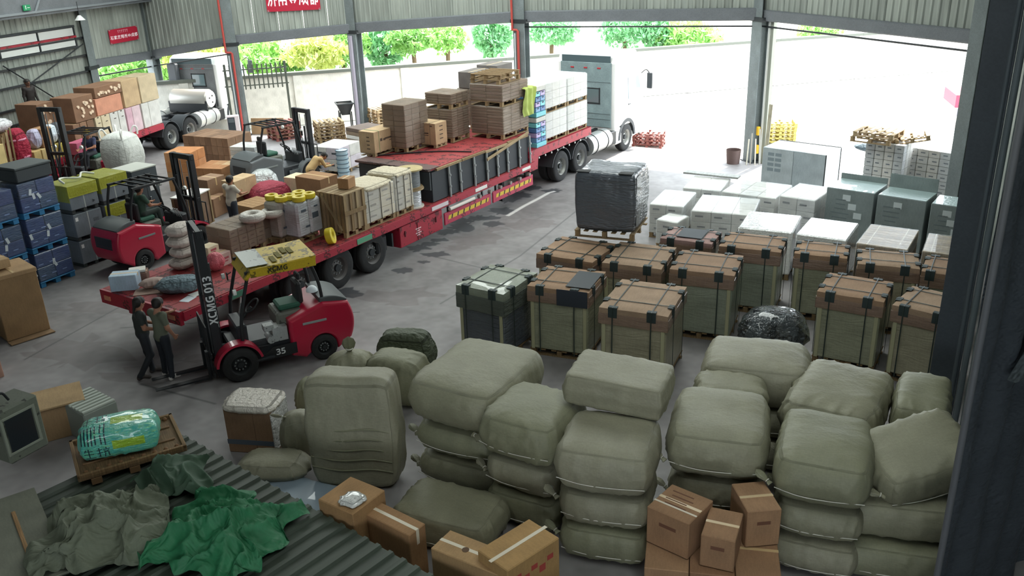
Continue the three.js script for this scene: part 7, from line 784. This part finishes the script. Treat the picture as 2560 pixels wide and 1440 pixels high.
// ---------------------------------------------------------------- forklifts and people
import { FontLoader } from 'three/addons/loaders/FontLoader.js';
import { TextGeometry } from 'three/addons/geometries/TextGeometry.js';
const font = await new FontLoader().loadAsync('fonts/droid/droid_sans_bold.typeface.json');
const word = (s, size, depth = 0.006) => { const g = new TextGeometry(s, { font, size, depth, curveSegments: 4, bevelEnabled: false }); g.computeBoundingBox(); const b = g.boundingBox; return g.translate(-(b.min.x + b.max.x) / 2, -(b.min.y + b.max.y) / 2, 0); };
{
  const yaw = rad(208), f0 = new Frame(0, 0, 208), near = at(606, 954), o = f0.W(0.78, 0, -0.62), p = [near.x - o.x, 0, near.z - o.z], t = forklift('large red forklift with yellow roof sheet in front of the trailer tail', p, yaw, { mast: 3.05, guard: 2.2 });
  t.scale.setScalar(0.97); const ink = M(0xd8dadb, 0.5);
  const m = part('lettering', word('XCMG 013', 0.16), ink, t, [1.045, 1.72, -0.36], [0, -Math.PI / 2, 0]); m.rotation.set(0, Math.PI / 2, 0); m.rotation.order = 'YXZ'; m.rotation.set(0, -Math.PI / 2, Math.PI / 2); m.position.set(1.05 - 0.01, 1.7, -0.36);
  const m2 = part('lettering', word('XCMG 013', 0.15), ink, t, [1.12, 1.75, -0.425]); m2.rotation.order = 'YXZ'; m2.rotation.set(0, Math.PI, Math.PI / 2);
  part('lettering', word('XCMG', 0.1), M(0x2a2610, 0.5), t, [-0.2, 2.2, -0.618], [0, Math.PI, 0]); part('side_lip', bx(1.3, 0.18, 0.03, -0.32, 2.1, -0.595), M(0xcfb01f, 0.5, { map: T.worn }), t);
  const tag = part('number_panel', extrude([[-0.36, 0.3], [0.12, 0.3], [0.3, 0.42], [0.12, 0.54], [-0.36, 0.54]], 0.012, 0), BLACK, t, [-0.02, 0.02, -0.6]); part('lettering', word('35', 0.13), ink, tag, [-0.02, 0.42, -0.003], [0, Math.PI, 0]); part('vent', bx(0.5, 0.05, 0.02, -0.8, 0.88, -0.6), M(0x8f9493, 0.5), t);
  for (const [x, y] of [[-0.62, 2.31], [-0.5, 2.31], [-0.35, 2.3], [-0.2, 2.3]]) part('dirt_patch', bx(0.1, 0.006, 0.36, x, y, -0.1 + 0.2 * Math.sin(x * 9), 0.002), M(0x6d6320, 0.8), t); part('clear_panel', bx(0.42, 0.012, 1.06, 0.16, 2.295, 0), M(0x9fa39a, 0.3, { map: T.worn }), t); part('engine', merge([bx(0.3, 0.3, 0.3, -0.1, 0.62, -0.36), cyl(0.08, 0.3, 14).rotateX(Math.PI / 2).translate(0.1, 0.7, -0.4), bx(0.2, 0.12, 0.2, 0.1, 0.86, -0.36)]), M(0xa9adab, 0.5, { map: T.worn }), t); part('cap_on_seat', new THREE.SphereGeometry(0.12, 16, 10, 0, Math.PI * 2, 0, Math.PI / 2), M(0xdfe6ea, 0.6), t, [-0.95, 1.38, -0.1]);
}
{ const fq = new Frame(0, 0, 57), tl = at(318, 690), oo = fq.W(-1.5, 0, 0.5), p = V3(tl.x - oo.x, 0, tl.z - oo.z), y = heightAt(V3(p.x + fq.W(1.1, 0, 0).x, 0, p.z + fq.W(1.1, 0, 0).z), 384); forklift('dull red forklift with a driver in green behind the trailer tail', [p.x, 0, p.z], rad(57), { mast: y - 0.1, roof: null });
  const f = new Frame(p.x, p.z, 57), s = f.W(-0.42, 0.0, 0); person('driver in a dark green printed shirt sitting on the dull red forklift', [s.x, 0.28, s.z], rad(57 + 90), { hip: [0, 1.05, 0], chest: [0, 1.4, 0.03], neck: [0, 1.54, 0.05], head: [0, 1.67, 0.08], hipL: [0.09, 1.02, 0.02], hipR: [-0.09, 1.02, 0.02], kneeL: [0.12, 1.04, 0.42], kneeR: [-0.12, 1.04, 0.42], ankL: [0.12, 0.64, 0.5], ankR: [-0.12, 0.64, 0.5], shL: [0.17, 1.49, 0.02], shR: [-0.17, 1.49, 0.02], elL: [0.25, 1.26, 0.14], elR: [-0.25, 1.26, 0.14], wrL: [0.14, 1.24, 0.4], wrR: [-0.2, 1.2, 0.4] }, { shirt: 0x2f4a3c, trousers: 0x26332e, skin: 0x9a6b52 }); }
{ const p = at(708, 462); forklift('grey forklift with raised mast among the cartons in the middle', [p.x, 0, p.z], rad(50), { mast: heightAt(V3(p.x + 0.72, 0, p.z - 0.86), 278), roof: null, body: M(0x5e6366, 0.5), guard: 2.2 }); }
{ const lp = LT.W(LT.V(222, 440, 1.0).x, 0, 1.0), p = V3(lp.x, 0, lp.z), y = heightAt(V3(p.x - 0.28, 0, p.z + 1.07), 268); forklift('red forklift with a helmeted driver facing the left trailer', [p.x, 0, p.z], rad(255), { mast: y - 0.1, roof: null, body: M(0xa3203c, 0.5), guard: 2.1 }); const f = new Frame(p.x, p.z, 255), s = f.W(-0.42, 0, 0); person('driver with a yellow helmet on the red forklift at the left', [s.x, 0.28, s.z], rad(345), { hip: [0, 1.05, 0], chest: [0, 1.4, 0.03], neck: [0, 1.54, 0.05], head: [0, 1.67, 0.08], hipL: [0.09, 1.02, 0.02], hipR: [-0.09, 1.02, 0.02], kneeL: [0.12, 1.04, 0.42], kneeR: [-0.12, 1.04, 0.42], ankL: [0.12, 0.64, 0.5], ankR: [-0.12, 0.64, 0.5], shL: [0.17, 1.49, 0.02], shR: [-0.17, 1.49, 0.02], elL: [0.25, 1.26, 0.14], elR: [-0.25, 1.26, 0.14], wrL: [0.14, 1.24, 0.4], wrR: [-0.2, 1.2, 0.4] }, { shirt: 0x3b3f5c, trousers: 0x23262e }, { helmet: 0xe0b828, cell: 0.02 }); }
// two people at the tail of the trailer
{ const a = at(378, 938), b = at(424, 944);
  person('person in a dark shirt and pink-patterned apron standing at the trailer tail', [a.x, 0, a.z], rad(118), { head: [0, 1.53, 0.05], neck: [0, 1.4, 0.02], chest: [0, 1.25, 0], wrL: [0.2, 1.0, 0.25], elL: [0.23, 1.1, 0.0], wrR: [-0.12, 0.98, 0.28], elR: [-0.24, 1.1, 0.04], kneeR: [-0.1, 0.48, 0.06], ankR: [-0.12, 0.085, -0.2], ankL: [0.09, 0.085, 0.06] }, { shirt: 0x2d322f, trousers: 0x262a30, skin: 0xa87860, shoes: 0x4a4340 }, { tail: true, turn: 25, nod: 10 });
  person('person in an olive grey shirt leaning an arm on the red trailer deck', [b.x, 0, b.z], rad(148), { head: [0.0, 1.54, 0.06], chest: [0, 1.26, 0.02], elL: [0.28, 1.2, 0.18], wrL: [0.22, 1.2, 0.42], elR: [-0.24, 1.12, 0.0], wrR: [-0.2, 0.9, 0.14], kneeL: [0.12, 0.48, 0.04], ankL: [0.13, 0.085, 0.02], ankR: [-0.14, 0.085, -0.04] }, { shirt: 0x5d6252, trousers: 0x1f242c, skin: 0xa87860, shoes: 0xd8d4d0 }, { turn: 10, nod: 15 }); }
{ const p = at(590, 580); person('man in a pale shirt and dark shorts working between trailer and cartons', [p.x, 0, p.z], rad(150), { head: [0, 1.55, 0.08], chest: [0, 1.27, 0.05], neck: [0, 1.42, 0.06], elL: [0.24, 1.16, 0.2], wrL: [0.16, 1.12, 0.44], elR: [-0.24, 1.14, 0.18], wrR: [-0.16, 1.1, 0.42] }, { shirt: 0xbdb6a8, trousers: 0x2c323c, skin: 0x9c6c52 }, { wide: 1.12, bare: true }); }
{ const p = at(790, 492); person('stooping man in a tan jacket bent over a carton', [p.x, 0, p.z], rad(130), { hip: [0, 0.92, -0.1], chest: [0, 1.2, 0.16], neck: [0, 1.26, 0.32], head: [0, 1.28, 0.46], shL: [0.17, 1.24, 0.24], shR: [-0.17, 1.24, 0.24], elL: [0.22, 1.0, 0.36], elR: [-0.22, 1.0, 0.36], wrL: [0.16, 0.98, 0.58], wrR: [-0.16, 0.98, 0.58], hipL: [0.085, 0.89, -0.1], hipR: [-0.085, 0.89, -0.1] }, { shirt: 0xb79a6a, trousers: 0x6b5640, skin: 0x9c6c52 }, { long: true, nod: 50, wide: 1.1 }); }
{ const x = LT.V(92, 300, -1.9).x, p = LT.W(x, LD + 0.75, -1.95); person('person in black clothing standing on the left trailer load', [p.x, LD + 0.75, p.z], rad(60), {}, { shirt: 0x26201e, trousers: 0x221d1c, skin: 0x6d4c3c, shoes: 0x1a1716 }, { long: true, cell: 0.02 }); }
// ---------------------------------------------------------------- banners and the yard outside
// brush strokes of the banner characters on a 100 x 100 grid
const GLYPH = {
  ji: [[[12, 14], [22, 22]], [[6, 40], [17, 47]], [[8, 92], [24, 62]], [[62, 4], [66, 14]], [[36, 20], [94, 20]], [[82, 24], [62, 46], [34, 58]], [[46, 26], [70, 46], [96, 58]], [[48, 60], [46, 78], [36, 95]], [[78, 58], [78, 96]]],
  nan: [[[26, 12], [76, 12]], [[50, 2], [50, 24]], [[12, 26], [12, 96]], [[12, 26], [90, 26], [90, 92], [80, 90]], [[34, 34], [40, 42]], [[66, 34], [60, 42]], [[28, 46], [74, 46]], [[24, 64], [78, 64]], [[50, 46], [50, 92]]],
  cheng: [[[16, 24], [94, 24]], [[18, 24], [16, 60], [6, 94]], [[18, 50], [44, 50], [42, 78], [32, 76]], [[56, 6], [62, 54], [76, 84], [94, 96], [94, 76]], [[84, 40], [70, 70], [46, 94]], [[74, 8], [84, 16]]],
  du: [[[8, 22], [50, 22]], [[28, 6], [28, 40]], [[2, 40], [58, 40]], [[50, 10], [30, 40], [6, 62]], [[18, 54], [18, 96]], [[18, 54], [46, 54], [46, 96]], [[18, 74], [46, 74]], [[18, 94], [46, 94]], [[66, 10], [66, 98]], [[66, 12], [92, 12], [78, 42], [94, 62], [88, 82], [72, 80]]],
  shi: [[[8, 14], [92, 14]], [[44, 14], [32, 46], [8, 76]], [[36, 50], [36, 92]], [[36, 50], [82, 50], [82, 92]], [[36, 88], [82, 88]]],
  jia: [[[48, 2], [54, 10]], [[10, 16], [8, 30]], [[10, 16], [92, 16], [88, 28]], [[26, 32], [74, 32]], [[52, 34], [28, 50], [10, 58]], [[42, 46], [56, 64], [56, 92], [44, 90]], [[46, 58], [12, 76]], [[52, 70], [12, 94]], [[78, 44], [60, 60], [92, 92]]],
  zhuang: [[[50, 4], [56, 12]], [[16, 18], [92, 18]], [[20, 18], [18, 60], [6, 92]], [[34, 46], [84, 46]], [[58, 28], [58, 88]], [[26, 88], [94, 88]]],
  zheng: [[[16, 8], [22, 20]], [[44, 6], [38, 20]], [[6, 26], [54, 26]], [[2, 48], [58, 48]], [[30, 26], [28, 56], [6, 92]], [[32, 58], [54, 84]], [[68, 10], [68, 98]], [[68, 12], [92, 12], [80, 42], [94, 62], [88, 82], [74, 80]]],
  zhou: [[[24, 8], [22, 56], [6, 94]], [[52, 10], [52, 92]], [[84, 6], [84, 96]], [[10, 34], [14, 50]], [[36, 34], [42, 50]], [[64, 34], [72, 50]]],
  arrow: [[[24, 36], [76, 36]], [[24, 62], [76, 62]], [[34, 18], [6, 49], [34, 80]], [[66, 18], [94, 49], [66, 80]]],
};
function bannerTex(chars, w, h, top) { return canvasTex(w, h, (g) => { g.fillStyle = '#b01233'; g.fillRect(0, 0, w, h); for (let i = 0; i < 500; i++) { g.fillStyle = `rgba(60,0,10,${0.06 * hash(i, 1, 2)})`; g.fillRect(hash(i, 2, 2) * w, hash(i, 3, 2) * h, 40, 3); } const n = chars.length, s = Math.min((w - 20) / n, h * (top ? 0.5 : 0.86)), y0 = top ? h * 0.44 : (h - s) / 2, x0 = (w - s * n) / 2; g.strokeStyle = '#f4e6ea'; g.lineWidth = s * 0.115; g.lineCap = 'square'; g.lineJoin = 'miter'; chars.forEach((c, i) => { for (const st of GLYPH[c]) { g.beginPath(); st.forEach(([x, y], k) => { const X = x0 + i * s + (x * 0.88 + 6) * s / 100, Y = y0 + (y * 0.9 + 5) * s / 100; k ? g.lineTo(X, Y) : g.moveTo(X, Y); }); g.stroke(); } }); if (top) { g.lineWidth = 5; for (let i = 0; i < 6; i++) { g.beginPath(); g.moveTo(w * 0.3 + i * 40, h * 0.14); g.lineTo(w * 0.3 + i * 40 + 24, h * 0.14); g.moveTo(w * 0.3 + i * 40 + 12, h * 0.14); g.lineTo(w * 0.3 + i * 40 + 12, h * 0.3); g.stroke(); } } }); }
function banner(label, f, bl, tr, chars, tw, th, top) { const a = f.V(...bl, 0.1), b = f.V(...tr, 0.1), w = b.x - a.x, h = b.y - a.y, c = f.W((a.x + b.x) / 2, a.y, 0.1), g = bx(w, h, 0.02, 0, 0, 0, 0.002), P = g.attributes.position, uv = g.attributes.uv, nn = g.attributes.normal; for (let i = 0; i < P.count; i++) uv.setXY(i, P.getX(i) / w + 0.5, P.getY(i) / h); const t = thing('banner', label, 'banner', c, f.yaw, 'red banners'); part('cloth', g, M(0xffffff, 0.7, { map: bannerTex(chars, tw, th, top) }), t); for (const x of [-1, 1]) for (const y of [0.03, 0.97]) part('eyelet', new THREE.TorusGeometry(0.03, 0.008, 6, 12), CHROME, t, [x * (w / 2 - 0.05), y * h, 0.012]); }
banner('small red banner with white characters on the left wall panel', SEG(0, 1), [277, 111], [341, 64], ['shi', 'jia', 'zhuang', 'zheng', 'zhou', 'arrow', 'cheng', 'du'], 640, 260, true);
banner('large red banner with white characters at the top of the wall', SEG(2, 3), [668, 30], [795, -40], ['ji', 'nan', 'arrow', 'cheng', 'du'], 640, 200, false);
{ const l = lw(31, 20), t = thing('exit_sign', 'small green exit sign high on the left wall', 'sign', LW.W(l.x, l.y, 0.62), LW.yaw); part('case', bx(0.34, 0.2, 0.05, 0, -0.1, 0), M(0x1f8a5a, 0.5), t); part('figure', merge([bx(0.03, 0.09, 0.004, -0.06, -0.05, 0.026), cyl(0.02, 0.004, 12).rotateX(Math.PI / 2).translate(-0.06, 0.06, 0.026), bx(0.12, 0.02, 0.004, 0.07, -0.01, 0.026)]), WHITE, t); }
{ const l = lw(160, 38), t = thing('hanging_lamp', 'small white lamp hanging below the roof girder', 'lamp', LW.W(l.x, l.y, 0.7), 0); part('shade', new THREE.CylinderGeometry(0.05, 0.2, 0.18, 20, 1, true).translate(0, -0.1, 0), M(0xe4e6e4, 0.5, { side: THREE.DoubleSide }), t); part('bulb', new THREE.SphereGeometry(0.05, 12, 8).translate(0, -0.15, 0), WHITE, t); part('rod', rod([0, 0, 0], [0, 0.5, 0], 0.012), STEEL.dark, t); }
// boundary wall and trees
{
  const a = at(600, 180, 2.4), b = at(1290, 133, 2.4), yaw = Math.atan2(-(b.z - a.z), b.x - a.x), d = b.clone().sub(a).normalize(), s = a.clone().addScaledVector(d, -40), f = new Frame(s.x, s.z, yaw * 180 / Math.PI), t = struct('wall_yard', null, null, 'white boundary wall of the yard with a dark coping'); t.position.set(s.x, 0, s.z); t.rotation.y = yaw;
  for (let i = 0; i < 22; i++) { part('panel', bx(4.6, 2.3, 0.2, i * 5, -0.2, 0), M(0xe4e2da, 0.85, { map: T.card }), t); part('pier', bx(0.4, 2.4, 0.36, i * 5 + 2.5, -0.2, 0), M(0xdcdad2, 0.85, { map: T.card }), t); part('coping', bx(5, 0.14, 0.4, i * 5, 2.1, 0), M(0x5b5f58, 0.8), t); }
  const fen = f.V(642, 205, 1.0), ft = thing('palisade_fence', 'short dark palisade fence in front of the yard wall', 'fence', f.W(fen.x, 0, 1.0), yaw), y0 = f.V(642, 222, 1.0).y; for (let i = 0; i < 14; i++) part('bar', bx(0.06, 1.1, 0.05, -1.3 + i * 0.2, Math.max(0.05, y0), 0), M(0x4a5048, 0.7), ft); for (const y of [0.15, 0.85]) part('rail', bx(2.8, 0.05, 0.04, 0, Math.max(0.05, y0) + y, 0), M(0x4a5048, 0.7), ft); for (const x of [-1.3, 1.3]) part('post', bx(0.1, Math.max(0.05, y0) + 1.15, 0.1, x, 0, 0), M(0x4a5048, 0.7), ft);
  const LEAF = [M(0x86b860, 1, { side: THREE.DoubleSide, transmission: 0.4 }), M(0x9ccb70, 1, { side: THREE.DoubleSide, transmission: 0.4 }), M(0x7fbb84, 1, { side: THREE.DoubleSide, transmission: 0.4 }), M(0xc4cf78, 1, { side: THREE.DoubleSide, transmission: 0.4 })];
  const crown = (rx, ry, sd) => { const pos = [], nor = []; const L = 1500; for (let i = 0; i < L; i++) { const u = hash(i, sd, 1) * 2 - 1, th = hash(i, sd, 2) * 6.283, rr0 = Math.cbrt(0.25 + 0.75 * hash(i, sd, 3)), s = Math.sqrt(1 - u * u), lump = 0.8 + 0.35 * ns(s * Math.cos(th) * 2 + sd, u * 2, s * Math.sin(th) * 2), x = rx * rr0 * lump * s * Math.cos(th), y = ry * rr0 * lump * u, z = rx * rr0 * lump * s * Math.sin(th), k = 0.16 + 0.14 * hash(i, sd, 4), a1 = hash(i, sd, 5) * 6.28, a2 = hash(i, sd, 6) * 3.14, e = V3(Math.cos(a1) * Math.sin(a2), Math.cos(a2), Math.sin(a1) * Math.sin(a2)), q = V3(-Math.sin(a1), 0.3, Math.cos(a1)).normalize(), A = e.clone().multiplyScalar(k), B = q.multiplyScalar(k * 0.5); pos.push(x - A.x, y - A.y, z - A.z, x + B.x, y + B.y, z + B.z, x + A.x, y + A.y, z + A.z, x - A.x, y - A.y, z - A.z, x + A.x, y + A.y, z + A.z, x - B.x, y - B.y, z - B.z); } const g = new THREE.BufferGeometry(); g.setAttribute('position', new THREE.Float32BufferAttribute(pos, 3)); g.computeVertexNormals(); return g; };
  const crowns = [crown(2.2, 1.6, 11), crown(1.8, 2.0, 23), crown(2.4, 1.3, 37)];
  const spots = [[300, 168, 'far left tree seen over the stacked cartons'], [420, 150, 'tree behind the white truck cab roof'], [470, 120, 'yellowish tree above the white truck cab'], [640, 150, 'tree right of the column with red pipes'], [720, 165, 'low tree above the yard wall by the fence'], [790, 130, 'tree in the middle of the fence opening'], [850, 110, 'bushy tree left of the fourth column'], [960, 115, 'tree right of the fourth column'], [1030, 98, 'dense tree over the yard wall'], [1120, 95, 'small tree left of the red-piped centre column'], [1230, 85, 'dark tree behind the centre column'], [1380, 75, 'tree above the truck cab roof'], [1560, 70, 'branching tree right of the truck cab'], [1640, 80, 'tree left of the wide column'], [1720, 95, 'thin tree near the wide column'], [2050, 75, 'tree above the cabinet crate'], [2200, 100, 'tree beyond the white carton towers']];
  spots.forEach(([px, py, lab], i) => { const back = (i < 3 ? 7 : 1.5) + 3 * hash(i, 3, 7), l = f.V(px, py, -back), x = i > 12 ? l.x : l.x, w = f.W(x, 0, -back), y = l.y, t = thing('tree', lab, 'tree', [w.x, 0, w.z], i, 'trees beyond the yard wall'); part('trunk', tube([[0, 0, 0], [0.1, y * 0.5, 0.05], [0, y, 0]], 0.12, 8, 7), M(0x6b5a46, 0.9), t); const m = part('foliage', crowns[i % 3], LEAF[[0, 1, 3, 1, 0, 3, 0, 2, 0, 1, 2, 2, 2, 2, 1, 1, 1][i]], t, [0, y, 0]); m.scale.setScalar(0.55 + 0.35 * hash(i, 9, 3)); m.userData.kind = 'stuff'; });
}
// goods standing in the yard
{ const stackY = (px, py, n, lab, mats, yaw) => { const p = at(px, py), wd = ['lowest', 'second', 'third', 'fourth', 'fifth', 'sixth']; for (let i = 0; i < n; i++) emptyPallet(1.2, 1.0, [p.x, -0.2 + i * 0.145, p.z], yaw + 0.08 * (hash(i, px, 5) - 0.5), wd[i] + ' pallet ' + lab, 'yard pallets ' + lab, mats); };
  stackY(1622, 352, 4, 'of the reddish stack right of the truck cab', M(0xa8645c, 0.8, { map: T.wood }), -0.3); stackY(1948, 345, 6, 'of the yellow stack behind the wide column', M(0xd6c46a, 0.8, { map: T.wood }), -0.2);
  const p = at(2450, 300), t = thing('red_truck_bed', 'red lorry bed with a grey side board at the right opening', 'truck bed', [p.x, -0.2, p.z], rad(-14)); part('bed', bx(5, 0.5, 2.2, 1.2, 0.9, 0), M(0xb8304c, 0.5), t); part('side_board', bx(5, 0.3, 0.06, 1.2, 0.58, 1.12), M(0x8f86a6, 0.6), t); part('top_rail', bx(5, 0.08, 0.08, 1.2, 1.42, 1.1), M(0xe0d6b0, 0.5), t); for (const x of [-0.6, 1.2, 3]) part('wheel', new THREE.TorusGeometry(0.36, 0.14, 10, 24), RUBBER, t, [x, 0.5, 0.9]); }
shade(scene);
renderer.render(scene, camera);
